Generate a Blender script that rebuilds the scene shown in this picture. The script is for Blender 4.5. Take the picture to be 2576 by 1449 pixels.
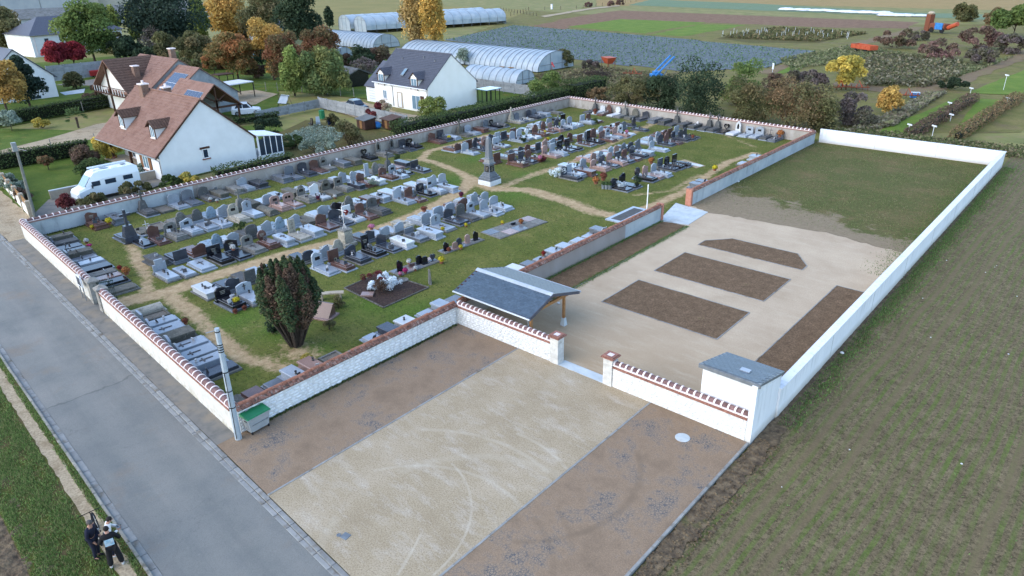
import bpy, bmesh, math, random
import numpy as np
from mathutils import Vector, Matrix
random.seed(7); RNG = np.random.default_rng(7)
for o in list(bpy.data.objects): bpy.data.objects.remove(o)
SC = bpy.context.scene
COL = SC.collection
R = math.radians
# ---------------------------------------------------------------- camera
CAMZ = 20.0
PIT, ROL, YAW = R(24.56), R(-1.18), R(41.55)
FPX, WPX, HPX = 1790.0, 2576.0, 1449.0
_f = np.array([0, math.cos(PIT), -math.sin(PIT)]); _r = np.array([1.0, 0, 0]); _u = np.cross(_r, _f)
_r = _r * math.cos(ROL) + _u * math.sin(ROL); _u = np.cross(_r, _f)
def _tw(v):   # camera-heading frame -> world frame (world X / Y follow the cemetery walls)
    return np.array([v[0] * math.cos(YAW) - v[1] * math.sin(YAW), v[0] * math.sin(YAW) + v[1] * math.cos(YAW), v[2]])
CF, CR, CU = _tw(_f), _tw(_r), _tw(_u)
cam = bpy.data.cameras.new('camera'); camo = bpy.data.objects.new('camera', cam); COL.objects.link(camo)
camo.matrix_world = Matrix(((CR[0], CU[0], -CF[0], 0), (CR[1], CU[1], -CF[1], 0), (CR[2], CU[2], -CF[2], CAMZ), (0, 0, 0, 1)))
cam.sensor_fit = 'HORIZONTAL'; cam.sensor_width = 36; cam.lens = 36 * FPX / WPX; cam.clip_end = 5000; cam.clip_start = .5
SC.camera = camo
# ---------------------------------------------------------------- world, sun, exposure
SUN_AZ = math.atan2(-0.36, -0.93); SUN_EL = R(34)
wo = bpy.data.worlds.new('World'); SC.world = wo; wo.use_nodes = True
wn = wo.node_tree.nodes; wl = wo.node_tree.links
sky = wn.new('ShaderNodeTexSky'); sky.sky_type = 'NISHITA'; sky.sun_disc = False
sky.sun_elevation = SUN_EL; sky.sun_rotation = SUN_AZ; sky.air_density = 1.0; sky.dust_density = 0.6; sky.ozone_density = 1.2
bgn = wn['Background']; wl.new(sky.outputs[0], bgn.inputs[0]); bgn.inputs[1].default_value = 0.15
sun = bpy.data.lights.new('sun', 'SUN'); sun.energy = 0.6; sun.angle = R(80); sun.color = (1, .91, .78)
suno = bpy.data.objects.new('sun', sun); COL.objects.link(suno); suno.location = (0, 0, 60)
_sd = Vector((math.sin(SUN_AZ) * math.cos(SUN_EL), math.cos(SUN_AZ) * math.cos(SUN_EL), math.sin(SUN_EL)))
suno.rotation_euler = (-_sd).to_track_quat('-Z', 'Y').to_euler()
SC.view_settings.view_transform = 'Standard'; SC.view_settings.look = 'None'
SC.view_settings.gamma = 1.0; SC.view_settings.use_curve_mapping = False
SC.view_settings.exposure = 1.93
SC.render.engine = 'CYCLES'
# ---------------------------------------------------------------- helpers
def W(px, py, z=0.0):
    """world X, Y of the point of height z seen at picture position px, py (2576 x 1449 grid)"""
    d = CR * ((px - WPX / 2) / FPX) - CU * ((py - HPX / 2) / FPX) + CF
    t = (z - CAMZ) / d[2]
    return (d[0] * t, d[1] * t)
def lin(c):
    c = c / 255.0
    return c / 12.92 if c <= .04045 else ((c + .055) / 1.055) ** 2.4
def A(r, g, b, k=.6): return (lin(r) * k, lin(g) * k, lin(b) * k)
class NB:
    """small node-graph builder"""
    def __init__(s, name, rough=.8, spec=.3, metallic=0):
        s.m = bpy.data.materials.new(name); s.m.use_nodes = True
        s.t = s.m.node_tree; s.b = s.t.nodes['Principled BSDF']
        s.b.inputs['Roughness'].default_value = rough; s.b.inputs['Specular IOR Level'].default_value = spec
        s.b.inputs['Metallic'].default_value = metallic
        s.tc = s.t.nodes.new('ShaderNodeTexCoord'); s._rnd = None
    def co(s): return s.tc.outputs['Object']
    def rnd(s):
        if not s._rnd: s._rnd = s.t.nodes.new('ShaderNodeObjectInfo')
        return s._rnd.outputs['Random']
    def lk(s, a, b):
        if hasattr(a, 'node'): s.t.links.new(a, b)
        else: b.default_value = a
    def math(s, op, a, b=0.0, clamp=False):
        n = s.t.nodes.new('ShaderNodeMath'); n.operation = op; n.use_clamp = clamp
        s.lk(a, n.inputs[0]); s.lk(b, n.inputs[1]); return n.outputs[0]
    def vmath(s, op, a, b):
        n = s.t.nodes.new('ShaderNodeVectorMath'); n.operation = op
        s.lk(a, n.inputs[0]); s.lk(b, n.inputs[1]); return n.outputs[1 if op in ('DISTANCE', 'LENGTH', 'DOT_PRODUCT') else 0]
    def mapping(s, scale=(1, 1, 1), rot=(0, 0, 0), loc=(0, 0, 0), co=None):
        n = s.t.nodes.new('ShaderNodeMapping'); s.lk(co or s.co(), n.inputs[0])
        n.inputs['Scale'].default_value = scale; n.inputs['Rotation'].default_value = rot; n.inputs['Location'].default_value = loc
        return n.outputs[0]
    def noise(s, scale, detail=5, rough=.6, co=None, out=0, off=True):
        n = s.t.nodes.new('ShaderNodeTexNoise'); n.inputs['Scale'].default_value = scale
        n.inputs['Detail'].default_value = detail; n.inputs['Roughness'].default_value = rough
        s.lk(co or s.co(), n.inputs['Vector']); return n.outputs[out]
    def voro(s, scale, co=None, feature='F1', out=0):
        n = s.t.nodes.new('ShaderNodeTexVoronoi'); n.inputs['Scale'].default_value = scale; n.feature = feature
        s.lk(co or s.co(), n.inputs['Vector']); return n.outputs[out]
    def wave(s, scale, dist=0, co=None, dscale=1.0, profile='SIN', direction='X'):
        n = s.t.nodes.new('ShaderNodeTexWave'); n.inputs['Scale'].default_value = scale; n.bands_direction = direction
        n.inputs['Distortion'].default_value = dist; n.inputs['Detail Scale'].default_value = dscale; n.wave_profile = profile
        s.lk(co or s.co(), n.inputs['Vector']); return n.outputs[1]
    def ramp(s, f, stops):
        n = s.t.nodes.new('ShaderNodeValToRGB'); e = n.color_ramp.elements
        while len(e) < len(stops): e.new(.5)
        for k, (p, c) in enumerate(stops):
            e[k].position = p; e[k].color = (c, c, c, 1) if isinstance(c, (int, float)) else (*c[:3], 1)
        s.lk(f, n.inputs[0]); return n.outputs[0]
    def mix(s, f, a, b, mode='MIX'):
        n = s.t.nodes.new('ShaderNodeMix'); n.data_type = 'RGBA'; n.blend_type = mode
        s.lk(f, n.inputs[0])
        for v, i in ((a, 6), (b, 7)):
            if hasattr(v, 'node'): s.t.links.new(v, n.inputs[i])
            else: n.inputs[i].default_value = (*v[:3], 1)
        return n.outputs[2]
    def sep(s, co=None):
        n = s.t.nodes.new('ShaderNodeSeparateXYZ'); s.lk(co or s.co(), n.inputs[0]); return n.outputs
    def comb(s, x, y, z=0.0):
        n = s.t.nodes.new('ShaderNodeCombineXYZ')
        for a, i in ((x, 0), (y, 1), (z, 2)): s.lk(a, n.inputs[i])
        return n.outputs[0]
    def attr(s, name, out=0):
        n = s.t.nodes.new('ShaderNodeAttribute'); n.attribute_name = name; return n.outputs[out]
    def bump(s, h, strength=.3, dist=.02):
        n = s.t.nodes.new('ShaderNodeBump'); n.inputs['Strength'].default_value = strength; n.inputs['Distance'].default_value = dist
        s.lk(h, n.inputs['Height']); s.t.links.new(n.outputs[0], s.b.inputs['Normal']); return n
    def color(s, c):
        if hasattr(c, 'node'): s.t.links.new(c, s.b.inputs['Base Color'])
        else: s.b.inputs['Base Color'].default_value = (*c[:3], 1)
        return s
    def rough(s, c): s.lk(c, s.b.inputs['Roughness']); return s
def mat(name, cols, scale=4., rough=.85, bump=.25, bscale=60., spec=.25, rnd=0.0, stain=None, metallic=0, detail=6, bdist=.01, lo=.32, hi=.68):
    n = NB(name, rough, spec, metallic)
    co = n.co()
    if rnd:
        co = n.vmath('ADD', co, n.comb(n.math('MULTIPLY', n.rnd(), 97.0), n.math('MULTIPLY', n.rnd(), 53.0)))
    f = n.noise(scale, detail, .62, co)
    k = len(cols)
    c = n.ramp(f, [(lo + (hi - lo) * i / max(1, k - 1), cols[i]) for i in range(k)]) if k > 1 else cols[0]
    if stain:
        sc, ss, a, b = stain
        c = n.mix(n.ramp(n.noise(ss, 5, .6, co), [(a, 0), (b, 1)]), c, sc)
    if rnd:
        c = n.mix(1.0, c, n.ramp(n.rnd(), [(0, 1 - rnd), (1, 1 + rnd)]), 'MULTIPLY')
    n.color(c)
    if bump: n.bump(n.noise(bscale, 3, .6, co), bump, bdist)
    return n.m
class MB:
    def __init__(s): s.v = []; s.f = []
    def add(s, vs, fs):
        k = len(s.v); s.v += [tuple(map(float, p)) for p in vs]; s.f += [tuple(i + k for i in q) for q in fs]; return s
    def box(s, x0, x1, y0, y1, z0, z1):
        return s.add([(x0, y0, z0), (x1, y0, z0), (x1, y1, z0), (x0, y1, z0), (x0, y0, z1), (x1, y0, z1), (x1, y1, z1), (x0, y1, z1)],
                     [(0, 3, 2, 1), (4, 5, 6, 7), (0, 1, 5, 4), (1, 2, 6, 5), (2, 3, 7, 6), (3, 0, 4, 7)])
    def cbox(s, c, d): return s.box(c[0] - d[0] / 2, c[0] + d[0] / 2, c[1] - d[1] / 2, c[1] + d[1] / 2, c[2] - d[2] / 2, c[2] + d[2] / 2)
    def hexa(s, p): return s.add(p, [(0, 3, 2, 1), (4, 5, 6, 7), (0, 1, 5, 4), (1, 2, 6, 5), (2, 3, 7, 6), (3, 0, 4, 7)])
    def bbox(s, x0, x1, y0, y1, z0, z1, b):
        """box with a bevelled top edge"""
        vs = [(x0, y0, z0), (x1, y0, z0), (x1, y1, z0), (x0, y1, z0), (x0, y0, z1 - b), (x1, y0, z1 - b), (x1, y1, z1 - b), (x0, y1, z1 - b),
              (x0 + b, y0 + b, z1), (x1 - b, y0 + b, z1), (x1 - b, y1 - b, z1), (x0 + b, y1 - b, z1)]
        fs = [(0, 3, 2, 1), (8, 9, 10, 11)]
        for i in range(4):
            j = (i + 1) % 4; fs += [(i, j, j + 4, i + 4), (i + 4, j + 4, j + 8, i + 8)]
        return s.add(vs, fs)
    def poly(s, pts, z=None): return s.add([(p[0], p[1], p[2] if z is None else z) for p in pts], [tuple(range(len(pts)))])
    def prism(s, pts, z0, z1):
        n = len(pts)
        vs = [(p[0], p[1], z0) for p in pts] + [(p[0], p[1], z1) for p in pts]
        return s.add(vs, [tuple(range(n))[::-1], tuple(range(n, 2 * n))] + [(i, (i + 1) % n, (i + 1) % n + n, i + n) for i in range(n)])
    def xprism(s, prof, x0, x1):
        """profile in (y, z) extruded along x"""
        n = len(prof)
        vs = [(x0, p[0], p[1]) for p in prof] + [(x1, p[0], p[1]) for p in prof]
        return s.add(vs, [tuple(range(n)), tuple(range(n, 2 * n))[::-1]] + [(i, i + n, (i + 1) % n + n, (i + 1) % n) for i in range(n)])
    def yprism(s, prof, y0, y1):
        n = len(prof)
        vs = [(p[0], y0, p[1]) for p in prof] + [(p[0], y1, p[1]) for p in prof]
        return s.add(vs, [tuple(range(n))[::-1], tuple(range(n, 2 * n))] + [(i, (i + 1) % n, (i + 1) % n + n, i + n) for i in range(n)])
    def tube(s, pts, rad, n=8, cap=True):
        pts = [Vector(p) for p in pts]; m = len(pts)
        rad = [rad] * m if isinstance(rad, (int, float)) else rad
        base = len(s.v); up = None
        for i, p in enumerate(pts):
            d = (pts[min(i + 1, m - 1)] - pts[max(i - 1, 0)]).normalized()
            a = d.cross(Vector((0, 0, 1)) if abs(d.z) < .9 else Vector((1, 0, 0))).normalized(); b = d.cross(a)
            for k in range(n):
                t = 2 * math.pi * k / n
                s.v.append(tuple(p + a * math.cos(t) * rad[i] + b * math.sin(t) * rad[i]))
        for i in range(m - 1):
            for k in range(n):
                k2 = (k + 1) % n
                s.f.append((base + i * n + k, base + i * n + k2, base + (i + 1) * n + k2, base + (i + 1) * n + k))
        if cap:
            s.f.append(tuple(base + k for k in range(n))[::-1]); s.f.append(tuple(base + (m - 1) * n + k for k in range(n)))
        return s
    def lathe(s, prof, n=12, c=(0, 0)):
        base = len(s.v)
        for r, z in prof:
            for k in range(n):
                t = 2 * math.pi * k / n; s.v.append((c[0] + r * math.cos(t), c[1] + r * math.sin(t), z))
        for i in range(len(prof) - 1):
            for k in range(n):
                k2 = (k + 1) % n; s.f.append((base + i * n + k, base + i * n + k2, base + (i + 1) * n + k2, base + (i + 1) * n + k))
        s.f.append(tuple(base + k for k in range(n))[::-1]); s.f.append(tuple(base + (len(prof) - 1) * n + k for k in range(n)))
        return s
    def ellipsoid(s, c, r, n=10, m=6):
        return s.lathe2(c, r, n, m)
    def lathe2(s, c, r, n, m):
        base = len(s.v)
        for i in range(m + 1):
            ph = -math.pi / 2 + math.pi * i / m
            for k in range(n):
                t = 2 * math.pi * k / n
                s.v.append((c[0] + r[0] * math.cos(ph) * math.cos(t), c[1] + r[1] * math.cos(ph) * math.sin(t), c[2] + r[2] * math.sin(ph)))
        for i in range(m):
            for k in range(n):
                k2 = (k + 1) % n; s.f.append((base + i * n + k, base + i * n + k2, base + (i + 1) * n + k2, base + (i + 1) * n + k))
        return s
    def mesh(s, name):
        me = bpy.data.meshes.new(name); me.from_pydata(s.v, [], s.f); me.update(); return me
    def obj(s, name, m, parent=None, loc=(0, 0, 0), rot=0, smooth=False):
        me = s.mesh(name)
        if smooth: me.polygons.foreach_set('use_smooth', [True] * len(me.polygons))
        return link(name, me, m, parent, loc, rot)
def link(name, me, m=None, parent=None, loc=(0, 0, 0), rot=0):
    if m is not None and not me.materials: me.materials.append(m)
    o = bpy.data.objects.new(name, me); COL.objects.link(o); o.location = loc
    o.rotation_euler = rot if isinstance(rot, (tuple, list)) else (0, 0, rot)
    if parent: o.parent = parent
    return o
def tag(o, label=None, cat=None, group=None, kind=None):
    if label: o['label'] = label
    if cat: o['category'] = cat
    if group: o['group'] = group
    if kind: o['kind'] = kind
    return o
def thing(name, label, cat, loc=(0, 0, 0), rotz=0, group=None):
    o = bpy.data.objects.new(name, None); COL.objects.link(o); o.empty_display_size = .3
    o.location = loc; o.rotation_euler = (0, 0, rotz); return tag(o, label, cat, group)
def struct(o): o['kind'] = 'structure'; return o
def copy_tree(o, parent=None, loc=None, rotz=None):
    c = o.copy(); COL.objects.link(c)
    if parent: c.parent = parent
    if loc is not None: c.location = loc
    if rotz is not None: c.rotation_euler = (0, 0, rotz)
    for ch in list(o.children): copy_tree(ch, c)
    return c
def ordinal(k):
    return ['first', 'second', 'third', 'fourth', 'fifth', 'sixth', 'seventh', 'eighth', 'ninth', 'tenth', 'eleventh', 'twelfth', 'thirteenth', 'fourteenth', 'fifteenth', 'sixteenth', 'seventeenth', 'eighteenth', 'nineteenth', 'twentieth'][k - 1] if k <= 20 else \
        ('twenty-' + ordinal(k - 20) if k < 30 else ('thirtieth' if k == 30 else 'thirty-' + ordinal(k - 30)))
def AG(r, g, b): c = A(r, g, b, .84); return (c[0] * 1.16, c[1] * 1.04, c[2] * .8)
def PX(pts, z=0.0): return [W(x, y, z) for x, y in pts]
def dens(p, closed=True, step=2.0):
    """subdivide a polygon outline"""
    out = []
    for i in range(len(p)):
        a = p[i]; b = p[(i + 1) % len(p)]; k = max(1, int(math.hypot(b[0] - a[0], b[1] - a[1]) / step))
        out += [(a[0] + (b[0] - a[0]) * j / k, a[1] + (b[1] - a[1]) * j / k) for j in range(k)]
    return out
def jag(p, amp, step=.6, seed=1):
    """ragged outline for natural edges"""
    rr = random.Random(seed)
    return [(a + rr.uniform(-amp, amp), b + rr.uniform(-amp, amp)) for a, b in dens(p, step=step)]
# ================================================================ materials
M = {}
def C8(*c): return A(*c)
M['road'] = None
def build_materials():
    # asphalt road: blue-grey, worn lanes, repaired length, fine cracks
    n = NB('asphalt', .8, .3)
    x, y, z = n.sep()
    base = n.ramp(n.noise(.35, 7, .66), [(.3, A(126, 127, 122)), (.5, A(146, 144, 135)), (.72, A(164, 158, 147))])
    v = n.math('ADD', n.math('MULTIPLY', x, .0725), y)
    lane = n.math('ADD', n.math('MULTIPLY', n.math('SINE', n.math('MULTIPLY', v, 3.3)), .5), .5)
    base = n.mix(n.math('MULTIPLY', lane, .28), base, A(174, 168, 157))
    streak = n.noise(.5, 5, .65, n.comb(n.math('MULTIPLY', x, .12), n.math('MULTIPLY', v, 1.6)))
    base = n.mix(n.ramp(streak, [(.5, 0), (.7, .45)]), base, A(122, 121, 116)); base = n.mix(n.ramp(streak, [(.28, .5), (.42, 0)]), base, A(181, 173, 159))
    base = n.mix(n.ramp(n.noise(.3, 5, .7), [(.55, 0), (.7, .55)]), base, A(159, 137, 114))
    edge = n.math('ABSOLUTE', n.math('SUBTRACT', v, 6.45)); base = n.mix(n.ramp(n.math('ADD', edge, n.math('MULTIPLY', n.noise(.8, 4), .9)), [(2.0, 0), (2.6, .45)]), base, A(164, 146, 122))
    seam = n.math('ADD', x, n.math('MULTIPLY', n.noise(.6, 3), 1.2)); base = n.mix(n.math('MULTIPLY', n.math('GREATER_THAN', seam, -37.2), .22), base, A(122, 125, 122))
    base = n.mix(n.ramp(n.math('ABSOLUTE', n.math('ADD', seam, 37.2)), [(.02, .55), (.07, 0)]), base, A(92, 92, 88))
    grit = n.noise(26, 3, .85); base = n.mix(n.ramp(grit, [(.36, .42), (.58, 0)]), base, A(100, 100, 96)); base = n.mix(n.ramp(n.noise(9, 4, .8), [(.6, 0), (.75, .35)]), base, A(194, 185, 171))
    crack = n.ramp(n.voro(.2, n.vmath('ADD', n.mapping(scale=(1.3, .6, 1)), n.noise(1.5, 4, .6, out=1)), 'DISTANCE_TO_EDGE'), [(0, .35), (.004, 0)])
    crack = n.math('MULTIPLY', crack, n.ramp(n.noise(.2, 2), [(.45, 0), (.6, 1)]))
    base = n.mix(crack, base, A(92, 89, 86)); n.color(base); n.bump(grit, .4, .01); M['road'] = n.m
    M['sidewalk'] = mat('old_asphalt', [A(120, 118, 112), A(138, 134, 126), A(150, 142, 130)], 1.6, .9, .5, 40, stain=(A(166, 150, 128), .5, .5, .7))
    M['kerb'] = mat('kerb_concrete', [A(152, 148, 136), A(176, 170, 158)], 3, .9, .4, 40, rnd=.14, stain=(A(96, 92, 74), 2.5, .56, .7))
    M['gutter'] = mat('gutter_concrete', [A(150, 150, 146), A(176, 174, 168)], 2, .9, .4, 40, rnd=.1, stain=(A(124, 114, 98), 1.4, .52, .7))
    M['concrete'] = mat('pale_concrete', [A(176, 184, 186, .8), A(200, 206, 206, .8)], 1.5, .85, .2, 50, stain=(A(178, 172, 162, .7), .9, .56, .74))
    M['gravel'] = mat('path_gravel', [AG(128, 118, 106), AG(154, 144, 132), AG(176, 166, 152)], 9, .95, .6, 30, stain=(AG(120, 106, 90), .8, .5, .75))
    n = NB('verge_grass', .95, .1)
    c = n.ramp(n.noise(1.4, 6, .7), [(.3, AG(58, 62, 36)), (.5, AG(76, 86, 44)), (.7, AG(98, 98, 58))])
    c = n.mix(n.ramp(n.noise(.9, 6, .75), [(.46, 0), (.62, .9)]), c, AG(92, 82, 66)); n.color(c); n.bump(n.noise(30, 3, .7), .8, .04); M['verge'] = n.m
    M['dirt'] = mat('ploughed_soil', [AG(62, 54, 48), AG(92, 82, 72), AG(118, 106, 92)], 3.2, .95, 1.0, 7, bdist=.08, stain=(AG(84, 90, 54), .7, .62, .76))
    # cemetery lawn with worn earth tracks (mask painted on the mesh)
    n = NB('cemetery_lawn', .95, .1)
    g = n.ramp(n.noise(.35, 8, .72), [(.28, AG(70, 82, 42)), (.44, AG(88, 100, 50)), (.6, AG(106, 110, 64)), (.76, AG(138, 124, 92))])
    g = n.mix(n.ramp(n.noise(4.5, 5, .8), [(.32, .75), (.56, 0)]), g, AG(52, 60, 32)); g = n.mix(n.ramp(n.noise(11, 3, .8), [(.56, 0), (.72, .5)]), g, AG(136, 134, 84))
    g = n.mix(n.math('MULTIPLY', n.attr('lush', 2), .8), g, n.ramp(n.noise(7, 4, .75), [(.32, AG(48, 72, 28)), (.5, AG(72, 102, 40)), (.7, AG(100, 124, 58))]))
    d = n.ramp(n.noise(1.6, 7, .7), [(.3, AG(136, 120, 102)), (.5, AG(166, 148, 128)), (.72, AG(188, 172, 152))])
    d = n.mix(n.ramp(n.noise(9, 4, .75), [(.54, 0), (.68, .7)]), d, AG(118, 102, 80))
    mk = n.math('ADD', n.attr('path', 2), n.math('MULTIPLY', n.math('SUBTRACT', n.noise(2.2, 7, .82), .5), 2.4))
    mk = n.math('ADD', mk, n.math('MULTIPLY', n.math('SUBTRACT', n.noise(.23, 3, .6), .5), .8))
    mk = n.ramp(mk, [(.4, 0), (.85, .95)])
    n.color(n.mix(mk, g, d)); n.bump(n.noise(16, 4, .75), .8, .03); M['lawn'] = n.m
    # stabilised sand of the car park centre, with pale tyre scuffs
    n = NB('stabilised_sand', .95, .15)
    c = n.ramp(n.noise(.4, 8, .7), [(.3, AG(145, 135, 122)), (.5, AG(159, 150, 138)), (.7, AG(172, 164, 156))])
    c = n.mix(n.ramp(n.noise(1.1, 7, .75, n.mapping(scale=(.5, 1.3, 1), rot=(0, 0, .5))), [(.5, 0), (.68, .8)]), c, AG(181, 178, 180))
    c = n.mix(n.ramp(n.noise(15, 4, .85), [(.4, .7), (.54, 0)]), c, AG(120, 108, 97)); c = n.mix(n.ramp(n.noise(24, 3, .8), [(.56, 0), (.68, .6)]), c, AG(190, 188, 188))
    n.color(scuffs(n, c, RINGS_C, AG(186, 184, 185), 1)); n.bump(n.noise(30, 3, .7), .4, .012); M['sand'] = n.m
    # gravel filled honeycomb bays
    n = NB('honeycomb_bay', .95, .15)
    c = n.ramp(n.noise(.5, 8, .72), [(.28, AG(120, 106, 97)), (.5, AG(146, 129, 118)), (.72, AG(165, 149, 139))])
    c = n.mix(n.ramp(n.noise(18, 4, .85), [(.36, .7), (.58, 0)]), c, AG(95, 84, 77)); c = n.mix(n.ramp(n.noise(26, 3, .8), [(.6, 0), (.74, .5)]), c, AG(184, 169, 160))
    hexa = n.ramp(n.voro(9, None, 'DISTANCE_TO_EDGE'), [(.04, 1), (.14, 0)])
    patch = n.ramp(n.noise(.5, 5, .75), [(.5, 0.1), (.63, 1)])
    c = n.mix(n.math('MULTIPLY', patch, .35), c, AG(116, 114, 118)); c = n.mix(n.math('MULTIPLY', hexa, patch), c, AG(81, 86, 99))
    n.color(scuffs(n, c, RINGS_B, AG(109, 98, 91), 3)); n.bump(n.noise(40, 3, .7), .6, .015); M['bay'] = n.m
    n = NB('extension_gravel', .95, .15)
    c = n.ramp(n.noise(.22, 8, .68), [(.3, AG(162, 150, 141)), (.5, AG(177, 166, 159)), (.7, AG(190, 180, 173))])
    yy = n.sep()[1]
    c = n.mix(n.ramp(n.math('DIVIDE', n.math('ADD', n.math('SUBTRACT', yy, 26.0), n.math('MULTIPLY', n.noise(.3, 4), 4.0)), 13.0), [(.1, .85), (1, 0)]), c, AG(151, 135, 118))
    c = n.mix(n.ramp(n.noise(1.2, 6, .75, n.mapping(scale=(.3, 1.4, 1), rot=(0, 0, .4))), [(.5, 0), (.68, .35)]), c, AG(195, 190, 186))
    c = n.mix(n.ramp(n.noise(13, 4, .85), [(.36, .5), (.58, 0)]), c, AG(140, 126, 111)); n.color(c); n.bump(n.noise(30, 3, .7), .4, .012); M['egravel'] = n.m
    n = NB('bed_soil', .95, .1)
    c = n.ramp(n.noise(1.5, 8, .75), [(.3, AG(89, 75, 65)), (.5, AG(112, 96, 84)), (.7, AG(133, 114, 102))])
    c = n.mix(n.ramp(n.noise(9, 4, .85), [(.36, .8), (.56, 0)]), c, AG(68, 55, 47)); c = n.mix(n.ramp(n.noise(.7, 6, .8), [(.62, 0), (.72, .6)]), c, AG(93, 96, 58)); n.color(c); n.bump(n.noise(14, 4, .8), .9, .04); M['soil'] = n.m
    n = NB('young_lawn', .95, .1)
    c = n.ramp(n.noise(.2, 8, .74), [(.3, AG(119, 106, 85)), (.42, AG(104, 100, 72)), (.54, AG(85, 94, 57)), (.62, AG(100, 98, 68)), (.74, AG(127, 110, 93))])
    c = n.mix(n.ramp(n.noise(4, 5, .85), [(.34, .75), (.56, 0)]), c, AG(55, 58, 37)); c = n.mix(n.ramp(n.noise(9, 3, .8), [(.58, 0), (.72, .5)]), c, AG(127, 124, 98))
    x, y, z = n.sep(); t = n.math('ADD', n.math('ADD', n.math('SUBTRACT', y, 60.0), n.math('MULTIPLY', n.math('ADD', x, 19.0), .28)), n.math('MULTIPLY', n.math('SUBTRACT', n.noise(.3, 6, .75), .5), 14.0))
    c = n.mix(n.ramp(t, [(.0, 1), (1, 0)]), c, n.ramp(n.noise(3, 6, .8), [(.3, AG(114, 105, 95)), (.7, AG(142, 133, 123))])); n.color(c); n.bump(n.noise(14, 4, .8), .9, .05); M['ylawn'] = n.m
    M['cgrass'] = mat('edge_grass', [AG(56, 84, 34), AG(84, 116, 50)], 4, .95, .9, 20, bdist=.04)
    M['fgreen'] = mat('meadow', [AG(92, 100, 58), AG(112, 116, 70), AG(132, 126, 86)], .2, .95, .6, 2, bdist=.1, stain=(AG(122, 112, 86), .3, .5, .7))
    # walls
    n = NB('white_render', .85, .2)
    c = n.ramp(n.noise(2, 6, .7), [(.3, A(226, 222, 212, .58)), (.6, A(240, 238, 232, .58))])
    zz = n.sep()[2]
    c = n.mix(n.math('MULTIPLY', n.ramp(n.noise(3, 5, .7), [(.45, 0), (.6, 1)]), n.ramp(zz, [(0, .8), (.6, .12)])), c, A(196, 184, 160))
    n.color(c); n.bump(n.noise(9, 5, .75), .8, .03); M['wrender'] = n.m
    n = NB('grey_render', .9, .2)
    c = n.ramp(n.noise(.5, 6, .65), [(.3, A(168, 160, 152)), (.6, A(190, 182, 172))])
    c = n.mix(n.ramp(n.noise(1.4, 6, .7, n.mapping(scale=(1, 1, .3))), [(.5, 0), (.68, .7)]), c, A(210, 206, 200))
    c = n.mix(n.math('MULTIPLY', n.ramp(n.noise(1.1, 6, .75), [(.5, 0), (.62, 1)]), n.ramp(n.sep()[2], [(0, .9), (.9, .2)])), c, A(140, 130, 116))
    n.color(c); n.bump(n.noise(10, 5, .7), .5, .02); M['grender'] = n.m
    n = NB('blue_white_render', .9, .2)
    c = n.ramp(n.noise(.6, 6, .65), [(.3, A(176, 186, 190)), (.6, A(208, 214, 216))])
    c = n.mix(n.ramp(n.noise(1.6, 6, .7, n.mapping(scale=(1, 1, .25))), [(.55, 0), (.72, .6)]), c, A(140, 142, 140))
    n.color(c); n.bump(n.noise(10, 5, .7), .4, .02); M['brender'] = n.m
    n = NB('grey_brown_render', .9, .2)
    c = n.ramp(n.noise(.6, 5, .6, n.mapping(scale=(1, 1, .3))), [(.3, A(168, 156, 148)), (.6, A(184, 174, 168))])
    c = n.mix(n.ramp(n.math('ADD', n.sep()[2], n.math('MULTIPLY', n.noise(1.2, 4), .3)), [(.2, .55), (.42, 0)]), c, A(150, 136, 112))
    n.color(c); n.bump(n.noise(30, 3, .7), .2, .01); M['nrender'] = n.m
    n = NB('white_new_render', .85, .2); c = n.ramp(n.noise(.6, 6, .65), [(.35, A(234, 236, 238, .72)), (.65, A(246, 247, 248, .72))]); zz = n.sep()[2]
    c = n.mix(n.math('MULTIPLY', n.ramp(n.math('ADD', zz, n.math('MULTIPLY', n.noise(1.5, 5, .7), .35)), [(.2, 1), (.62, 0)]), .7), c, A(184, 178, 166, .7)); c = n.mix(n.math('MULTIPLY', n.ramp(n.noise(2.2, 5, .7, n.mapping(scale=(2, 2, .12))), [(.5, 0), (.68, .6)]), n.ramp(zz, [(.4, 0), (1.45, 1)])), c, A(204, 206, 206, .7)); n.color(c); n.bump(n.noise(60, 3, .7), .15, .01); M['white'] = n.m
    M['stonew'] = mat('limewashed_stone', [A(222, 224, 224, .74), A(236, 238, 238, .78), A(246, 247, 247, .8)], 3, .85, .8, 12, bdist=.03, rnd=.07, stain=(A(190, 190, 186, .66), 4, .6, .74))
    M['stonen'] = mat('new_limestone_sun_dimmed', [A(226, 226, 222, .6), A(240, 240, 238, .66), A(248, 248, 246, .68)], 3, .85, .7, 12, bdist=.02, rnd=.07, stain=(A(214, 208, 198, .56), 4, .58, .74))  # darker copy of the white stone, sunlight on these walls offset in its colour
    M['mortarn'] = mat('lime_mortar_sun_dimmed', [A(224, 222, 218, .58), A(238, 236, 232, .62)], 4, .9, .6, 25)  # mortar likewise toned down in colour for the sun-facing walls
    M['mortarw'] = mat('white_mortar', [A(216, 216, 214, .72), A(234, 234, 232, .76)], 4, .9, .6, 25, stain=(A(200, 196, 190, .8), 6, .6, .75))
    M['brick'] = mat('coping_brick', [A(140, 94, 80), A(166, 116, 100), A(182, 136, 120)], 8, .9, .3, 60, rnd=.16)
    M['band'] = mat('brick_band', [A(156, 116, 106), A(180, 142, 132)], 6, .9, .4, 40)
    M['tile'] = mat('canal_tile', [A(112, 84, 80), A(134, 102, 98), A(150, 118, 114)], 5, .85, .3, 60, rnd=.15)
    M['rib'] = mat('mortar_rib', [A(222, 206, 202, .8), A(240, 228, 224, .8)], 6, .9, .4, 40, rnd=.05)
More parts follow.
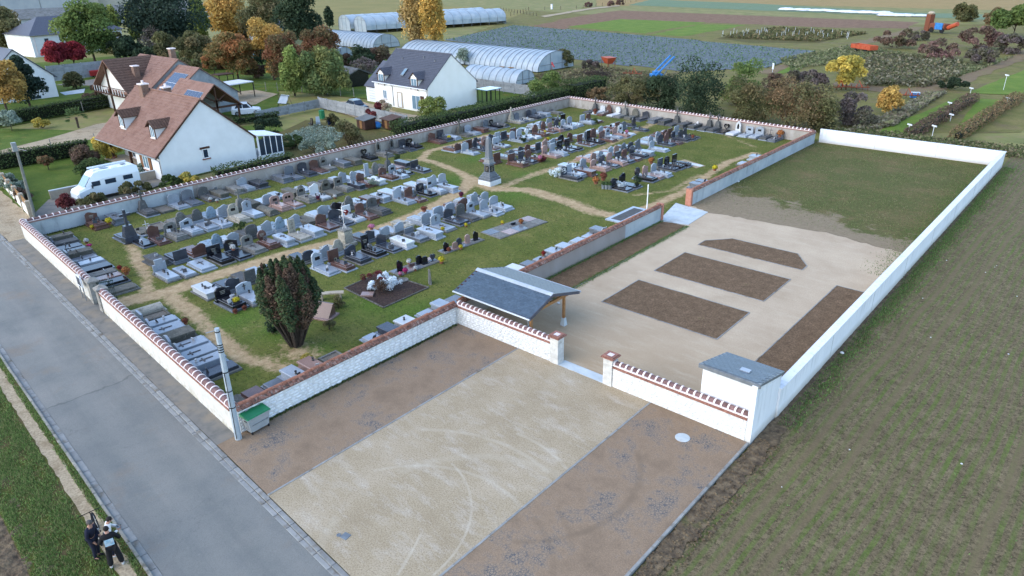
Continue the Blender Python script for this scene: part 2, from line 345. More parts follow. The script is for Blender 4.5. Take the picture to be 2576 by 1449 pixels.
    M['otile'] = mat('orange_ridge_tile', [A(150, 98, 76), A(176, 118, 94), A(190, 136, 112)], 5, .9, .4, 40, rnd=.14, stain=(A(150, 140, 132), 3, .6, .75))
    M['mosstile'] = mat('lichen_tile', [A(92, 70, 62), A(150, 104, 88), A(176, 160, 150)], 5, .95, .9, 14, bdist=.04, rnd=.15, stain=(A(84, 78, 70), 7, .5, .65))
    M['pilstone'] = mat('pillar_stone', [A(216, 212, 204, .55), A(236, 234, 228, .6)], 4, .85, .3, 30, rnd=.06, stain=(A(184, 180, 172), 3, .6, .75))
    M['gpil'] = mat('weathered_stone', [A(128, 124, 118), A(158, 154, 146), A(178, 174, 168)], 4, .9, .6, 20, rnd=.08)
    M['opil'] = mat('orange_brick_pier', [A(196, 128, 104), A(212, 148, 124)], 4, .9, .2, 40)
def scuffs(n, c, rings, col, seed):
    x, y, z = n.sep()
    for (cx, cy, rad, wd, op, a0, a1) in rings:
        d = n.vmath('DISTANCE', n.comb(x, y, 0.0), (cx, cy, 0))
        m = n.ramp(n.math('ABSOLUTE', n.math('SUBTRACT', d, rad)), [(wd * .35, op), (wd, 0)])
        m = n.math('MULTIPLY', m, n.ramp(n.noise(.8 + .1 * seed, 3, .6), [(.3, .35), (.55, 1)]))
        ang = n.math('ARCTAN2', n.math('SUBTRACT', y, cy), n.math('SUBTRACT', x, cx))
        m = n.math('MULTIPLY', m, n.math('GREATER_THAN', ang, a0)); m = n.math('MULTIPLY', m, n.math('LESS_THAN', ang, a1))
        c = n.mix(m, c, col)
    return c
def circ3(a, b, c):
    (x1, y1), (x2, y2), (x3, y3) = a, b, c
    d = 2 * (x1 * (y2 - y3) + x2 * (y3 - y1) + x3 * (y1 - y2))
    ux = ((x1 * x1 + y1 * y1) * (y2 - y3) + (x2 * x2 + y2 * y2) * (y3 - y1) + (x3 * x3 + y3 * y3) * (y1 - y2)) / d
    uy = ((x1 * x1 + y1 * y1) * (x3 - x2) + (x2 * x2 + y2 * y2) * (x1 - x3) + (x3 * x3 + y3 * y3) * (x2 - x1)) / d
    return ux, uy, math.hypot(x1 - ux, y1 - uy)
def ringpx(a, b, c, wd, op, full=False):
    p = [W(*a), W(*b), W(*c)]; ux, uy, rr = circ3(*p)
    an = sorted(math.atan2(q[1] - uy, q[0] - ux) for q in p)
    if full: an = [-4, 0, 4]
    return (ux, uy, rr, wd, op, an[0], an[2])
RINGS_C = [ringpx((1135, 1165), (1186, 1270), (1089, 1447), .07, .4), ringpx((1060, 1081), (1260, 1115), (1380, 1190), .14, .3), ringpx((940, 1185), (1110, 1175), (1320, 1285), .12, .25),
           ringpx((1300, 1090), (1360, 1120), (1425, 1180), .12, .35), ringpx((1000, 1447), (1040, 1380), (1058, 1345), .08, .35), ringpx((850, 1300), (1000, 1190), (1240, 1150), .3, .18)]
RINGS_B = [ringpx((1602, 1134), (1610, 1200), (1448, 1345), .2, .5), ringpx((1448, 1345), (1380, 1360), (1290, 1362), .16, .4), ringpx((1390, 1447), (1385, 1380), (1340, 1300), .2, .3), ringpx((1440, 1380), (1425, 1320), (1400, 1280), .18, .3)]
build_materials()
# ================================================================ setting: ground, road, car park
def sheet(name, pts, z, m, kind='structure'):
    o = MB().poly(pts, z).obj(name, m); o['kind'] = kind; return o
def grid_sheet(name, x0, x1, y0, y1, st, z, m, zf=None):
    nx = int((x1 - x0) / st) + 1; ny = int((y1 - y0) / st) + 1
    xs = np.linspace(x0, x1, nx); ys = np.linspace(y0, y1, ny)
    X, Y = np.meshgrid(xs, ys); Z = np.full_like(X, z) if zf is None else zf(X, Y)
    v = np.stack([X, Y, Z], -1).reshape(-1, 3)
    i = np.arange(nx * ny).reshape(ny, nx)
    f = np.stack([i[:-1, :-1], i[:-1, 1:], i[1:, 1:], i[1:, :-1]], -1).reshape(-1, 4)
    me = bpy.data.meshes.new(name); me.from_pydata(v.tolist(), [], f.tolist())
    o = link(name, me, m); o['kind'] = 'structure'
    return o, X, Y
def GS(x): return 11.17 - (x + 29.72) * .0715
def KS(x): return 6.56 - (x + 35.22) * .0733
def RW(x): return 12.05 + (-28.3 - x) * .075
sheet('ground', [(-900, -300), (600, -300), (600, 1600), (-900, 1600)], -.20, M['fgreen'])
XL, XR = -130, 20
sheet('road', [(XL, KS(XL) + .28), (XR, KS(XR) + .28), (XR, GS(XR) - .4), (XL, GS(XL) - .4)], -.10, M['road'])
sheet('pavement', [(-67.2, GS(-67.2)), (-28.25, GS(-28.25)), (-28.25, RW(-28.25) + .2), (-67.2, RW(-67.2) + .2)], -.03, M['sidewalk'])
sheet('side_gravel', jag([(-100, GS(-100)), (-67.2, GS(-67.2)), (-67.2, 15.2), (-73.5, 17.3), (-100, 19.4)], .12, 1.0), -.034, M['gravel'])
# left footpath and verge
sheet('verge', [(XL, KS(XL) - 3.2), (XR, KS(XR) - 3.2), (XR, KS(XR) - .13), (XL, KS(XL) - .13)], -.03, M['verge'])
sheet('footpath', jag([(XL, KS(XL) - .98), (XR, KS(XR) - .80), (XR, KS(XR) - .34), (XL, KS(XL) - .42)], .045, .35, 3), -.02, M['gravel'])
def soilz(X, Y):
    return -.05 + .05 * np.sin(X * 3.1 + np.sin(Y * 2.3)) * np.sin(Y * 4.7 + X) + .03 * np.sin(X * 11 + Y * 7)
grid_sheet('ploughed_field', -60, 8, -14, 4.2, .16, 0, M['dirt'], lambda X, Y: soilz(X, Y) - .18 * np.clip((Y - 3.6 + .06 * (X + 28)) / .8, 0, 1))
# kerb stones and gutter blocks
def strip(name, fy, w, x0, x1, z0, z1, m, piece, bev=.02, gap=.012, slope=-.0733):
    e = bpy.data.objects.new(name, None); COL.objects.link(e); e['kind'] = 'structure'; e.location = (x0, fy(x0), 0)
    ang = math.atan(slope); L = 1.0
    me = MB().bbox(gap, L - gap, 0, w, z0, z1, bev).mesh(piece); me.materials.append(m)
    k = int((x1 - x0) / math.cos(ang))
    for i in range(k):
        o = bpy.data.objects.new(piece, me); COL.objects.link(o); o.parent = e
        o.location = (i * L * math.cos(ang), i * L * math.sin(ang) + random.uniform(-.006, .006), random.uniform(-.006, .006))
        o.rotation_euler = (0, 0, ang + random.uniform(-.006, .006))
    return e
strip('kerb', lambda x: KS(x) - .13, .13, -62, -15, -.18, .03, M['kerb'], 'kerb_stone', .025)
strip('gutter', lambda x: KS(x) + .004, .27, -62, -15, -.2, -.085, M['gutter'], 'gutter_block', .012)
strip('channel', lambda x: GS(x) - .42, .2, -72, -8, -.2, -.085, M['gutter'], 'channel_block', .012, slope=-.0715)
strip('edge_kerb', lambda x: GS(x) - .21, .21, -72, -8, -.2, -.045, M['gutter'], 'edge_block', .012, slope=-.0715)
# car park
EX0, EX1, EX2, EX3 = -28.2, -23.33, -14.68, -9.6
def bay(name, x0, x1, m, z): sheet(name, [(x0, GS(x0)), (x1, GS(x1)), (x1, 26.78), (x0, 26.78)], z, m)
bay('parking_bay', EX0, EX1 - .05, M['bay'], .002); bay('car_park', EX1 + .05, EX2 - .05, M['sand'], 0); bay('parking_bay', EX2 + .05, EX3 - .03, M['bay'], .003)
def edging(name, x, y0, y1, w=.1, top=.02):
    e = bpy.data.objects.new(name, None); COL.objects.link(e); e['kind'] = 'structure'; e.location = (x, y0, 0)
    k = max(1, int(round((y1 - y0)))); L = (y1 - y0) / k
    me = MB().bbox(-w / 2, w / 2, .004, L - .004, -.15, top, .008).mesh('edging_block'); me.materials.append(M['gutter'])
    for i in range(k):
        o = bpy.data.objects.new('edging_block', me); COL.objects.link(o); o.parent = e; o.location = (0, i * L, random.uniform(-.003, .003))
edging('edging', EX1, GS(EX1) + .0, 26.7); edging('edging', EX2, GS(EX2), 26.7); edging('edging', EX3 + .03, GS(EX3) + .3, 26.7, .12, .03)
# extension of the cemetery
sheet('gravel_court', [(-28.2, 27.1), (-9.5, 27.1), (-9.5, 87), (-28.2, 87)], -.004, M['egravel'])
gl = PX([(1728, 513), (1790, 536), (1900, 553), (2080, 585), (2180, 612), (2268, 634)])
sheet('new_lawn', [(-28.2, 56.2)] + [(a + random.uniform(-.15, .15), b + random.uniform(-.25, .1)) for i in range(len(gl) - 1) for a, b in [(gl[i][0] + (gl[i + 1][0] - gl[i][0]) * t / 6, gl[i][1] + (gl[i + 1][1] - gl[i][1]) * t / 6) for t in range(6)]] + [(-9.6, gl[-1][1]), (-9.6, 86.8), (-28.2, 86.8)], .004, M['ylawn'])
def bed(pts, name='soil_bed'):
    e = bpy.data.objects.new(name, None); COL.objects.link(e); e['kind'] = 'structure'
    cx = sum(p[0] for p in pts) / len(pts); cy = sum(p[1] for p in pts) / len(pts); e.location = (cx, cy, 0)
    loc = [(p[0] - cx, p[1] - cy) for p in pts]
    MB().poly(loc, .012).obj('soil', M['soil'], e)
    for i in range(len(loc)):
        a = Vector((*loc[i], 0)); b = Vector((*loc[(i + 1) % len(loc)], 0)); d = (b - a); L = d.length; an = math.atan2(d.y, d.x)
        MB().box(0, L, -.03, .03, -.05, .028 + .001 * i).obj('edging_board', M['gutter'], e, a, an)
bed([(-23.1, 34.75), (-15.1, 34.75), (-15.1, 39.2), (-23.1, 39.2)]); bed([(-23.1, 41.25), (-15.1, 41.25), (-15.1, 45.7), (-23.1, 45.7)])
bed([(-23.1, 47.75), (-15.1, 47.75), (-15.1, 48.7), (-16.5, 50.6), (-21.6, 50.6), (-23.1, 48.9)])
bed([(-28.15, 32.6), (-25.75, 32.6), (-25.75, 51.0), (-28.15, 51.0)]); bed([(-12.35, 32.6), (-9.62, 32.6), (-9.62, 46.6), (-12.35, 46.6)])
rp = PX([(1656, 556), (1700, 511), (1781, 534), (1731, 566)])
struct(MB().prism(rp, -.05, .03).obj('concrete_ramp', M['concrete']))
struct(MB().prism([(-20.45, 26.72), (-17.5, 26.72), (-17.5, 27.35), (-20.45, 27.35)], -.05, .015).obj('threshold_slab', M['concrete']))
# cemetery ground
CEM = dict(x0=-67.2, x1=-28.4, y0=12.0, y1=88.2)
lo, LX, LY = grid_sheet('cemetery_ground', CEM['x0'], CEM['x1'], CEM['y0'], CEM['y1'], .25, .0, M['lawn'])
_ym = RW(LX) + .15; LY = _ym + (LY - CEM['y0']) / (CEM['y1'] - CEM['y0']) * (CEM['y1'] - _ym)
lo.data.vertices.foreach_set('co', np.stack([LX, LY, np.zeros_like(LX)], -1).reshape(-1).astype(np.float32))
def dist_poly(pts, X, Y):
    best = np.full(X.shape, 1e9)
    for (ax, ay), (bx, by) in zip(pts[:-1], pts[1:]):
        dx, dy = bx - ax, by - ay; t = np.clip(((X - ax) * dx + (Y - ay) * dy) / (dx * dx + dy * dy + 1e-9), 0, 1)
        best = np.minimum(best, np.hypot(X - ax - t * dx, Y - ay - t * dy))
    return best
pm = np.zeros(LX.shape); lush = np.zeros(LX.shape)
for pts, wd, st in [([(268, 770), (340, 752), (420, 735), (520, 700), (700, 645), (860, 605), (1000, 560), (1110, 510), (1175, 468), (1185, 450)], .85, 1.15),
                    ([(1185, 452), (1160, 435), (1105, 412), (1060, 400), (1080, 380), (1160, 360), (1230, 340)], .7, .8), ([(1090, 405), (1000, 400)], .5, .5),
                    ([(1185, 452), (1240, 474), (1330, 478), (1420, 505), (1500, 535), (1560, 545)], 1.0, .85), ([(1270, 468), (1340, 440), (1450, 405), (1560, 350), (1640, 312), (1700, 305)], .7, .65),
                    ([(325, 605), (345, 650), (372, 700), (368, 730)], .6, .75), ([(430, 745), (500, 800), (545, 850), (610, 900), (700, 925)], .7, .8), ([(610, 900), (740, 905), (800, 890)], .6, .5),
                    ([(640, 560), (800, 500), (960, 440), (1060, 405)], .5, .28), ([(400, 600), (480, 575), (620, 530), (800, 470), (930, 425)], .5, .25), ([(1700, 495), (1760, 455), (1830, 408), (1900, 385)], .6, .85),
                    ([(1560, 545), (1650, 515), (1700, 490)], .7, .85), ([(1600, 490), (1690, 480), (1760, 440)], .5, .5), ([(1180, 345), (1300, 305), (1420, 270)], .5, .25), ([(1480, 345), (1600, 295), (1750, 310), (1900, 370)], .5, .35)]:
    d = dist_poly(PX(pts), LX, LY); pm = np.maximum(pm, st * np.clip(1.0 - (d - wd * .35) / (wd * 1.0), 0, 1))
for (px, py, rad) in [(1135, 455, 3.0), (1290, 490, 3.2), (800, 880, 1.0), (600, 800, 2.5), (950, 760, 3), (1440, 415, 1.2), (1190, 400, 2.2), (1330, 440, 2), (1500, 430, 2.5), (1640, 385, 2.5), (700, 830, 2), (1050, 790, 3)]:
    cx, cy = W(px, py); lush = np.maximum(lush, np.clip(1.2 - np.hypot(LX - cx, LY - cy) / rad, 0, 1))
cx, cy = W(760, 890); pm = np.maximum(pm, .75 * np.clip(1.2 - np.hypot((LX - cx) / 2.4, (LY - cy) / 1.5), 0, 1))
pm += .12
for nm, ar in (('path', pm), ('lush', lush)):
    at_ = lo.data.attributes.new(nm, 'FLOAT', 'POINT'); at_.data.foreach_set('value', ar.reshape(-1).astype(np.float32))
# ================================================================ walls
def tiles_on(e, L, spacing, rad, zc, name_t='coping_tile', name_r='mortar_rib', y=0, tm='tile', rib=.075):
    k = max(1, int(L / spacing)); sp = L / k
    def half(r, x0, x1, n=8, zz=0):
        pr = [(r * math.cos(math.pi * i / n), r * .92 * math.sin(math.pi * i / n) + zz) for i in range(n + 1)]
        return MB().xprism(pr[::-1], x0, x1)
    mt = half(rad, 0, sp - rib).mesh(name_t); mt.materials.append(M[tm])
    mr = half(rad + .035, 0, rib).mesh(name_r); mr.materials.append(M['rib'])
    for i in range(k):
        o = bpy.data.objects.new(name_t, mt); COL.objects.link(o); o.parent = e; o.location = (i * sp + rib, y + random.uniform(-.008, .008), zc + random.uniform(-.008, .006)); o.rotation_euler = (0, random.uniform(-.02, .02), 0)
        r = bpy.data.objects.new(name_r, mr); COL.objects.link(r); r.parent = e; r.location = (i * sp, y, zc - .002)
def bricks_on(e, L, y0, y1, z0, rows=2, bl=.22, h=.065):
    for j in range(rows):
        k = int(L / bl); sp = L / k
        me = MB().box(.006, sp - .006, y0 - .012 * j, y1 + .012 * j, 0, h - .008).mesh('brick'); me.materials.append(M['brick'])
        for i in range(k):
            o = bpy.data.objects.new('brick', me); COL.objects.link(o); o.parent = e
            o.location = (i * sp + (sp / 2 if j % 2 else 0) * (1 if i < k - 1 else 0), random.uniform(-.004, .004), z0 + j * h)
def stones_on(e, L, h, cols, rows, yface, m='stonew', seed=3, sgn=-1):
    rr = random.Random(seed); sh = h / rows
    for j in range(rows):
        x = rr.uniform(-.1, 0); base = L / cols
        while x < L:
            w = base * rr.uniform(.65, 1.4); x0 = max(x, 0) + .02; x1 = min(x + w, L) - .02
            if x1 - x0 > .06:
                z0 = j * sh + rr.uniform(.008, .03); z1 = (j + 1) * sh - rr.uniform(.008, .03); d = rr.uniform(.012, .042)
                cx, cz = (x0 + x1) / 2, (z0 + z1) / 2; hx, hz = (x1 - x0) / 2, (z1 - z0) / 2
                n = 7; ph = rr.random() * 6
                ring = [(hx * (1 if abs(math.cos(t)) > .5 else 1.0) * math.copysign(abs(math.cos(t)) ** .6, math.cos(t)) * rr.uniform(.82, 1.05), hz * math.copysign(abs(math.sin(t)) ** .6, math.sin(t)) * rr.uniform(.82, 1.05)) for t in [ph + 2 * math.pi * i / n for i in range(n)]]
                vs = [(a, 0, b) for a, b in ring] + [(a * .72, sgn * d, b * .72) for a, b in ring]
                fs = [tuple(range(n, 2 * n))] + [(i, (i + 1) % n, (i + 1) % n + n, i + n) for i in range(n)]
                MB().add(vs, fs).obj('stone', M[m], e, (cx, yface, cz))
            x += w
def wall_thing(name, label, p0, p1):
    a = math.atan2(p1[1] - p0[1], p1[0] - p0[0]); L = math.hypot(p1[0] - p0[0], p1[1] - p0[1])
    return thing(name, label, 'wall', (p0[0], p0[1], 0), a), L
# -- road wall: two lengths either side of the gate
for (xa, xb, lab) in ((-67.05, -49.35, 'white rendered road wall with tile coping, between gate and far corner'), (-47.05, -28.35, 'white rendered road wall with tile coping, between gate and green bin')):
    e, L = wall_thing('boundary_wall', lab, (xa, RW(xa) + .2), (xb, RW(xb) + .2))
    H = 1.28
    MB().box(0, L, -.2, .2, -.2, H).obj('wall_body', M['wrender'], e)
    bricks_on(e, L, -.25, .25, H + .001, 2, .26 if L > 18 else .24)
    MB().box(0, L, -.225, .225, H + .13, H + .175).obj('mortar_bed', M['rib'], e)
    tiles_on(e, L, .52, .2, H + .165)
# -- left wall and back wall
e, L = wall_thing('boundary_wall', 'long cemetery wall with tile coping in front of the gardens', (-66.9, 15.35), (-65.75, 88.1))
H = 1.25
MB().box(0, 14.0, -.18, .18, -.2, H).obj('wall_body', M['brender'], e); MB().box(14.003, L, -.181, .181, -.2, H).obj('wall_body', M['grender'], e)
MB().box(0, L, -.23, .23, H, H + .12).obj('brick_band', M['band'], e); MB().box(0, L, -.205, .205, H + .12, H + .16).obj('mortar_bed', M['rib'], e); tiles_on(e, L, .5, .18, H + .155)
e, L = wall_thing('boundary_wall', 'back cemetery wall with tile coping in front of the tall bushes', (-65.75, 88.1), (-28.3, 86.0))
MB().box(0.19, L, -.18, .18, -.2, H).obj('wall_body', M['grender'], e); MB().box(.24, L, -.23, .23, H, H + .12).obj('brick_band', M['band'], e); MB().box(.21, L, -.205, .205, H + .12, H + .16).obj('mortar_bed', M['rib'], e); tiles_on(e, L - .25, .48, .18, H + .155, rib=.11)
# -- old dividing wall: car park part, court part, far part
def old_wall(y0, y1, lab, body, H, seed):
    e, L = wall_thing('dividing_wall', lab, (-28.4, y0), (-28.4, y1))   # local x along +Y, local -y = +X side
    for (a, b, m) in body: MB().box(a, b, -.2 - .002 * (m == 'brender'), .2, -.2, H).obj('wall_body', M[m], e)
    # pitched coping of old flat tiles with ridge tiles
    rr = random.Random(seed)
    pr = [(-.3, 0), (.3, 0), (.3, .05), (.02, .19), (-.02, .19), (-.3, .05)]
    MB().xprism([(p[0], H + p[1]) for p in pr][::-1], 0, L).obj('coping_core', M['mosstile'], e)
    k = int(L / .2)
    tm = [MB().add([(0, -.33, .045), (.185, -.33, .045), (.185, -.05, .2), (0, -.05, .2), (0, -.33, .065), (.185, -.33, .065), (.185, -.05, .225), (0, -.05, .225)], [(0, 3, 2, 1), (4, 5, 6, 7), (0, 1, 5, 4), (1, 2, 6, 5), (2, 3, 7, 6), (3, 0, 4, 7)]).mesh('coping_tile') for _ in range(1)][0]
    tm.materials.append(M['mosstile'])
    for i in range(k):
        o = bpy.data.objects.new('coping_tile', tm); COL.objects.link(o); o.parent = e; o.location = (i * L / k, rr.uniform(-.015, .01), H + rr.uniform(-.012, .012)); o.rotation_euler = (rr.uniform(-.05, .05), 0, rr.uniform(-.05, .05))
    k = int(L / .42); sp = L / k
    rt = MB().xprism([(.115 * math.cos(math.pi * i / 6), .1 * math.sin(math.pi * i / 6)) for i in range(7)][::-1], 0, sp - .015).mesh('ridge_tile'); rt.materials.append(M['otile'])
    for i in range(k):
        o = bpy.data.objects.new('ridge_tile', rt); COL.objects.link(o); o.parent = e; o.location = (i * sp, rr.uniform(-.02, .02), H + .17 + rr.uniform(-.015, .015)); o.rotation_euler = (0, rr.uniform(-.03, .03), rr.uniform(-.03, .03))
    return e, L
e, L = old_wall(12.3, 26.75, 'limewashed rubble wall with old tile coping beside the car park', [(0, 14.45, 'mortarw')], 1.2, 1)
stones_on(e, 14.35, 1.18, 38, 7, -.2, seed=5)
old_wall(27.2, 50.85, 'brown grey rendered wall with orange ridge tiles beside the soil strip', [(0, 18.2, 'nrender'), (18.2, 23.65, 'brender')], 1.22, 2)
old_wall(56.2, 86.0, 'blue white weathered wall with orange ridge tiles beside the new lawn', [(0, 29.8, 'brender')], 1.22, 3)
o = tag(MB().box(-.27, .27, -.02, .3, -.1, 1.46).obj('brick_pier', M['opil'], None, (-28.4, 50.86, 0)), 'orange brick pier ending the brown grey wall at the side gate', 'pier')
o = tag(MB().box(-.27, .27, -.3, .02, -.1, 1.5).obj('brick_pier', M['opil'], None, (-28.4, 56.19, 0)), 'orange brick pier ending the blue white wall at the side gate', 'pier')
# -- new stone walls of the car park
def new_wall(x0, x1, lab, seed, cols):
    e, L = wall_thing('stone_wall', lab, (x0, 26.95), (x1, 26.95)); H = 1.12
    MB().box(0, L, -.2, .2, -.2, H).obj('wall_body', M['mortarn'], e)
    stones_on(e, L, H - .01, cols, 8, -.2, 'stonen', seed=seed)
    bricks_on(e, L, -.26, .26, H + .001, 2, .2)
    MB().box(0, L, -.23, .23, H + .13, H + .19).obj('mortar_bed', M['rib'], e)
    tiles_on(e, L, .34, .16, H + .18, rib=.085)
new_wall(-28.2, -20.98, 'new limestone wall with tile coping in front of the slate shelter', 11, 24)
new_wall(-16.95, -9.75, 'new limestone wall with tile coping in front of the white shed', 12, 24)
for (x, lab) in ((-20.7, 'square stone gate pillar with brick cap beside the slate shelter'), (-17.23, 'square stone gate pillar with brick cap on the white shed side')):
    e = thing('gate_pillar', lab, 'pillar', (x, 26.95, 0)); z = 0
    for j in range(5):
        h = .31; MB().bbox(-.27 + .006 * (j % 2), .27 - .006 * (j % 2), -.27 + .005 * ((j + 1) % 2), .27 - .005 * ((j + 1) % 2), z + .004, z + h - .004, .01).obj('stone_block', M['pilstone'], e); z += h
    for (s, h) in ((.31, .06), (.38, .06), (.31, .06)):
        for q in range(4):
            c, sn = math.cos(q * math.pi / 2), math.sin(q * math.pi / 2)
            MB().box(-s, s - .16, -s, -s + .15, 0, h - .006).obj('cap_brick', M['brick'], e, (0, 0, z), q * math.pi / 2)
        z += h
    MB().box(-.17, .17, -.17, .17, z - .19, z - .02).obj('cap_core', M['rib'], e)
# -- white modern walls
e, L = wall_thing('white_wall', 'long smooth white wall between the gravel court and the field', (-9.5, 29.55), (-9.5, 87.0))
MB().box(0, L, -.09, .22, -.4, 1.48).obj('wall_body', M['white'], e); MB().box(-.0, L + .13, -.13, .3, 1.48, 1.54).obj('coping', M['white'], e)
for k in range(1, 8): MB().box(k * 7.2 - .012, k * 7.2 + .012, -.096, -.08, -.4, 1.475).obj('control_joint', M['gutter'], e)
e, L = wall_thing('white_wall', 'smooth white wall closing the far end of the new lawn', (-28.0, 87.0), (-9.6, 87.0))
MB().box(0, L - .0, -.09, .1, -.3, 1.48).obj('wall_body', M['white'], e); MB().box(0, L - .03, -.13, .14, 1.481, 1.541).obj('coping', M['white'], e)
for k in (1, 2): MB().box(k * 6.2 - .012, k * 6.2 + .012, -.096, -.08, -.2, 1.475).obj('control_joint', M['gutter'], e)
# ================================================================ graves
def granite(name, cols, rough, speck, old=False):
    n = NB(name, rough, .5)
    co = n.vmath('ADD', n.co(), n.comb(n.math('MULTIPLY', n.rnd(), 71.0), n.math('MULTIPLY', n.rnd(), 37.0)))
    c = n.ramp(n.noise(2.2 if old else 1.2, 6, .65, co), [(.3, cols[0]), (.7, cols[1])])
    c = n.mix(n.ramp(n.noise(34, 2, .8, co), [(.35, .5), (.6, 0)]), c, speck)
    if old:
        c = n.mix(n.ramp(n.noise(3.2, 5, .7, co), [(.5, 0), (.66, .75)]), c, A(84, 84, 72)); c = n.mix(n.ramp(n.noise(6, 4, .7, co), [(.6, 0), (.7, .7)]), c, A(190, 188, 178))
        n.bump(n.noise(14, 4, .7, co), .6, .02)
    c = n.mix(1.0, c, n.ramp(n.rnd(), [(0, .84), (1, 1.12)]), 'MULTIPLY'); n.color(c)
    return n.m
GM = {'light': granite('pale_granite', [A(170, 180, 190), A(194, 202, 210)], .22, A(120, 128, 138)), 'grey': granite('grey_granite', [A(112, 118, 126), A(138, 144, 152)], .25, A(78, 82, 90)),
      'dark': granite('dark_granite', [A(62, 66, 74), A(84, 88, 98)], .2, A(40, 42, 50)), 'black': granite('black_granite', [A(22, 22, 26), A(34, 34, 40)], .12, A(50, 50, 58)),
      'pink': granite('pink_granite', [A(172, 140, 128), A(192, 160, 148)], .25, A(120, 92, 84)), 'brown': granite('brown_granite', [A(108, 78, 68), A(132, 98, 88)], .22, A(64, 46, 42)),
      'white': granite('white_stone', [A(206, 208, 208, .75), A(226, 228, 228, .75)], .35, A(180, 182, 184)), 'cream': granite('cream_limestone', [A(186, 178, 160), A(206, 198, 182)], .8, A(150, 142, 124), True),
      'old': granite('weathered_limestone', [A(124, 122, 116), A(154, 152, 146)], .9, A(90, 88, 82), True), 'moss': granite('lichen_stone', [A(100, 98, 88), A(132, 126, 114)], .95, A(70, 70, 60), True),
      'oldd': granite('dark_weathered_stone', [A(82, 82, 82), A(110, 110, 110)], .85, A(60, 60, 58), True), 'blue': granite('bluish_painted_stone', [A(140, 168, 190), A(170, 194, 212)], .8, A(120, 130, 140), True)}
GW = {'light': 'pale granite', 'grey': 'grey granite', 'dark': 'dark granite', 'black': 'black granite', 'pink': 'pink granite', 'brown': 'brown granite', 'white': 'white stone', 'cream': 'cream stone', 'old': 'weathered stone', 'moss': 'lichen-covered stone', 'oldd': 'dark weathered stone', 'blue': 'bluish stone'}
SW = {'round': 'round-topped headstone', 'wave': 'wavy headstone', 'square': 'square headstone', 'shoulder': 'shouldered headstone', 'peak': 'peaked headstone', 'heart': 'heart-shaped headstone', 'disc': 'disc-shaped headstone', 'step': 'stepped headstone',
      'flat': 'low flat slab', 'raised': 'raised flat tomb', 'dome': 'curved tomb cover', 'frame': 'low stone frame', 'cross': 'tall stone cross', 'bigcross': 'big stone cross', 'niche': 'pointed niche', 'ironcross': 'thin metal cross', 'tall': 'tall narrow headstone', 'low': 'low headstone'}
M['plq'] = mat('black_plaque', [A(24, 24, 26), A(34, 34, 36)], 4, .25, 0, spec=.5)
M['orn'] = mat('bronze_ornament', [A(58, 52, 50), A(96, 90, 88)], 6, .5, 0, rnd=.3, spec=.5)
M['ornw'] = mat('white_ornament', [A(208, 206, 204), A(228, 226, 226)], 6, .4, 0, rnd=.1)
M['gsoil'] = mat('grave_gravel', [A(112, 102, 90), A(146, 138, 126), A(96, 84, 70)], 9, .95, .7, 30, bdist=.03)
def hs_profile(shape, w, h):
    a = w / 2
    if shape == 'round': return [(-a, 0), (-a, h * .72)] + [(-a * math.cos(math.pi * i / 8), h * .72 + h * .28 * math.sin(math.pi * i / 8)) for i in range(1, 8)] + [(a, h * .72), (a, 0)]
    if shape == 'wave': return [(-a, 0), (-a, h * .78)] + [(-a + w * t, h * (.78 + .2 * math.sin(t * 2.9) - .07 * math.sin(t * 6.28))) for t in (.12, .25, .38, .5, .62, .75, .88)] + [(a, h * .76), (a, 0)]
    if shape == 'shoulder': return [(-a, 0), (-a, h * .62), (-a * .78, h * .66), (-a * .72, h * .74)] + [(-a * .72 * math.cos(math.pi * i / 6), h * .74 + h * .26 * math.sin(math.pi * i / 6)) for i in range(1, 6)] + [(a * .72, h * .74), (a * .78, h * .66), (a, h * .62), (a, 0)]
    if shape == 'peak': return [(-a, 0), (-a, h * .78), (-a * .55, h * .93), (0, h), (a * .55, h * .93), (a, h * .78), (a, 0)]
    if shape == 'step': return [(-a, 0), (-a, h * .6), (-a * .6, h * .6), (-a * .6, h), (a * .6, h), (a * .6, h * .72), (a, h * .72), (a, 0)]
    if shape == 'heart': return [(0, 0), (-a * .6, h * .3), (-a, h * .62), (-a * .8, h * .9), (-a * .4, h), (0, h * .84), (a * .4, h), (a * .8, h * .9), (a, h * .62), (a * .6, h * .3)]
    if shape == 'disc': return [(a * math.cos(t), h * .5 + h * .5 * math.sin(t)) for t in [-math.pi / 2 + .35 + (2 * math.pi - .7) * i / 14 for i in range(15)]][::-1]
    if shape == 'niche': return [(-a, 0), (-a, h * .6), (-a * .75, h * .8), (0, h), (a * .75, h * .8), (a, h * .6), (a, 0)]
    return [(-a, 0), (-a, h), (a, h), (a, 0)]
def cross_bm(b, z0, h, w, t, y=0):
    b.box(-t / 2, t / 2, y - t / 2, y + t / 2, z0, z0 + h); b.box(-w / 2, -t / 2, y - t / 2 + .004, y + t / 2 - .004, z0 + h * .6, z0 + h * .6 + t); b.box(t / 2, w / 2, y - t / 2 + .004, y + t / 2 - .004, z0 + h * .6, z0 + h * .6 + t)
    return b
FACE = {'+x': -math.pi / 2, '-x': math.pi / 2, '+y': 0.0, '-y': math.pi}
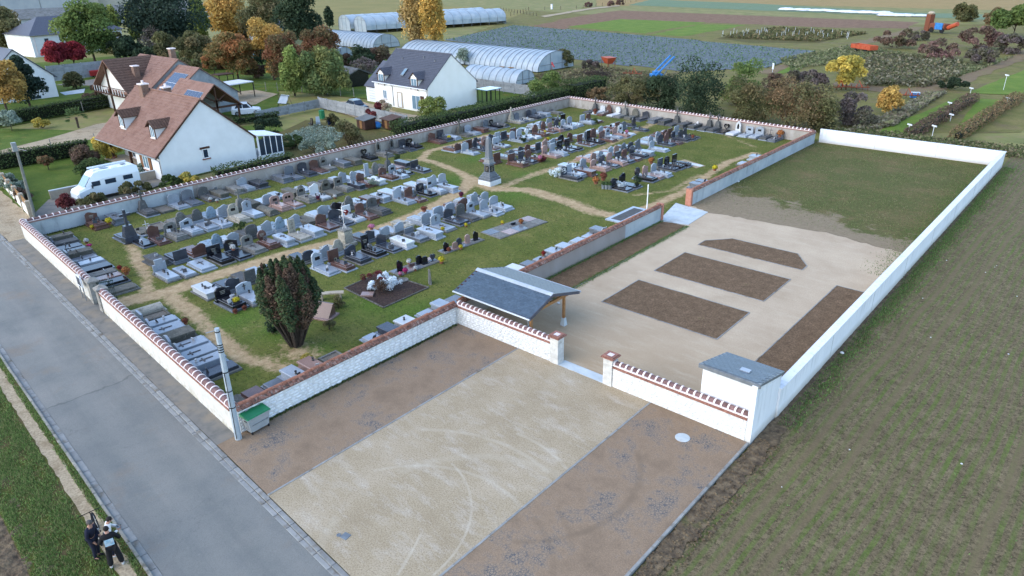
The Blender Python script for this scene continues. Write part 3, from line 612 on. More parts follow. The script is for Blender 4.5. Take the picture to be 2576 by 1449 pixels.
def make_grave(label, shape, col, x, y, face, w, k, ex, tilt=0):
    rr = random.Random(k * 13 + 5); g = GM[col]
    t = thing('grave', label, 'grave', (x, y, 0), FACE[face] + tilt + rr.uniform(-.02, .02), 'graves in the old cemetery')
    z1 = .07 + .0031 * (k % 23); L = 1.95 + rr.uniform(-.12, .15); hw = w / 2
    base = g if col in ('old', 'moss', 'oldd', 'cream', 'brown', 'pink') and rr.random() < .7 else (GM['old'] if rr.random() < .35 else GM['grey'] if col in ('dark', 'grey', 'black') else GM['light'])
    flatish = shape in ('flat', 'raised', 'dome')
    if shape == 'frame':
        h = z1 + .12
        for (a, b, c, d) in ((-hw, -hw + .14, -.1, L), (hw - .14, hw, -.1, L), (-hw + .141, hw - .141, -.1, .05), (-hw + .141, hw - .141, L - .14, L)): MB().bbox(a, b, c, d, -.05, h, .02).obj('kerb', g, t)
        MB().box(-hw + .14, hw - .14, .05, L - .14, -.05, h - .07).obj('gravel_fill', M['gsoil'], t)
    else:
        MB().bbox(-hw, hw, -.28, L + .14, -.05, z1, .01).obj('plinth', base, t)
        sw = hw - rr.uniform(.06, .14)
        y0 = -.18 if flatish else .13
        if shape == 'dome':
            n = 8; pr = [(-sw, z1 - .03)] + [(-sw * math.cos(math.pi * i / n), z1 + .12 + .26 * math.sin(math.pi * i / n)) for i in range(n + 1)] + [(sw, z1 - .03)]
            MB().yprism(pr, y0, L - .02).obj('tomb_cover', g, t)
        else:
            hz = {'raised': .42, 'flat': .16}.get(shape, rr.choice((.14, .2, .26))) + z1
            if hz > .35 + z1:
                MB().box(-sw + .05, sw - .05, y0 + .05, L - .06, z1 - .02, hz - .13).obj('tomb_body', g, t)
                MB().bbox(-sw, sw, y0, L, hz - .13, hz, .02).obj('tomb_slab', g, t)
            else:
                b = MB(); b.bbox(-sw, sw, y0, L, z1 - .02, hz, .025)
                b.obj('tomb_slab', g, t)
                if hz > .24 + z1 and not flatish: MB().bbox(-sw + .14, sw - .14, y0 + .35, L - .2, hz, hz + .07, .02).obj('upper_slab', g, t)
            zt = hz
            if 'c' in ex:   # bronze crucifix lying on the slab
                b = MB(); b.box(-.035, .035, .5, 1.25, zt, zt + .04); b.box(-.22, -.036, .68, .75, zt, zt + .04); b.box(.036, .22, .68, .75, zt, zt + .04); b.obj('crucifix', M['orn'], t)
            no = ex.count('o') * 2 + (1 if rr.random() < .5 else 0)
            for q in range(no):
                ox, oy = rr.uniform(-sw + .15, sw - .15), rr.uniform(y0 + .15, L * .75); s = rr.uniform(.09, .17)
                b = MB().hexa([(-s, -.03, 0), (s, -.03, 0), (s, .03, 0), (-s, .03, 0), (-s * .9, -.1, s * 1.5), (s * .9, -.1, s * 1.5), (s * .9, -.05, s * 1.5), (-s * .9, -.05, s * 1.5)]) if rr.random() < .6 else MB().lathe([(.05, 0), (.08, .05), (.045, .1), (.075, .2), (.06, .21)], 7)
                b.obj('memorial_plaque' if len(b.v) == 8 else 'vase', rr.choice((M['orn'], M['orn'], M['ornw'], M['plq'])), t, (ox, oy, zt + .07 if not flatish and hz > .24 + z1 else zt), rr.uniform(-.4, .4))
    if flatish or shape == 'frame': return t
    hb = z1 + rr.uniform(.12, .2)
    if shape in ('cross', 'bigcross'):
        s = 1.35 if shape == 'bigcross' else 1.0
        MB().hexa([(-.42 * s, -.32 * s, z1), (.42 * s, -.32 * s, z1), (.42 * s, .3 * s, z1), (-.42 * s, .3 * s, z1), (-.42 * s, -.32 * s, z1 + .3 * s), (.42 * s, -.32 * s, z1 + .3 * s), (.42 * s, .3 * s, z1 + .3 * s), (-.42 * s, .3 * s, z1 + .3 * s)]).obj('pedestal', g, t)
        MB().hexa([(-.36 * s, -.24 * s, z1 + .3 * s), (.36 * s, -.24 * s, z1 + .3 * s), (.36 * s, .22 * s, z1 + .3 * s), (-.36 * s, .22 * s, z1 + .3 * s), (-.22 * s, -.16 * s, z1 + 1.0 * s), (.22 * s, -.16 * s, z1 + 1.0 * s), (.22 * s, .14 * s, z1 + 1.0 * s), (-.22 * s, .14 * s, z1 + 1.0 * s)]).obj('die', g, t)
        cross_bm(MB(), z1 + 1.0 * s, .95 * s, .62 * s, .14 * s).obj('cross', g, t)
        return t
    if shape == 'ironcross':
        MB().bbox(-.16, .16, -.12, .12, z1, z1 + .35, .03).obj('footing', g, t); cross_bm(MB(), z1 + .35, .8, .5, .045).obj('cross', M['ornw'] if 'w' in ex else M['orn'], t); return t
    h = {'tall': 1.1, 'niche': 1.25, 'low': .45, 'disc': .85, 'heart': .75, 'shoulder': 1.0}.get(shape, rr.uniform(.72, .92)); ww = w * {'tall': .5, 'niche': .55, 'disc': .72, 'heart': .66, 'shoulder': .8}.get(shape, rr.uniform(.78, .9))
    pr = hs_profile(shape, ww, h); th = rr.uniform(.055, .075)
    if rr.random() < .5: pr = [(-p[0], p[1]) for p in pr][::-1]
    MB().bbox(-ww / 2 - .05, ww / 2 + .05, -.13, .125, z1 - .02, hb, .015).obj('headstone_base', base if rr.random() < .5 else g, t)
    hs = MB().yprism([(p[0], hb + p[1]) for p in pr], -th, th).obj('headstone', g, t)
    if 'p' in ex: MB().box(-.2, .2, th, th + .02, hb + h * .38, hb + h * .38 + .24).obj('plaque', M['plq'], hs)
    if 'q' in ex:
        for q in (-.22, .1): MB().box(q, q + .22, th, th + .02, hb + h * .4, hb + h * .4 + .2).obj('plaque', M['plq'], hs)
    if 'x' in ex: cross_bm(MB(), hb + h * .3, .42, .22, .05, th + .015).obj('engraved_cross', M['orn'], hs)
    if shape == 'niche': MB().yprism([(-.14, hb + .3), (-.14, hb + .75), (0, hb + 1.0), (.14, hb + .75), (.14, hb + .3)], th, th + .015).obj('niche_panel', M['plq'], hs)
    if 'g' in ex:   # gilded lettering lines
        for q in range(3): MB().box(-.18 + .03 * q, .2 - .02 * q, th, th + .008, hb + h * .62 - .1 * q, hb + h * .62 - .1 * q + .035).obj('engraved_line', GM['cream'], hs)
    return t
REG = {'A': (120, 820, 4.954), 'B': (520, 760, 4.954), 'C': (940, 780, 4.954), 'D': (1360, 700, 4.954), 'E': (640, 640, 4.954), 'F': (1060, 560, 4.954), 'G': (1560, 440, 4.954), 'H': (2000, 440, 4.954), 'I': (560, 1040, 4.954), 'J': (500, 1160, 4.954),
       'K': (2060, 600, 2.8), 'L': (2360, 420, 2.8), 'M': (2240, 360, 2.8), 'N': (2680, 420, 2.8), 'O': (1480, 940, 2.8), 'P': (880, 1340, 2.8), 'Q': (1840, 360, 2.8), 'R': (1980, 800, 2.8), 'S': (1280, 1020, 2.8), 'Z': (1000, 562, 2.576)}
def RG(r, x, y, z=0.0):
    a, b, s = REG[r]; return W((a + x / s) * .644, (b + y / s) * .644, z)
ROWS = {'rf': ('+y', 'from the corner beside far road wall'), 'rn': ('+y', 'from the gate beside the near road wall'), 'lw': ('+x', 'from road by the garden wall'), 'bw': ('-y', 'from the left against the back wall'),
        '2r': ('-x', 'from the road in the second rank'), '2f': ('+x', 'from the road in the third rank'), '3r': ('-x', 'from the road in the fourth rank'), '3f': ('+x', 'from the road in the fifth rank'), '4r': ('-x', 'from the road in the sixth rank'), '4f': ('+x', 'from the road in the seventh rank'),
        '5r': ('-x', 'beyond the obelisk in its first rank'), '5f': ('+x', 'beyond the obelisk in its second rank'), '6r': ('-x', 'beyond the obelisk in its third rank'), '6f': ('+x', 'beyond the obelisk in its fourth rank'), '7r': ('-x', 'beyond the obelisk in its fifth rank'), '7f': ('+x', 'beyond the obelisk in its sixth rank'),
        '8f': ('+x', 'from the cross path near the concrete pad'), 'w': ('-x', 'from the bin against the dividing wall')}
TAB = '''rf A590,470,raised,moss A690,580,square,oldd A800,660,wave,dark,o A880,745,flat,black,o A990,810,raised,moss A1060,870,square,grey A1150,940,flat,light,o A1280,1080,peak,black A1440,1170,flat,old A1500,1260,flat,pink,oo A1650,1330,flat,black,o A1900,1440,flat,moss
rn J390,230,dome,cream J620,280,frame,moss J680,400,square,light,o J830,560,wave,light,c J1000,660,raised,moss J1230,850,peak,light,c J1390,1010,peak,light,c J1600,1170,raised,light,c J1850,1340,low,dark
lw A1215,230,wave,brown,oog A1650,130,raised,grey,c B230,290,cross,oldd B650,290,frame,moss E220,740,wave,light,oo E500,680,round,grey,o E760,590,peak,oldd,c E1110,550,raised,moss E1370,450,raised,old E1540,420,wave,light E1880,360,raised,dark E2300,240,raised,grey F390,600,round,grey,o F620,530,round,dark F830,470,peak,brown F1055,440,shoulder,old,p F1380,350,raised,grey F1590,300,raised,moss F1790,235,heart,black,oog F1945,140,niche,old F2255,90,niche,oldd G20,620,square,dark,o G175,640,round,black,oog G620,510,wave,brown G780,470,square,dark,o G1040,440,dome,light G1090,370,cross,moss G1350,350,round,light,oo G1580,290,raised,brown G1615,250,round,grey G1750,220,heart,black,g G1970,220,dome,oldd Q430,300,cross,cream Q500,290,round,grey,oo Q630,290,flat,cream Q650,255,round,dark Q710,245,round,grey,oo Q850,240,raised,light Q960,215,flat,old
bw M235,190,cross,oldd M320,205,peak,white M405,205,shoulder,brown,oo M495,225,disc,white M575,235,cross,old M675,255,shoulder,moss M775,275,wave,dark M845,305,raised,grey M960,330,raised,oldd M1110,320,cross,oldd M1165,355,raised,oldd M1300,365,raised,oldd,o N230,215,cross,oldd N345,220,cross,oldd N470,225,heart,black,g N590,245,niche,white N710,265,square,light,p N835,275,peak,light,p N945,300,ironcross,oldd N1050,300,low,grey,oo
2r A1930,560,bigcross,dark B230,700,ironcross,moss,w B470,590,frame,old B920,540,shoulder,old B1250,500,shoulder,oldd B1530,440,shoulder,blue B1800,400,wave,light E1480,850,cross,old E1750,760,raised,moss E2010,740,round,light E2180,570,flat,light,c E2450,520,raised,moss F600,830,flat,light F850,780,raised,old F1110,740,raised,oldd F1370,700,wave,light F1590,670,wave,light F1770,560,tall,light F2010,540,shoulder,old F2210,440,cross,oldd F2390,420,flat,pink G90,970,raised,dark
2f B200,890,flat,black,o B390,800,wave,brown,oo B730,720,peak,old,poo B1040,630,wave,light,pc B1450,590,flat,light,oo B1720,520,flat,light,oo E1350,990,shoulder,cream,p E1620,890,peak,light,x E2000,870,dome,moss E2150,770,round,pink,p E2410,720,round,pink,qo F580,1010,shoulder,old,po F830,970,wave,white,oo F1060,890,shoulder,moss,p F1300,800,square,old,p F1630,780,raised,dark,o F1730,720,wave,brown,o F2050,680,raised,white,o F2150,600,wave,brown,o F2340,560,round,light,poo G100,1130,flat,black,oo G290,1050,square,dark,oo
3r B430,1210,raised,oldd,o B930,1250,square,dark B1290,1140,wave,brown B1620,980,shoulder,blue B1950,930,peak,light B2250,770,round,oldd C510,620,wave,light C770,560,shoulder,blue C1050,480,wave,light C1250,370,flat,moss C1600,300,peak,light C1860,230,wave,black C2090,140,shoulder,old D200,430,raised,light,c D400,340,raised,brown D610,310,raised,light,oo D780,220,raised,light,o D1050,170,raised,light,oo D1280,90,raised,light,oo G610,1330,wave,light G800,1320,round,light
3f I310,60,step,light,o I800,80,flat,light,c B1330,1330,flat,light,c B1570,1160,square,black,cg B1900,1060,wave,black,g C130,860,round,old,pc C430,770,disc,brown,og C840,730,raised,light,c C1010,640,tall,cream C1400,560,raised,light,o C1560,450,wave,brown C1810,350,wave,dark,oo C2050,270,square,white,oo C2300,230,peak,brown D460,540,round,oldd,x D940,330,wave,light,oo D1150,310,wave,brown,oo D1380,190,peak,black,g D1580,160,tall,light,p D1900,130,raised,light,c
4r I1200,400,raised,white,co I1740,430,wave,dark I2090,260,square,oldd I2330,170,round,light C1330,1130,round,dark C1600,1110,wave,light C1890,1010,shoulder,cream D420,1150,wave,dark D710,1090,wave,light D990,1010,wave,light D1110,870,raised,cream,c D1510,820,round,light D1740,690,round,light D1970,620,round,light D2220,540,wave,brown D2420,430,wave,light Z2300,560,round,light
4f I1550,610,wave,black,oog I1960,510,peak,light,xo C1490,1240,wave,light,po C1800,1180,square,brown,oo C2120,1050,wave,dark,o D330,1320,tall,black,oog D640,1220,wave,dark,oo D1060,1170,raised,white,o D1190,1030,low,grey,oo D1570,990,raised,light,c D1690,850,round,light,xc D1930,730,wave,dark,c D2170,660,round,oldd D2390,590,peak,light,po Z2280,650,peak,light,oo Z2390,600,round,light,oo
5r G1130,720,wave,brown G1280,600,square,brown G1440,560,heart,dark G1600,590,wave,pink Q225,530,wave,dark Q280,540,square,light Q380,500,square,dark Q470,470,square,brown Q600,400,flat,black,oo Q770,370,wave,light Q850,340,wave,light Q1005,300,square,black
5f G1270,720,round,light,oo G1430,650,disc,dark,oo G1680,640,wave,brown,oo G1880,590,square,light,oo Q450,500,round,light,oo Q530,475,round,light,oo Q600,465,heart,white,oo Q700,435,shoulder,brown,oo Q780,400,shoulder,brown,oo Q860,390,round,pink,oo Q935,370,round,dark,oo Q1000,360,peak,light,oo Q1075,335,round,light,o Q1215,312,square,light,oo Q1280,292,round,brown,o
6r Q365,770,square,brown Q440,705,wave,grey Q545,660,wave,dark Q630,640,wave,brown Q715,640,square,dark Q800,590,wave,pink Q885,580,wave,light Q965,545,wave,black Q1045,515,wave,brown M145,490,square,grey M215,470,round,brown M290,430,wave,light M390,385,flat,pink M445,352,flat,white M500,390,square,brown M580,390,peak,grey M645,375,shoulder,dark
6f Q440,755,square,brown,oo Q545,725,square,dark,oo Q625,705,round,brown,oo Q805,662,round,pink Q885,645,square,light,oo Q965,605,square,black,oo Q1050,588,square,black,o H1310,560,square,brown,oo H1480,520,tall,black,oo H1740,480,peak,brown,o H1850,420,peak,light,p H1980,400,wave,pink,oo H2090,360,square,white,p M740,395,flat,dark,o
7r H1100,1010,raised,light,oo H1390,1030,wave,light H1550,900,wave,pink H1710,870,wave,light H1860,780,wave,light H2010,760,wave,pink H2150,720,wave,grey H2290,690,round,dark H2430,660,wave,grey M850,550,wave,light M920,510,wave,light M995,480,wave,brown M1055,460,square,brown M1125,440,square,light
7f H900,1130,square,light,o H1070,1180,wave,dark H1400,1120,raised,brown H1570,1030,round,pink,oo H1730,960,round,dark,oo H1880,920,round,pink,oo H2040,870,square,dark,oo H2170,830,round,brown,o H2340,770,round,dark,oo M790,645,raised,light,o M870,600,peak,light M945,540,round,dark,o M1015,520,shoulder,brown,o M1085,490,round,dark,oo M1160,482,round,dark,o M1215,462,round,dark,o
8f K945,345,wave,black,oo K1035,312,wave,black K1200,242,disc,black,o K1290,212,wave,pink L600,632,square,dark,oo L690,612,round,black,o L755,600,square,black L600,712,round,light,oo
w P190,570,flat,moss P330,500,flat,brown P450,450,flat,grey P690,320,raised,light,o P880,240,raised,pink,o P1130,130,frame,old S500,805,flat,light,o S660,740,raised,dark S850,640,raised,white S1060,550,flat,light,oo S1250,460,raised,light S1370,400,flat,grey R90,680,raised,white R200,620,flat,grey R330,575,flat,light,oo R490,490,raised,light,o R620,440,raised,light R750,370,flat,light,oo R850,320,flat,light,oo R960,250,raised,grey,o N110,790,raised,grey N40,812,raised,grey N560,590,flat,light,o N690,515,raised,light,o'''
ROWPOS = {}; gk = 0; GRAVES = {}
for ln in TAB.split('\n'):
    row, *items = ln.split(' '); face, where = ROWS[row]; lst = []
    for it in items:
        q = it.split(','); r = q[0][0]; px, py = float(q[0][1:]), float(q[1]); shape, col = q[2], q[3]; ex = q[4] if len(q) > 4 else ''
        flat = shape in ('flat', 'raised', 'dome', 'frame')
        x, y = RG(r, px, py, {'raised': .5, 'dome': .4, 'flat': .28, 'frame': .2}.get(shape, .28))
        fx, fy = {'+x': (1, 0), '-x': (-1, 0), '+y': (0, 1), '-y': (0, -1)}[face]
        if flat: x -= fx * 1.0; y -= fy * 1.0
        lst.append([x, y, shape, col, ex])
    ax = 1 if 'x' in face else 0
    lst.sort(key=lambda a: a[ax])
    s = np.array([a[ax] for a in lst]); p = np.array([a[1 - ax] for a in lst])
    for it_ in range(3):
        cf = np.polyfit(s, p, 1); rs = p - np.polyval(cf, s); p = np.polyval(cf, s) + np.clip(rs, -.35, .35)
    # keep neighbours apart
    for it_ in range(60):
        for i in range(len(s) - 1):
            dlt = s[i + 1] - s[i]
            if dlt < 1.12: m_ = (1.12 - dlt) / 2; s[i] -= m_; s[i + 1] += m_
    if row == 'lw': p = np.full(len(p), 0) + (-66.9 + (s - 15.35) * .0158) + .62
    if row == 'rf' or row == 'rn': p = np.array([RW(v) + .85 for v in s])
    if row == 'bw': p = np.array([88.1 - (v + 65.75) * .056 - .62 for v in s])
    if row == 'w': p = np.full(len(p), -29.0)
    ROWPOS[row] = (s, p, lst)
    for i, a in enumerate(lst):
        gap = min([abs(s[i] - s[j]) for j in (i - 1, i + 1) if 0 <= j < len(s)])
        w_ = min(1.22, gap * .95)
        x, y = (p[i], s[i]) if ax == 1 else (s[i], p[i])
        lab = f"{GW[a[3]]} grave with {SW[a[2]]}, {ordinal(i + 1)} {where}"
        GRAVES[(row, i)] = make_grave(lab, a[2], a[3], x, y, face, w_, gk, a[4], tilt=(-.0158 if row == 'lw' else -.056 if row == 'bw' else -.075 if row in ('rf', 'rn') else 0)); gk += 1
# ---------------------------------------------------------------- urn plots, obelisk, calvary, flowers
def urn_plot(lab, pts, steles, tiles=(5, 2)):
    p = [RG(*q) for q in pts]; c = Vector((sum(a[0] for a in p) / 4, sum(a[1] for a in p) / 4, 0)); e = thing('urn_plot', lab, 'urn plot', c)
    L = max(math.hypot(p[1][0] - p[0][0], p[1][1] - p[0][1]), 1); w = math.hypot(p[2][0] - p[1][0], p[2][1] - p[1][1]); an = math.atan2(p[1][1] - p[0][1], p[1][0] - p[0][0]); e.rotation_euler.z = an
    MB().bbox(-L / 2, L / 2, -w / 2, w / 2, -.05, .06, .01).obj('surround', GM['old'], e)
    nx, ny = tiles
    for i in range(nx):
        for j in range(ny): MB().bbox(-L / 2 + .06 + i * (L - .12) / nx + .015, -L / 2 + .06 + (i + 1) * (L - .12) / nx - .015, -w / 2 + .06 + j * (w - .12) / ny + .015, -w / 2 + .06 + (j + 1) * (w - .12) / ny - .015, .05, .085, .008).obj('cover_slab', GM[('old', 'grey', 'old', 'pink', 'old')[(i * 3 + j) % 5]], e)
    for (f, v, shape, col, hh) in steles:
        pr = hs_profile(shape, .45, hh); MB().xprism([(q[0], .1 + q[1]) for q in pr], -.05, .05).obj('stele', GM[col], e, (-L / 2 + f * L, -w / 2 + v * w, 0), R(90) + R(-8)); MB().bbox(-.28, .28, -.2, .2, .08, .115, .01).obj('stele_base', GM[col], e, (-L / 2 + f * L, -w / 2 + v * w, 0))
urn_plot('urn plot with five small steles on concrete, beside the third urn field', [('D', 1730, 1400, 0), ('D', 2500, 1130, 0), ('D', 2640, 1190, 0), ('D', 1880, 1440, 0)], [(.12, .5, 'wave', 'black', .65), (.3, .3, 'round', 'pink', .5), (.45, .55, 'peak', 'dark', .6), (.66, .55, 'round', 'pink', .65), (.86, .5, 'wave', 'black', .7)])
urn_plot('urn plot crowded with black steles and bouquets beside the mulch garden', [('O', 100, 340, 0), ('O', 560, 180, 0), ('O', 650, 235, 0), ('O', 260, 395, 0)], [(.15, .5, 'wave', 'black', .8), (.62, .6, 'round', 'black', .62), (.7, .35, 'round', 'black', .55), (.9, .4, 'heart', 'dark', .5), (.45, .6, 'low', 'brown', .2)])
urn_plot('bare urn plot with grey cover slabs and no steles, near the obelisk path', [('Z', 2280, 895, 0), ('Z', 2760, 730, 0), ('Z', 2930, 800, 0), ('Z', 2420, 945, 0)], [(.55, .7, 'low', 'black', .15)], (5, 2))
x, y = W(1232, 462)
ob = thing('war_memorial', 'tall stone obelisk on stepped base with black name plates', 'obelisk', (x, y, 0), R(1)); ob.scale = (1.04, 1.04, 1.12)
z = 0
for (a, h, m) in ((.78, .42, 'white'), (.74, .22, 'grey'), (.62, .16, 'grey'), (.52, .14, 'grey'), (.44, .12, 'grey')):
    MB().bbox(-a, a, -a, a, z, z + h, .015).obj('base_step', GM[m], ob); z += h
def frus(a, b, z0, z1): return MB().hexa([(-a, -a, z0), (a, -a, z0), (a, a, z0), (-a, a, z0), (-b, -b, z1), (b, -b, z1), (b, b, z1), (-b, b, z1)])
frus(.36, .33, z, z + .75).obj('die', GM['grey'], ob)
for q in range(4):
    MB().box(-.25, .25, -.372, -.345, z + .1, z + .62).obj('name_plate', M['plq'], ob, (0, 0, 0), q * math.pi / 2)
    for k in range(6): MB().box(-.2 + .02 * (k % 2), .2 - .03 * (k % 3), -.3765, -.372, z + .52 - .07 * k, z + .535 - .07 * k).obj('name_line', GM['cream'], ob, (0, 0, 0), q * math.pi / 2)
z += .75; MB().bbox(-.44, .44, -.44, .44, z, z + .12, .04).obj('cornice', GM['grey'], ob); z += .12
frus(.36, .3, z, z + .35).obj('lower_shaft', GM['grey'], ob); z += .35; MB().bbox(-.34, .34, -.34, .34, z, z + .07, .03).obj('moulding', GM['grey'], ob); z += .07
frus(.27, .17, z, z + 1.7).obj('shaft', GM['grey'], ob); z += 1.7; frus(.17, .02, z, z + .2).obj('tip', GM['grey'], ob)
x, y = RG('C', 2050, 880)
cv = thing('calvary', 'white iron cross on a squared cream stone pedestal beside the central path', 'cross', (x, y, 0), R(3))
MB().bbox(-.62, .62, -.62, .62, 0, .28, .02).obj('step', GM['cream'], cv); z = .28
for k in range(4):
    MB().bbox(-.4, -.003, -.4, .4, z, z + .24, .012).obj('stone_block', GM['cream'], cv); MB().bbox(.003, .4, -.4, .4, z, z + .24, .012).obj('stone_block', GM['cream'], cv); z += .245
MB().bbox(-.44, .44, -.44, .44, z, z + .14, .05).obj('capstone', GM['old'], cv); z += .14
b = MB().tube([(0, 0, z), (0, 0, z + 1.9)], .03, 6); b.tube([(-.42, 0, z + 1.45), (.42, 0, z + 1.45)], .028, 6)
for s in (-1, 1): b.tube([(.2 * s, 0, z), (.03 * s, 0, z + .35)], .02, 5); b.tube([(0, .2 * s, z), (0, .03 * s, z + .35)], .02, 5)
b.obj('iron_cross', M['ornw'], cv)
tag(MB().hexa([(-1.0, -.04, 0), (1.0, -.04, 0), (1.0, .04, 0), (-1.0, .04, 0), (-.97, .38, .95), (.97, .38, .95), (.97, .46, .95), (-.97, .46, .95)]).obj('stone_panel', GM['white'], None, (*W(1466, 270), .02), R(-3)), 'big white slab leaning against the back wall by the corner', 'slab')
def fcol(name, c): return mat(name, [tuple(v * .75 for v in c), c], 9, .8, .5, 30, bdist=.02, rnd=.1)
FC = {'yellow': fcol('yellow_bloom', A(212, 194, 40)), 'red': fcol('red_bloom', A(150, 40, 36)), 'orange': fcol('orange_bloom', A(176, 110, 58)), 'pink': fcol('pink_bloom', A(214, 130, 160)), 'magenta': fcol('magenta_bloom', A(200, 50, 120)), 'white': fcol('white_bloom', A(222, 222, 218)), 'purple': fcol('purple_bloom', A(96, 26, 58)), 'russet': fcol('russet_bloom', A(128, 70, 50)), 'green': fcol('pot_leaves', A(64, 88, 44)), 'silver': fcol('silver_leaves', A(160, 176, 180))}
M['pot'] = mat('terracotta_pot', [A(150, 92, 70), A(170, 112, 88)], 5, .8, .2, rnd=.2); M['zinc'] = mat('zinc_pot', [A(120, 126, 130), A(150, 156, 160)], 5, .5, .1, rnd=.1)
def bloom_mesh(seed, n=90):
    rr = random.Random(seed); b = MB()
    for i in range(n):
        u = rr.uniform(-.25, 1); t = rr.uniform(0, 6.28); s = math.sqrt(max(0, 1 - u * u)); p = Vector((s * math.cos(t), s * math.sin(t), u)) * rr.uniform(.75, 1.03)
        a = Vector((rr.uniform(-1, 1), rr.uniform(-1, 1), rr.uniform(-1, 1))).normalized(); c = p.cross(a).normalized(); d = p.cross(c).normalized(); k = .24
        b.add([p + (c + d) * k * .7, p + (c - d) * k * .7 + p * .06, p - (c + d) * k * .7, p - (c - d) * k * .7 + p * .06], [(0, 1, 2, 3)])
    b.lathe2((0, 0, .1), (.72, .72, .6), 7, 4)
    return b
BL = [bloom_mesh(s) for s in range(4)]
def flowers(r, x, y, col, size, lab, z=.3, pot='pot', sq=1.0):
    X, Y = RG(r, x, y, z); e = thing('flower_pot', lab, 'flowers', (X, Y, max(z - .15, .0)), random.uniform(0, 6), 'flower pots among the graves')
    MB().lathe([(size * .42, 0), (size * .55, size * .5), (size * .6, size * .52), (size * .45, size * .53)], 9).obj('pot', M[pot], e)
    b = random.choice(BL); me = b.mesh('blooms'); me.materials.append(FC[col]); o = bpy.data.objects.new('blooms', me); COL.objects.link(o); o.parent = e; o.location = (0, 0, size * (.5 + .45 * sq)); o.scale = (size * .85, size * .85, size * sq * .85)
for a in [('G', 965, 495, 'yellow', .3, 'bright yellow chrysanthemum on the grave below the garden wall'), ('A', 1515, 245, 'yellow', .34, 'yellow flower bunch at the brown grave in the road corner', .35), ('A', 1190, 340, 'yellow', .22, 'small yellow flower tuft at the brown grave in the road corner', .2), ('B', 1935, 1040, 'white', .27, 'white flower ball on the black wavy grave by the central path', .7),
          ('F', 1230, 1040, 'white', .24, 'white flower ball on the grass edge of the third rank', .15), ('F', 905, 1070, 'purple', .26, 'dark purple flower ball beside the third rank', .25), ('D', 2190, 320, 'purple', .3, 'purple red chrysanthemum behind the brown headstone near the path bend', .6), ('D', 1470, 590, 'russet', .36, 'wide russet flower cushion at the edge of the central path', .4, 'pot', .6),
          ('D', 450, 935, 'pink', .36, 'pink flower cushion beside the central path', .4, 'pot', .6), ('O', 685, 225, 'yellow', .3, 'yellow flower ball on bare ground beside the crowded urn plot', .2), ('O', 290, 335, 'magenta', .24, 'magenta bouquet on the crowded urn plot', .2), ('O', 235, 362, 'pink', .18, 'salmon bouquet on the crowded urn plot corner', .2), ('O', 330, 235, 'white', .24, 'white green bouquet behind the crowded urn plot', .2), ('O', 400, 305, 'white', .2, 'small white bouquet at the middle of the crowded urn plot', .2),
          ('D', 1950, 1370, 'russet', .22, 'russet flowers between the steles of the five stele urn plot', .15), ('D', 2180, 1320, 'yellow', .22, 'yellow green flowers in a square pot on the five stele urn plot', .2), ('Z', 2480, 795, 'yellow', .2, 'small yellow flowers on the bare urn plot', .15), ('R', 155, 190, 'orange', .26, 'orange yellow flowers at the right end of the bare urn plot', .2), ('C', 2040, 260, 'red', .26, 'red flower ball on the white framed headstone', .8),
          ('H', 660, 540, 'orange', .26, 'orange flower ball behind the third rank beyond the obelisk', .6), ('H', 700, 520, 'yellow', .24, 'yellow flower ball behind the third rank beyond the obelisk', .6), ('H', 640, 375, 'yellow', .22, 'yellow flowers on a brown grave beyond the obelisk', .4), ('H', 2220, 385, 'pink', .28, 'pink flower ball at the far end of the fourth rank', .4), ('H', 540, 890, 'pink', .3, 'pink white flower ball on dark foliage by the sandy track', .5), ('H', 215, 980, 'white', .24, 'white flower ball on the brown grave nearest the obelisk', .4), ('H', 130, 970, 'white', .2, 'small white flower ball on the brown grave nearest the obelisk', .4),
          ('N', 315, 675, 'yellow', .34, 'bright yellow double chrysanthemum by the far dividing wall', .4), ('L', 970, 320, 'russet', .3, 'red flowers in a white trough at the end of the sixth rank', .4, 'pot', .7), ('N', 1030, 310, 'orange', .5, 'heap of mixed orange flowers in the back right corner', .4), ('K', 1355, 95, 'orange', .4, 'orange flower mound behind the last rank by the pad', .5), ('K', 750, 315, 'orange', .42, 'orange flower mound at the left end of the last rank', .4), ('K', 830, 275, 'russet', .45, 'russet and green flower mound behind the zinc tubs', .4),
          ('A', 1720, 1130, 'red', .22, 'red flowers near the gate beside the far road wall', .3), ('A', 1850, 1210, 'orange', .34, 'orange flower clump near the gate beside the far road wall', .3), ('A', 1130, 690, 'magenta', .26, 'magenta flower cross on a dark slab beside the far road wall', .4, 'pot', .5), ('A', 1075, 610, 'white', .24, 'white bouquet at the foot of a slab beside the far road wall', .35), ('I', 1800, 680, 'yellow', .27, 'yellow flowers on the black wavy grave near the big cypress', .4), ('I', 1785, 890, 'russet', .2, 'russet flowers on the grass before the black wavy grave', .1), ('I', 1960, 820, 'russet', .2, 'second russet tuft on the grass before the black wavy grave', .1),
          ('J', 1110, 480, 'russet', .24, 'red flowers at the foot of a slab beside the near road wall', .3), ('R', 400, 535, 'red', .22, 'dark red flowers on a grave against the dividing wall', .4), ('E', 1720, 1225, 'orange', .24, 'orange flowers behind the fourth rank', .5), ('E', 900, 690, 'white', .22, 'cream flowers at the foot of a garden wall grave', .3), ('E', 1030, 715, 'white', .2, 'white flowers beside the cream flowers by the garden wall', .2), ('D', 2280, 900, 'yellow', .2, 'withered yellow flowers on the grass before the seventh rank', .1), ('D', 1830, 970, 'yellow', .22, 'pale yellow plant before the seventh rank', .2), ('M', 240, 225, 'russet', .42, 'russet bush by the leaning white slab', .3)]:
    flowers(a[0], a[1], a[2], a[3], a[4], a[5], *(a[6:]))
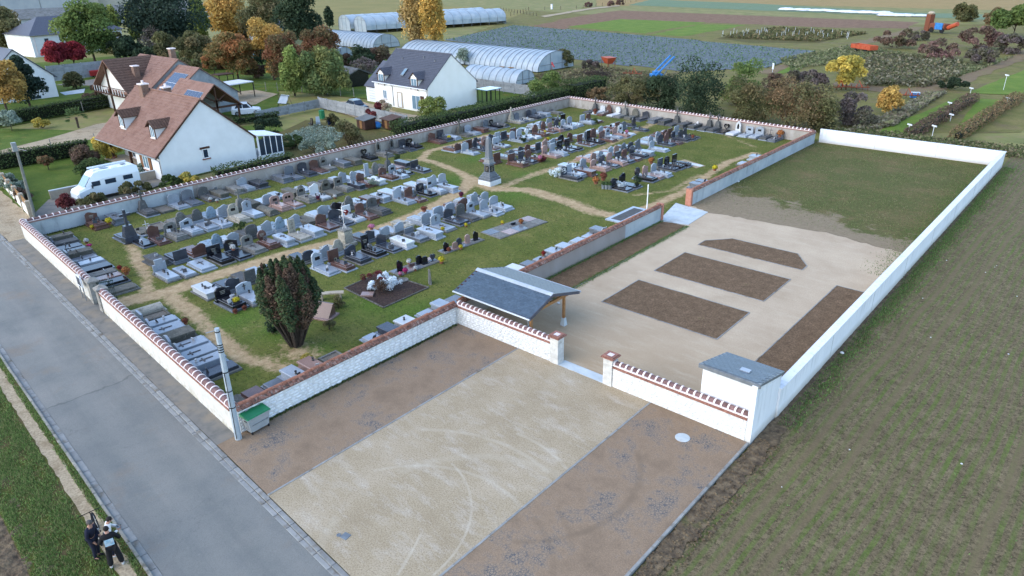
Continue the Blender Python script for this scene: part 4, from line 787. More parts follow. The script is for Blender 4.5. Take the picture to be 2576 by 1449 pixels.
for k in range(3):
    X, Y = RG('K', 828 + 36 * k, 385 + 3 * k); e = thing('zinc_tub', ('left', 'middle', 'right')[k] + ' one of three zinc tubs with bright green leaves', 'flower tub', (X, Y, 0), k, 'zinc tubs')
    MB().lathe([(.14, 0), (.19, .42), (.21, .43), (.17, .44)], 10).obj('tub', M['zinc'], e); me = BL[k].mesh('leaves'); me.materials.append(FC['green']); o = bpy.data.objects.new('leaves', me); COL.objects.link(o); o.parent = e; o.location = (0, 0, .5); o.scale = (.22, .22, .2)
# concrete pad with four pale slabs, columbarium slab, flag pole, standing stone, benches
p = [RG('L', *q) for q in ((790, 590), (880, 570), (1110, 640), (1010, 665))]
e = thing('memorial_pad', 'tan concrete pad with four pale square slabs by the sandy track', 'paving', (p[0][0], p[0][1], 0))
MB().prism([(q[0] - p[0][0], q[1] - p[0][1]) for q in p], -.05, .03).obj('pad', M['gravel'], e)
for k in range(4):
    a = [RG('L', 868 + 45 * k + dx, 610 + 10 * k + dy) for dx, dy in ((0, 0), (42, -12), (84, -1), (42, 11))]; MB().prism([(q[0] - p[0][0], q[1] - p[0][1]) for q in a], .03, .06).obj('cover_slab', GM['white'], e)
p = [RG('R', *q) for q in ((1110, 165), (1320, 65), (1450, 20), (1250, 150))]
e = thing('ash_garden', 'pale stone rectangle with dark inset at the foot of the white pole', 'paving', (p[0][0], p[0][1], 0))
MB().box(-.2, 1.3, -.2, 4.2, -.05, .1).obj('surround', GM['light'], e); MB().box(.15, 1.1, .2, 3.8, .09, .115).obj('inset', GM['oldd'], e)
e = thing('flag_pole', 'plain white flag pole behind the brown grey wall', 'flag pole', (*W(1580, 520), 0)); e.location = (-28.95, W(1582, 538)[1] - 1.0, 0)
MB().lathe([(.09, 0), (.09, .04), (.05, .05), (.045, 3.2), (.055, 3.22), (.03, 3.28)], 10).obj('pole', M['white'], e)
tag(MB().hexa([(-.28, -.12, 0), (.24, -.1, 0), (.28, .1, 0), (-.2, .13, 0), (-.22, -.06, .95), (.02, -.05, 1.12), (.05, .05, 1.1), (-.2, .07, .93)]).obj('standing_stone', GM['old'], None, (*RG('O', 560, 470), 0), R(-40)), 'rough upright standing stone on the grass near the slate shelter', 'stone')
def bench(lab, x, y, rot, m, curved):
    e = thing('garden_bench', lab, 'bench', (x, y, 0), rot)
    n = 6; pr = [(-.85 + 1.7 * i / n, .08 * math.sin(math.pi * i / n) if curved else 0) for i in range(n + 1)]
    MB().prism([(a, b - .2) for a, b in pr] + [(a, b + .2) for a, b in pr[::-1]], .42, .5).obj('seat', m, e)
    for s in (-.6, .6): MB().bbox(s - .07, s + .07, -.14, .2, 0, .42, .01).obj('leg', m, e)
M['paleoak'] = mat('pale_stone_seat', [A(186, 170, 148), A(204, 190, 168)], 3, .8, .2)
bench('pale curved bench beside the big cypress', *RG('S', 40, 420), R(50), M['paleoak'], True)
# mulch garden with shrubs, plaque and basin
p = PX([(866, 726), (958, 686), (1079, 724), (965, 775)])
e = thing('memorial_garden', 'diamond of dark bark mulch edged with wooden logs', 'flower bed', (p[0][0], p[0][1], 0))
q = [(a[0] - p[0][0], a[1] - p[0][1]) for a in p]
M['mulch'] = mat('bark_mulch', [A(52, 38, 34), A(74, 56, 48), A(92, 72, 62)], 6, .95, 1.0, 14, bdist=.05)
MB().prism(q, -.03, .03).obj('mulch', M['mulch'], e)
for i in range(4):
    a, b = Vector((*q[i], 0)), Vector((*q[(i + 1) % 4], 0)); k = int((b - a).length / .45)
    for j in range(k):
        u = a.lerp(b, (j + .03) / k); v = a.lerp(b, (j + .97) / k); MB().tube([(u.x, u.y, .03), (v.x, v.y, .035)], .055, 6).obj('log', M['otile'] if False else GM['moss'], e)
X, Y = RG('S', 437, 378); MB().bbox(-.42, .42, -.3, .3, 0, .14, .02).obj('plaque', GM['pink'], e, (X - p[0][0], Y - p[0][1], .03), R(40))
X, Y = RG('S', 825, 215); MB().lathe([(.36, 0), (.38, .07), (.3, .08), (.28, .05)], 16).obj('basin', GM['old'], e, (X - p[0][0], Y - p[0][1], .03))
# ================================================================ buildings
def WP(px, py, axis, val):
    """point where the sight line through px, py meets the vertical plane x=val or y=val"""
    d = CR * ((px - WPX / 2) / FPX) - CU * ((py - HPX / 2) / FPX) + CF
    t = val / d[axis]; return (d[0] * t, d[1] * t, CAMZ + d[2] * t)
M['slate'] = mat('roof_slate', [A(70, 86, 100), A(92, 108, 122)], 6, .42, .15, 60, spec=.5, rnd=.16)
M['slate2'] = mat('grey_slate', [A(76, 78, 90), A(94, 96, 106)], 3, .55, .3, 40, spec=.4, rnd=.1)
M['zinc2'] = mat('zinc_sheet', [A(190, 198, 206), A(212, 220, 226)], 2, .35, .05, spec=.5, metallic=.3)
M['timber'] = mat('new_timber', [A(168, 120, 74), A(190, 142, 94)], 5, .7, .2, 50, rnd=.08)
M['dtimber'] = mat('dark_timber', [A(70, 48, 38), A(96, 66, 50)], 5, .8, .2, 50)
M['shutter'] = mat('brown_shutter', [A(128, 84, 52), A(150, 102, 66)], 8, .6, .1, 60)
M['rtile'] = mat('brown_roof_tile', [A(132, 98, 84, .68), A(146, 112, 98, .68), A(152, 120, 106, .68)], 1.2, .85, .3, 30, rnd=.06, stain=(A(116, 90, 78), 3, .56, .76))
M['dtile'] = mat('mossy_brown_tile', [A(92, 70, 60), A(120, 94, 80)], 3, .9, .4, 30, rnd=.1)
M['hwhite'] = mat('house_render', [A(222, 224, 224, .76), A(236, 238, 238, .76)], .6, .85, .15, 60)
M['hcream'] = mat('cream_render', [A(238, 236, 228, .8), A(246, 244, 238, .8)], .6, .85, .15, 60)
M['hgrey'] = mat('weathered_render', [A(150, 156, 160), A(190, 196, 198)], .8, .9, .2, 40)
M['pvc'] = mat('white_frame', [A(236, 238, 240, .8)], 3, .4, 0)
M['gutterm'] = mat('zinc_gutter', [A(110, 116, 122), A(140, 146, 150)], 3, .4, 0, spec=.5)
def glassm(name, c, rough=.08):
    n = NB(name, rough, .6); n.color(c); return n.m
M['glass'] = glassm('window_glass', A(52, 66, 82)); M['cglass'] = glassm('pale_glass', A(128, 156, 172), .15); M['solar'] = glassm('solar_cell', A(30, 42, 70), .1)  # cglass: pale curtained panes; on the camper windscreen a painted-in reflection
M['chim'] = mat('old_chimney_brick', [A(128, 98, 84), A(152, 122, 106), A(110, 88, 78)], 4, .9, .4, 30, stain=(A(150, 140, 130), 2, .55, .7))
def box_on(b, x0, x1, y0, y1, z0, z1): return b.box(x0, x1, y0, y1, z0, z1)
def window(e, x0, x1, y, z0, z1, glass='glass', frame='pvc', nf=1, sill=True, face=-1, axis='y', fw=.07):
    """a framed window on a wall face; axis 'y': wall plane y=const facing face*y"""
    w = x1 - x0; d = .05
    def bx(a0, a1, d0, d1, z0, z1):
        lo, hi = sorted((y + face * d0, y + face * d1))
        return MB().box(a0, a1, lo, hi, z0, z1) if axis == 'y' else MB().box(lo, hi, a0, a1, z0, z1)
    p = bx(x0, x1, -.02, .03, z0, z1).obj('window', M[glass], e)
    for (a, b, c, dd) in ((x0, x0 + fw, z0, z1), (x1 - fw, x1, z0, z1), (x0 + fw, x1 - fw, z0, z0 + fw), (x0 + fw, x1 - fw, z1 - fw, z1)): bx(a, b, -.02, .06, c, dd).obj('frame', M[frame], p)
    for k in range(nf): m = x0 + w * (k + 1) / (nf + 1); bx(m - fw / 2, m + fw / 2, -.02, .055, z0 + fw, z1 - fw).obj('mullion', M[frame], p)
    if sill: bx(x0 - .1, x1 + .1, 0, .14, z0 - .1, z0 - .01).obj('sill', M['rib'], p)
    return p
def tile_slope(e, m, x0, x1, ye, ze, yr, zr, tw, th, name='roof_tile', bumpy=.03):
    """joined courses of overlapping tiles from eave (ye, ze) to ridge (yr, zr)"""
    L = math.hypot(yr - ye, zr - ze); k = max(2, int(L / th)); n = max(2, int((x1 - x0) / tw)); dy, dz = (yr - ye) / k, (zr - ze) / k
    nz = Vector((0, -(zr - ze), (yr - ye))).normalized()
    if nz.z < 0: nz = -nz
    b = MB(); sx = (x1 - x0) / n
    for j in range(k):
        for i in range(n):
            xa, xb = x0 + i * sx + .008, x0 + (i + 1) * sx - .008; o0 = .055 + random.uniform(-.006, .01); o1 = .02
            ya, za = ye + dy * j, ze + dz * j; yb, zb = ye + dy * (j + 1.08), ze + dz * (j + 1.08); xm = (xa + xb) / 2
            pts = []
            for (yy, zz, off) in ((ya, za, o0), (yb, zb, o1)):
                for (xx, ad) in ((xa, 0), (xm, bumpy), (xb, 0)): pts.append((xx, yy + nz.y * (off + ad), zz + nz.z * (off + ad)))
            pts += [(xa, ya, za), (xb, ya, za)]
            b.add(pts, [(0, 1, 4, 3), (1, 2, 5, 4), (6, 7, 2, 1, 0)])
    o = b.obj(name, m, e); o['kind'] = 'stuff'; return o
# ---------------------------------------------------------------- slate shelter
e = thing('slate_shelter', 'open timber shelter with a dark slate roof behind the car park wall', 'shelter', (-28.65, 26.95, 0)); LX_ = 5.95
ye, ze, yr, zr, yb = .08, 1.95, 2.2, 2.68, 4.75
def slates(ya, za, yc, zc, part, stuff):
    sgn = 1 if yc > ya else -1; run = abs(yc - ya); ang = math.atan2(zc - za, run); L = math.hypot(run, zc - za); k = int(L / .165); n = 18; sw = LX_ / n
    dy, dz = (yc - ya) / k, (zc - za) / k
    me = MB().hexa([(.004, 0, .004), (sw - .004, 0, .004), (sw - .004, .23, -.006), (.004, .23, -.006), (.004, 0, .016), (sw - .004, 0, .016), (sw - .004, .23, .004), (.004, .23, .004)]).mesh('slate'); me.materials.append(M['slate'])
    bm_ = MB()
    for j in range(k):
        for i in range(n):
            off = (sw / 2 if j % 2 else 0); x = i * sw + off
            if x + sw > LX_ + .01: x = LX_ - sw
            loc = Vector((x, ya + dy * j, za + dz * j + .03 + random.uniform(0, .006)))
            if not stuff:
                o = bpy.data.objects.new('slate', me); COL.objects.link(o); o.parent = e; o.location = loc if sgn > 0 else loc + Vector((sw, 0, 0)); o.rotation_euler = (ang, 0, 0) if sgn > 0 else (ang, 0, math.pi)
            else:
                mt = Matrix.Translation(loc + Vector((sw, 0, 0))) @ Matrix.Rotation(math.pi, 4, 'Z') @ Matrix.Rotation(ang, 4, 'X')
                bm_.add([mt @ v.co for v in me.vertices], [tuple(p.vertices) for p in me.polygons])
    if stuff: tag(bm_.obj('slate_courses', M['slate'], e), kind='stuff')
slates(ye, ze, yr, zr, 'slate', False); slates(yb, ze, yr, zr, 'slate', True)
MB().hexa([(0, ye, ze - .05), (LX_, ye, ze - .05), (LX_, yr, zr - .05), (0, yr, zr - .05), (0, ye, ze + .02), (LX_, ye, ze + .02), (LX_, yr, zr + .02), (0, yr, zr + .02)]).obj('roof_boarding', M['dtimber'], e)
MB().hexa([(0, yr, zr - .05), (LX_, yr, zr - .05), (LX_, yb, ze - .05), (0, yb, ze - .05), (0, yr, zr + .02), (LX_, yr, zr + .02), (LX_, yb, ze + .02), (0, yb, ze + .02)]).obj('roof_boarding', M['dtimber'], e)
MB().xprism([(yr - .2, zr - .02), (yr - .2, zr + .0), (yr - .03, zr + .1), (yr + .03, zr + .1), (yr + .2, zr + .0), (yr + .2, zr - .02)][::-1], -.02, LX_ + .02).obj('ridge_cap', M['zinc2'], e)
for yy in (ye - .07, yb + .07): MB().tube([(-.03, yy, ze - .0), (LX_ + .06, yy, ze - .02)], .06, 8).obj('gutter', M['zinc2'], e)
MB().tube([(LX_ - .2, ye - .07, ze - .03), (LX_ - .2, ye + .1, ze - .25), (LX_ - .15, ye + .32, .0)], .04, 8).obj('downpipe', M['gutterm'], e)
for xa in (-.03, LX_ + .003):
    for (y0_, z0_) in ((ye, ze), (yb, ze)): MB().hexa([(xa, y0_, z0_ - .14), (xa + .03, y0_, z0_ - .14), (xa + .03, yr, zr - .14), (xa, yr, zr - .14), (xa, y0_, z0_ + .05), (xa + .03, y0_, z0_ + .05), (xa + .03, yr, zr + .05), (xa, yr, zr + .05)]).obj('verge_board', M['slate2'], e)
for xx in (.25, 5.6):
    for yy in (.62, 3.7):
        MB().box(xx - .07, xx + .07, yy - .07, yy + .07, .5, ze + .12).obj('post', M['timber'], e)
        b = MB(); b.hexa([(xx - .16, yy - .16, 0), (xx + .16, yy - .16, 0), (xx + .16, yy + .16, 0), (xx - .16, yy + .16, 0), (xx - .1, yy - .1, .5), (xx + .1, yy - .1, .5), (xx + .1, yy + .1, .5), (xx - .1, yy + .1, .5)]); b.obj('concrete_foot', M['concrete'], e)
    MB().box(xx - .06, xx + .06, .3, 4.3, ze - .08, ze + .1).obj('tie_beam', M['timber'], e)
    MB().box(xx - .05, xx + .05, yr - .06, yr + .06, ze + .1, zr - .06).obj('king_post', M['timber'], e)
    for s in (-1, 1): MB().tube([(xx, yr + s * 1.2, ze + .1), (xx, yr + s * .1, zr - .3)], .05, 4).obj('strut', M['timber'], e)
for yy in (.62, 3.7): MB().box(0.05, LX_ - .05, yy - .06, yy + .06, ze + .0 + .1 * (yy > 1), ze + .09 + .1 * (yy > 1)).obj('purlin', M['timber'], e)
# ---------------------------------------------------------------- white shed
e = thing('white_shed', 'white rendered shed with slanted slate roof at the corner of the court', 'shed', (-12.3, 27.17, 0))
MB().xprism([(0, -.3), (2.45, -.3), (2.45, 2.3), (0, 2.9)][::-1], 0, 2.72).obj('wall', M['white'], e)
MB().box(2.54, 2.8, -.42, 2.45, -.5, 2.32).obj('side_wall', M['white'], e); MB().xprism([(-.42, 2.32), (2.45, 2.32), (-.4, 2.96)], 2.541, 2.79).obj('side_gable', M['white'], e)
MB().hexa([(-.06, -.28, 2.93), (2.86, -.28, 2.93), (2.86, 2.6, 2.24), (-.06, 2.6, 2.24), (-.06, -.28, 3.06), (2.86, -.28, 3.06), (2.86, 2.6, 2.37), (-.06, 2.6, 2.37)]).obj('roof_deck', M['gutterm'], e)
k = 14; n = 10
for j in range(k):
    t0, t1 = j / k, (j + 1.1) / k
    for i in range(n):
        if i == n - 1 and j % 2: continue
        xa = -.04 + i * .288 + (.144 if j % 2 else 0); q = lambda t: (2.58 - 2.84 * t, 2.385 + .69 * t)
        (ya, za), (y2, z2) = q(t0), q(min(t1, 1)); MB().hexa([(xa, ya, za), (xa + .28, ya, za), (xa + .28, y2, z2 - .012), (xa, y2, z2 - .012), (xa, ya, za + .014), (xa + .28, ya, za + .014), (xa + .28, y2, z2 - .002), (xa, y2, z2 - .002)][::1]).obj('slate', M['slate'], e)
MB().box(-.08, 2.88, -.35, -.27, 2.86, 3.05).obj('fascia', M['gutterm'], e); MB().box(1.5, 1.95, .55, .85, 2.86, 2.93).obj('roof_vent', M['zinc2'], e)
# ---------------------------------------------------------------- near house with brown tiled roof and two dormers
HX0, HX1, HY0, HY1, HE, HR = -90.6, -75.1, 30.35, 41.2, 2.72, 7.5
hm = (HY0 + HY1) / 2
e = thing('tiled_house', 'white house with brown tiled roof and two dormers beside the camper van', 'house', (0, 0, 0))
MB().yprism if False else None
def gable_prism(x0, x1, y0, y1, ze, zr): return MB().xprism([(y0, -.4), (y1, -.4), (y1, ze), ((y0 + y1) / 2, zr - .12), (y0, ze)][::-1], x0, x1)
MB().box(-90.0, -81.0, 32.6, 35.0, -.4, HE).obj('porch_wall', M['hcream'], e)
gable_prism(-81.0, HX1, HY0 + .02, HY1 - .05, HE, HR).obj('wall', M['hwhite'], e)
MB().box(-90.0, -81.001, 35.0, HY1 - .06, -.4, HE).obj('wall', M['hwhite'], e)
MB().xprism([(HY0 + .02, HE), (HY1 - .05, HE), (hm, HR - .13)][::-1], -90.0, -81.002).obj('gable', M['hwhite'], e)
sl = (HR - HE) / (hm - HY0)
for (ya, yb_) in ((HY0 - .35, hm), (HY1 + .3, hm)):
    za = HE - .35 * sl + (0 if ya < hm else .05 * sl)
    MB().hexa([(HX0, ya, za - .06), (HX1 + .12, ya, za - .06), (HX1 + .12, yb_, HR - .06), (HX0, yb_, HR - .06), (HX0, ya, za + .05), (HX1 + .12, ya, za + .05), (HX1 + .12, yb_, HR + .05), (HX0, yb_, HR + .05)]).obj('roof', M['rtile'], e)
tile_slope(e, M['rtile'], HX0, HX1 + .14, HY0 - .38, HE - .33 * sl, hm, HR + .04, .33, .36)
b = MB()
for k in range(40): b.tube([(HX0 + k * .393, hm, HR + .09), (HX0 + (k + .97) * .393, hm, HR + .1)], .12, 7)
tag(b.obj('ridge_tiles', M['rtile'], e), kind='stuff')
MB().hexa([(HX1 + .02, HY0 - .4, HE - .35 * sl - .12), (HX1 + .16, HY0 - .4, HE - .35 * sl - .12), (HX1 + .16, hm, HR - .1), (HX1 + .02, hm, HR - .1), (HX1 + .02, HY0 - .4, HE - .35 * sl + .1), (HX1 + .16, HY0 - .4, HE - .35 * sl + .1), (HX1 + .16, hm, HR + .12), (HX1 + .02, hm, HR + .12)]).obj('verge_board', M['dtimber'], e)
MB().hexa([(HX1 + .02, hm, HR - .1), (HX1 + .16, hm, HR - .1), (HX1 + .16, HY1 + .35, HE - .3 * sl - .12), (HX1 + .02, HY1 + .35, HE - .3 * sl - .12), (HX1 + .02, hm, HR + .12), (HX1 + .16, hm, HR + .12), (HX1 + .16, HY1 + .35, HE - .3 * sl + .1), (HX1 + .02, HY1 + .35, HE - .3 * sl + .1)]).obj('verge_board', M['dtimber'], e)
MB().tube([(HX0, HY0 - .42, HE - .35 * sl - .04), (HX1 + .1, HY0 - .42, HE - .35 * sl - .06)], .07, 6).obj('gutter', M['gutterm'], e)
MB().tube([(HX1 - .1, HY0 - .42, HE - .4), (HX1 - .02, HY0 - .06, HE - .7), (HX1 - .02, HY0 - .06, 0)], .05, 6).obj('downpipe', M['gutterm'], e)
for px in ((-89.2, 31.0), (-83.9, 30.9)):
    MB().box(px[0] - .11, px[0] + .11, px[1] - .11, px[1] + .11, .3, HE - .1).obj('porch_post', M['dtimber'], e); MB().box(px[0] - .17, px[0] + .17, px[1] - .17, px[1] + .17, -.2, .3).obj('post_base', M['brick'], e)
MB().box(-90.4, -81.05, 30.4, 32.59, -.2, .08).obj('terrace', M['paleoak'], e)
for (xa, xb) in ((-87.6, -86.4), (-85.0, -83.6)): window(e, xa, xb, 32.6, .2, 2.2, 'glass', 'pvc'); [MB().box(xs, xs + .5, 32.53, 32.58, .15, 2.25).obj('shutter', M['shutter'], e) for xs in (xa - .55, xb + .05)]
p = window(e, -79.2, -77.9, HY0, .75, 2.1, 'cglass', 'pvc'); [MB().box(xs, xs + .62, HY0 - .07, HY0 - .02, .72, 2.15).obj('shutter', M['shutter'], e) for xs in (-79.86, -77.86)]
MB().box(-79.5, -77.6, HY0 - .12, HY0 + .02, .52, .62).obj('brick_sill', M['brick'], e)
wx = WP(517, 385, 0, HX1); window(e, wx[1] - .32, wx[1] + .32, HX1, wx[2] - .55, wx[2] + .45, 'glass', 'pvc', 0, False, 1, 'x'); MB().box(HX1 - .02, HX1 + .08, wx[1] - .55, wx[1] + .55, wx[2] + .46, wx[2] + .68).obj('lintel', M['dtimber'], e); MB().box(HX1 - .02, HX1 + .14, wx[1] - .45, wx[1] + .45, wx[2] - .68, wx[2] - .56).obj('brick_sill', M['brick'], e)
def dormer(xc, yf, zs, w, h, roofm, wallm, pitch=.8, over=.3):
    """gabled dormer facing -Y; yf face plane, zs sill height"""
    zt = zs + h; ridge = zt + w / 2 * pitch
    yb2 = HY0 + (zt - HE) / sl + .2
    MB().yprism([(xc - w / 2, zs - .5), (xc - w / 2, zt), (xc, ridge - .1), (xc + w / 2, zt), (xc + w / 2, zs - .5)][::-1] if False else [(xc - w / 2, zs - .3), (xc - w / 2, zt), (xc, ridge - .08), (xc + w / 2, zt), (xc + w / 2, zs - .3)], yf, yb2 + 1.5).obj('dormer_wall', M[wallm], e)
    yr2 = HY0 + (ridge - HE) / sl
    d = MB()
    for s in (-1, 1):
        n = 6; m = 9
        for j in range(n):
            for i in range(m):
                t0, t1 = j / n, (j + 1.05) / n; ya = yf - over + (yr2 - yf + over + .1) * i / m + .01; y2 = yf - over + (yr2 - yf + over + .1) * (i + 1) / m - .01
                w0 = w / 2 + .28
                xa, za = xc + s * w0 * (1 - t0), zt - .28 * pitch + (ridge - zt + .28 * pitch) * t0; xb, zb = xc + s * w0 * (1 - t1), zt - .28 * pitch + (ridge - zt + .28 * pitch) * t1
                d.add([(xa, ya, za + .07), (xa, (ya + y2) / 2, za + .11), (xa, y2, za + .07), (xb, ya, zb + .03), (xb, (ya + y2) / 2, zb + .07), (xb, y2, zb + .03), (xa, ya, za), (xa, y2, za)], [(0, 1, 4, 3), (1, 2, 5, 4), (6, 7, 2, 1, 0)])
    o = d.obj('dormer_roof', M[roofm], e); o['kind'] = 'stuff'
    MB().yprism([(xc - w / 2 - .3, zt - .3 * pitch), (xc, ridge), (xc + w / 2 + .3, zt - .3 * pitch), (xc, ridge - .12)], yf - over, yr2).obj('dormer_soffit', M['dtimber'], e)
    window(e, xc - w / 2 + .22, xc + w / 2 - .22, yf, zs + .1, zt - .08, 'cglass', 'pvc', 1, True)
    for s in (-1, 1): MB().box(xc + s * (w / 2 - .1) - .1, xc + s * (w / 2 - .1) + .1, yf - .06, yf - .005, zs - .05, zt).obj('dormer_frame', M['dtimber'], e)
for (px, py) in ((305.5, 304), (384, 332)):
    q = WP(px, py, 1, 31.5); dormer(q[0], 31.5, q[2] - .7, 1.35, 1.35, 'dtile', 'hwhite')
q = WP(352, 222, 1, hm - 1.0)
for (c, s, hgt) in (((q[0], hm - .6), (.45, .4), 8.15), ((-84.6, hm + .9), (.4, .4), 7.8)):
    MB().box(c[0] - s[0], c[0] + s[0], c[1] - s[1], c[1] + s[1], 6.0, hgt).obj('chimney', M['chim'], e); MB().box(c[0] - s[0] - .08, c[0] + s[0] + .08, c[1] - s[1] - .08, c[1] + s[1] + .08, hgt, hgt + .12).obj('chimney_cap', M['rib'], e); MB().lathe([(.16, hgt + .12), (.14, hgt + .45)], 8, c).obj('chimney_pot', M['rib'], e)
# conservatory
cx, cy = -76.5, 41.4
MB().box(cx - 2.2, cx + 1.6, cy, cy + 3.2, -.1, .4).obj('conservatory_base', M['hwhite'], e)
for i in range(6):
    for yy in (cy + .05, cy + 3.15): MB().box(cx - 2.2 + i * .74, cx - 2.12 + i * .74, yy - .04, yy + .04, .4, 2.3 if yy > cy + 1 else 2.75).obj('conservatory_post', M['pvc'], e)
for i in range(5): MB().box(cx + 1.54, cx + 1.62, cy + .1 + i * .75, cy + .18 + i * .75, .4, 2.6 - i * .08).obj('conservatory_post', M['pvc'], e)
MB().box(cx - 2.1, cx + 1.5, cy + 3.1, cy + 3.14, .4, 2.25).obj('conservatory_glass', M['glass'], e); MB().box(cx + 1.55, cx + 1.58, cy + .1, cy + 3.1, .4, 2.25).obj('conservatory_glass', M['glass'], e)
MB().hexa([(cx - 2.3, cy, 2.7), (cx + 1.7, cy, 2.7), (cx + 1.7, cy + 3.3, 2.2), (cx - 2.3, cy + 3.3, 2.2), (cx - 2.3, cy, 2.8), (cx + 1.7, cy, 2.8), (cx + 1.7, cy + 3.3, 2.3), (cx - 2.3, cy + 3.3, 2.3)]).obj('conservatory_roof', M['pvc'], e)
# ---------------------------------------------------------------- white house with slate roof
e = thing('slate_house', 'white two-dormer house with steep grey slate roof behind the hedge', 'house', (-79.95, 72.45, 0), R(-3.5))
LH, WH, EV, RG_ = 13.4, 9.7, 3.6, 7.8
e2 = e
def xb(x0, x1, y0, y1, z0, z1, nm, m): return MB().box(x0, x1, y0, y1, z0, z1).obj(nm, M[m], e2)
MB().xprism([(0, -.3), (WH, -.3), (WH, EV), (WH / 2, RG_ - .1), (0, EV)][::-1], -LH, 0).obj('wall', M['hcream'], e)
for s in (0, 1):
    ya = -.35 if s == 0 else WH + .35; za = EV - .35 * (RG_ - EV) / (WH / 2)
    tile_slope(e, M['slate2'], -LH - .1, .08, ya, za, WH / 2, RG_, .4, .3, 'slate_courses', .0) if s == 0 else None
    MB().hexa([(-LH - .1, ya, za - .06), (.08, ya, za - .06), (.08, WH / 2, RG_ - .06), (-LH - .1, WH / 2, RG_ - .06), (-LH - .1, ya, za + .01), (.08, ya, za + .01), (.08, WH / 2, RG_ + .01), (-LH - .1, WH / 2, RG_ + .01)]).obj('roof', M['slate2'], e)
MB().tube([(-LH - .1, WH / 2, RG_ + .04), (.1, WH / 2, RG_ + .04)], .1, 6).obj('ridge', M['slate2'], e)
MB().tube([(-LH, -.4, EV - .32), (0.05, -.4, EV - .34)], .07, 6).obj('gutter', M['pvc'], e)
for xx in (-.15, -8.6): MB().tube([(xx, -.35, EV - .35), (xx, -.06, EV - .6), (xx, -.06, 0)], .05, 6).obj('downpipe', M['gutterm'], e)
sl0, HE0, HY00, e_keep = sl, HE, HY0, e
sl, HE, HY0 = (RG_ - EV) / (WH / 2), EV, 0
for xc in (-3.05, -11.3):
    zs = 2.95; dormer(xc, -.06, zs, 1.8, 1.75, 'slate2', 'hcream', .85, .15)
sl, HE, HY0 = sl0, HE0, HY00
MB().hexa([(-7.6, .9, 4.52), (-6.9, .9, 4.52), (-6.9, 2.0, 5.47), (-7.6, 2.0, 5.47), (-7.6, .85, 4.62), (-6.9, .85, 4.62), (-6.9, 1.95, 5.57), (-7.6, 1.95, 5.57)]).obj('roof_light', M['gutterm'], e); MB().hexa([(-7.52, 1.0, 4.7), (-6.98, 1.0, 4.7), (-6.98, 1.85, 5.44), (-7.52, 1.85, 5.44), (-7.52, .98, 4.74), (-6.98, .98, 4.74), (-6.98, 1.83, 5.48), (-7.52, 1.83, 5.48)]).obj('roof_light_pane', M['cglass'], e)
window(e, -11.2, -10.3, 0, .9, 2.2, 'cglass'); window(e, -3.9, -1.9, 0, .05, 2.15, 'cglass', 'pvc', 1, False); MB().box(-1.75, -1.0, -.1, -.02, .2, 2.2).obj('shutter', M['dtimber'], e)
MB().box(-7.6, -6.2, -.05, .4, -.1, 2.25).obj('porch_recess', M['paleoak'], e); MB().box(-7.3, -6.5, -.075, -.05, 0, 2.1).obj('front_door', M['pvc'], e)
for (xx, yy) in ((-10, 3.4), (-5.3, 3.9), (-7, 1.4), (-2.3, 3.6)): MB().lathe([(.09, 0), (.09, .3)], 6).obj('roof_vent', M['gutterm'], e, (xx, yy, EV + yy * .865))
# garage wing
MB().xprism([(0.6, -.3), (8.5, -.3), (8.5, 2.4), (4.5, 5.6), (.6, 2.4)][::-1], -LH - 3.3, -LH - .002).obj('garage_wall', M['hcream'], e)
for (ya, ) in ((.3,), (8.8,)): MB().hexa([(-LH - 3.45, ya, 2.15), (-LH, ya, 2.15), (-LH, 4.55, 5.65), (-LH - 3.45, 4.55, 5.65), (-LH - 3.45, ya, 2.28), (-LH, ya, 2.28), (-LH, 4.55, 5.78), (-LH - 3.45, 4.55, 5.78)]).obj('garage_roof', M['slate2'], e)
p = MB().box(-LH - 2.5, -LH - .25, .55, .62, 0, 2.0).obj('garage_door', M['pvc'], e); [MB().box(-LH - 2.48, -LH - .27, .535, .55, .35 + .4 * k, .38 + .4 * k).obj('door_rib', M['gutterm'], p) for k in range(4)]
# green metal pergola behind
for i in range(4): MB().box(.5 + i * .0, .6, WH - .3 + i * .9, WH - .22 + i * .9, 0, 2.2).obj('pergola_post', M['plq'], e); MB().box(2.6, 2.7, WH - .3 + i * .9, WH - .22 + i * .9, 0, 2.2).obj('pergola_post', M['plq'], e)
MB().box(.3, 2.9, WH - .5, WH + 2.7, 2.2, 2.3).obj('pergola_roof', M['cglass'], e)
# ---------------------------------------------------------------- house with carport, timber gables and solar panels
e = thing('timber_gable_house', 'brown tiled house with timber gables, solar panels and an open carport', 'house', (0, 0, 0))
def roofed(x0, x1, y0, y1, ez, rz, m='rtile', wall='hgrey', ov=.35, tiles=True, wallb=-.3, tw=.5, th=.42):
    MB().xprism([(y0, wallb), (y1, wallb), (y1, ez), ((y0 + y1) / 2, rz - .15), (y0, ez)][::-1], x0, x1).obj('wall', M[wall], e)
    k = (rz - ez) / ((y1 - y0) / 2); mid = (y0 + y1) / 2
    for (ya, s) in ((y0 - ov, 1), (y1 + ov, -1)):
        za = ez - ov * k
        MB().hexa([(x0 - .2, ya, za - .1), (x1 + .25, ya, za - .1), (x1 + .25, mid, rz - .1), (x0 - .2, mid, rz - .1), (x0 - .2, ya, za), (x1 + .25, ya, za), (x1 + .25, mid, rz), (x0 - .2, mid, rz)]).obj('roof', M[m], e)
        if tiles and s == 1: tile_slope(e, M[m], x0 - .2, x1 + .25, ya, za, mid, rz, tw, th)
roofed(-126, -113, 45.5, 58, 3.0, 7.6); roofed(-112.7, -106.5, 46.2, 57, 2.8, 6.8); roofed(-106.2, -102.5, 45.2, 51.8, 2.6, 5.7)
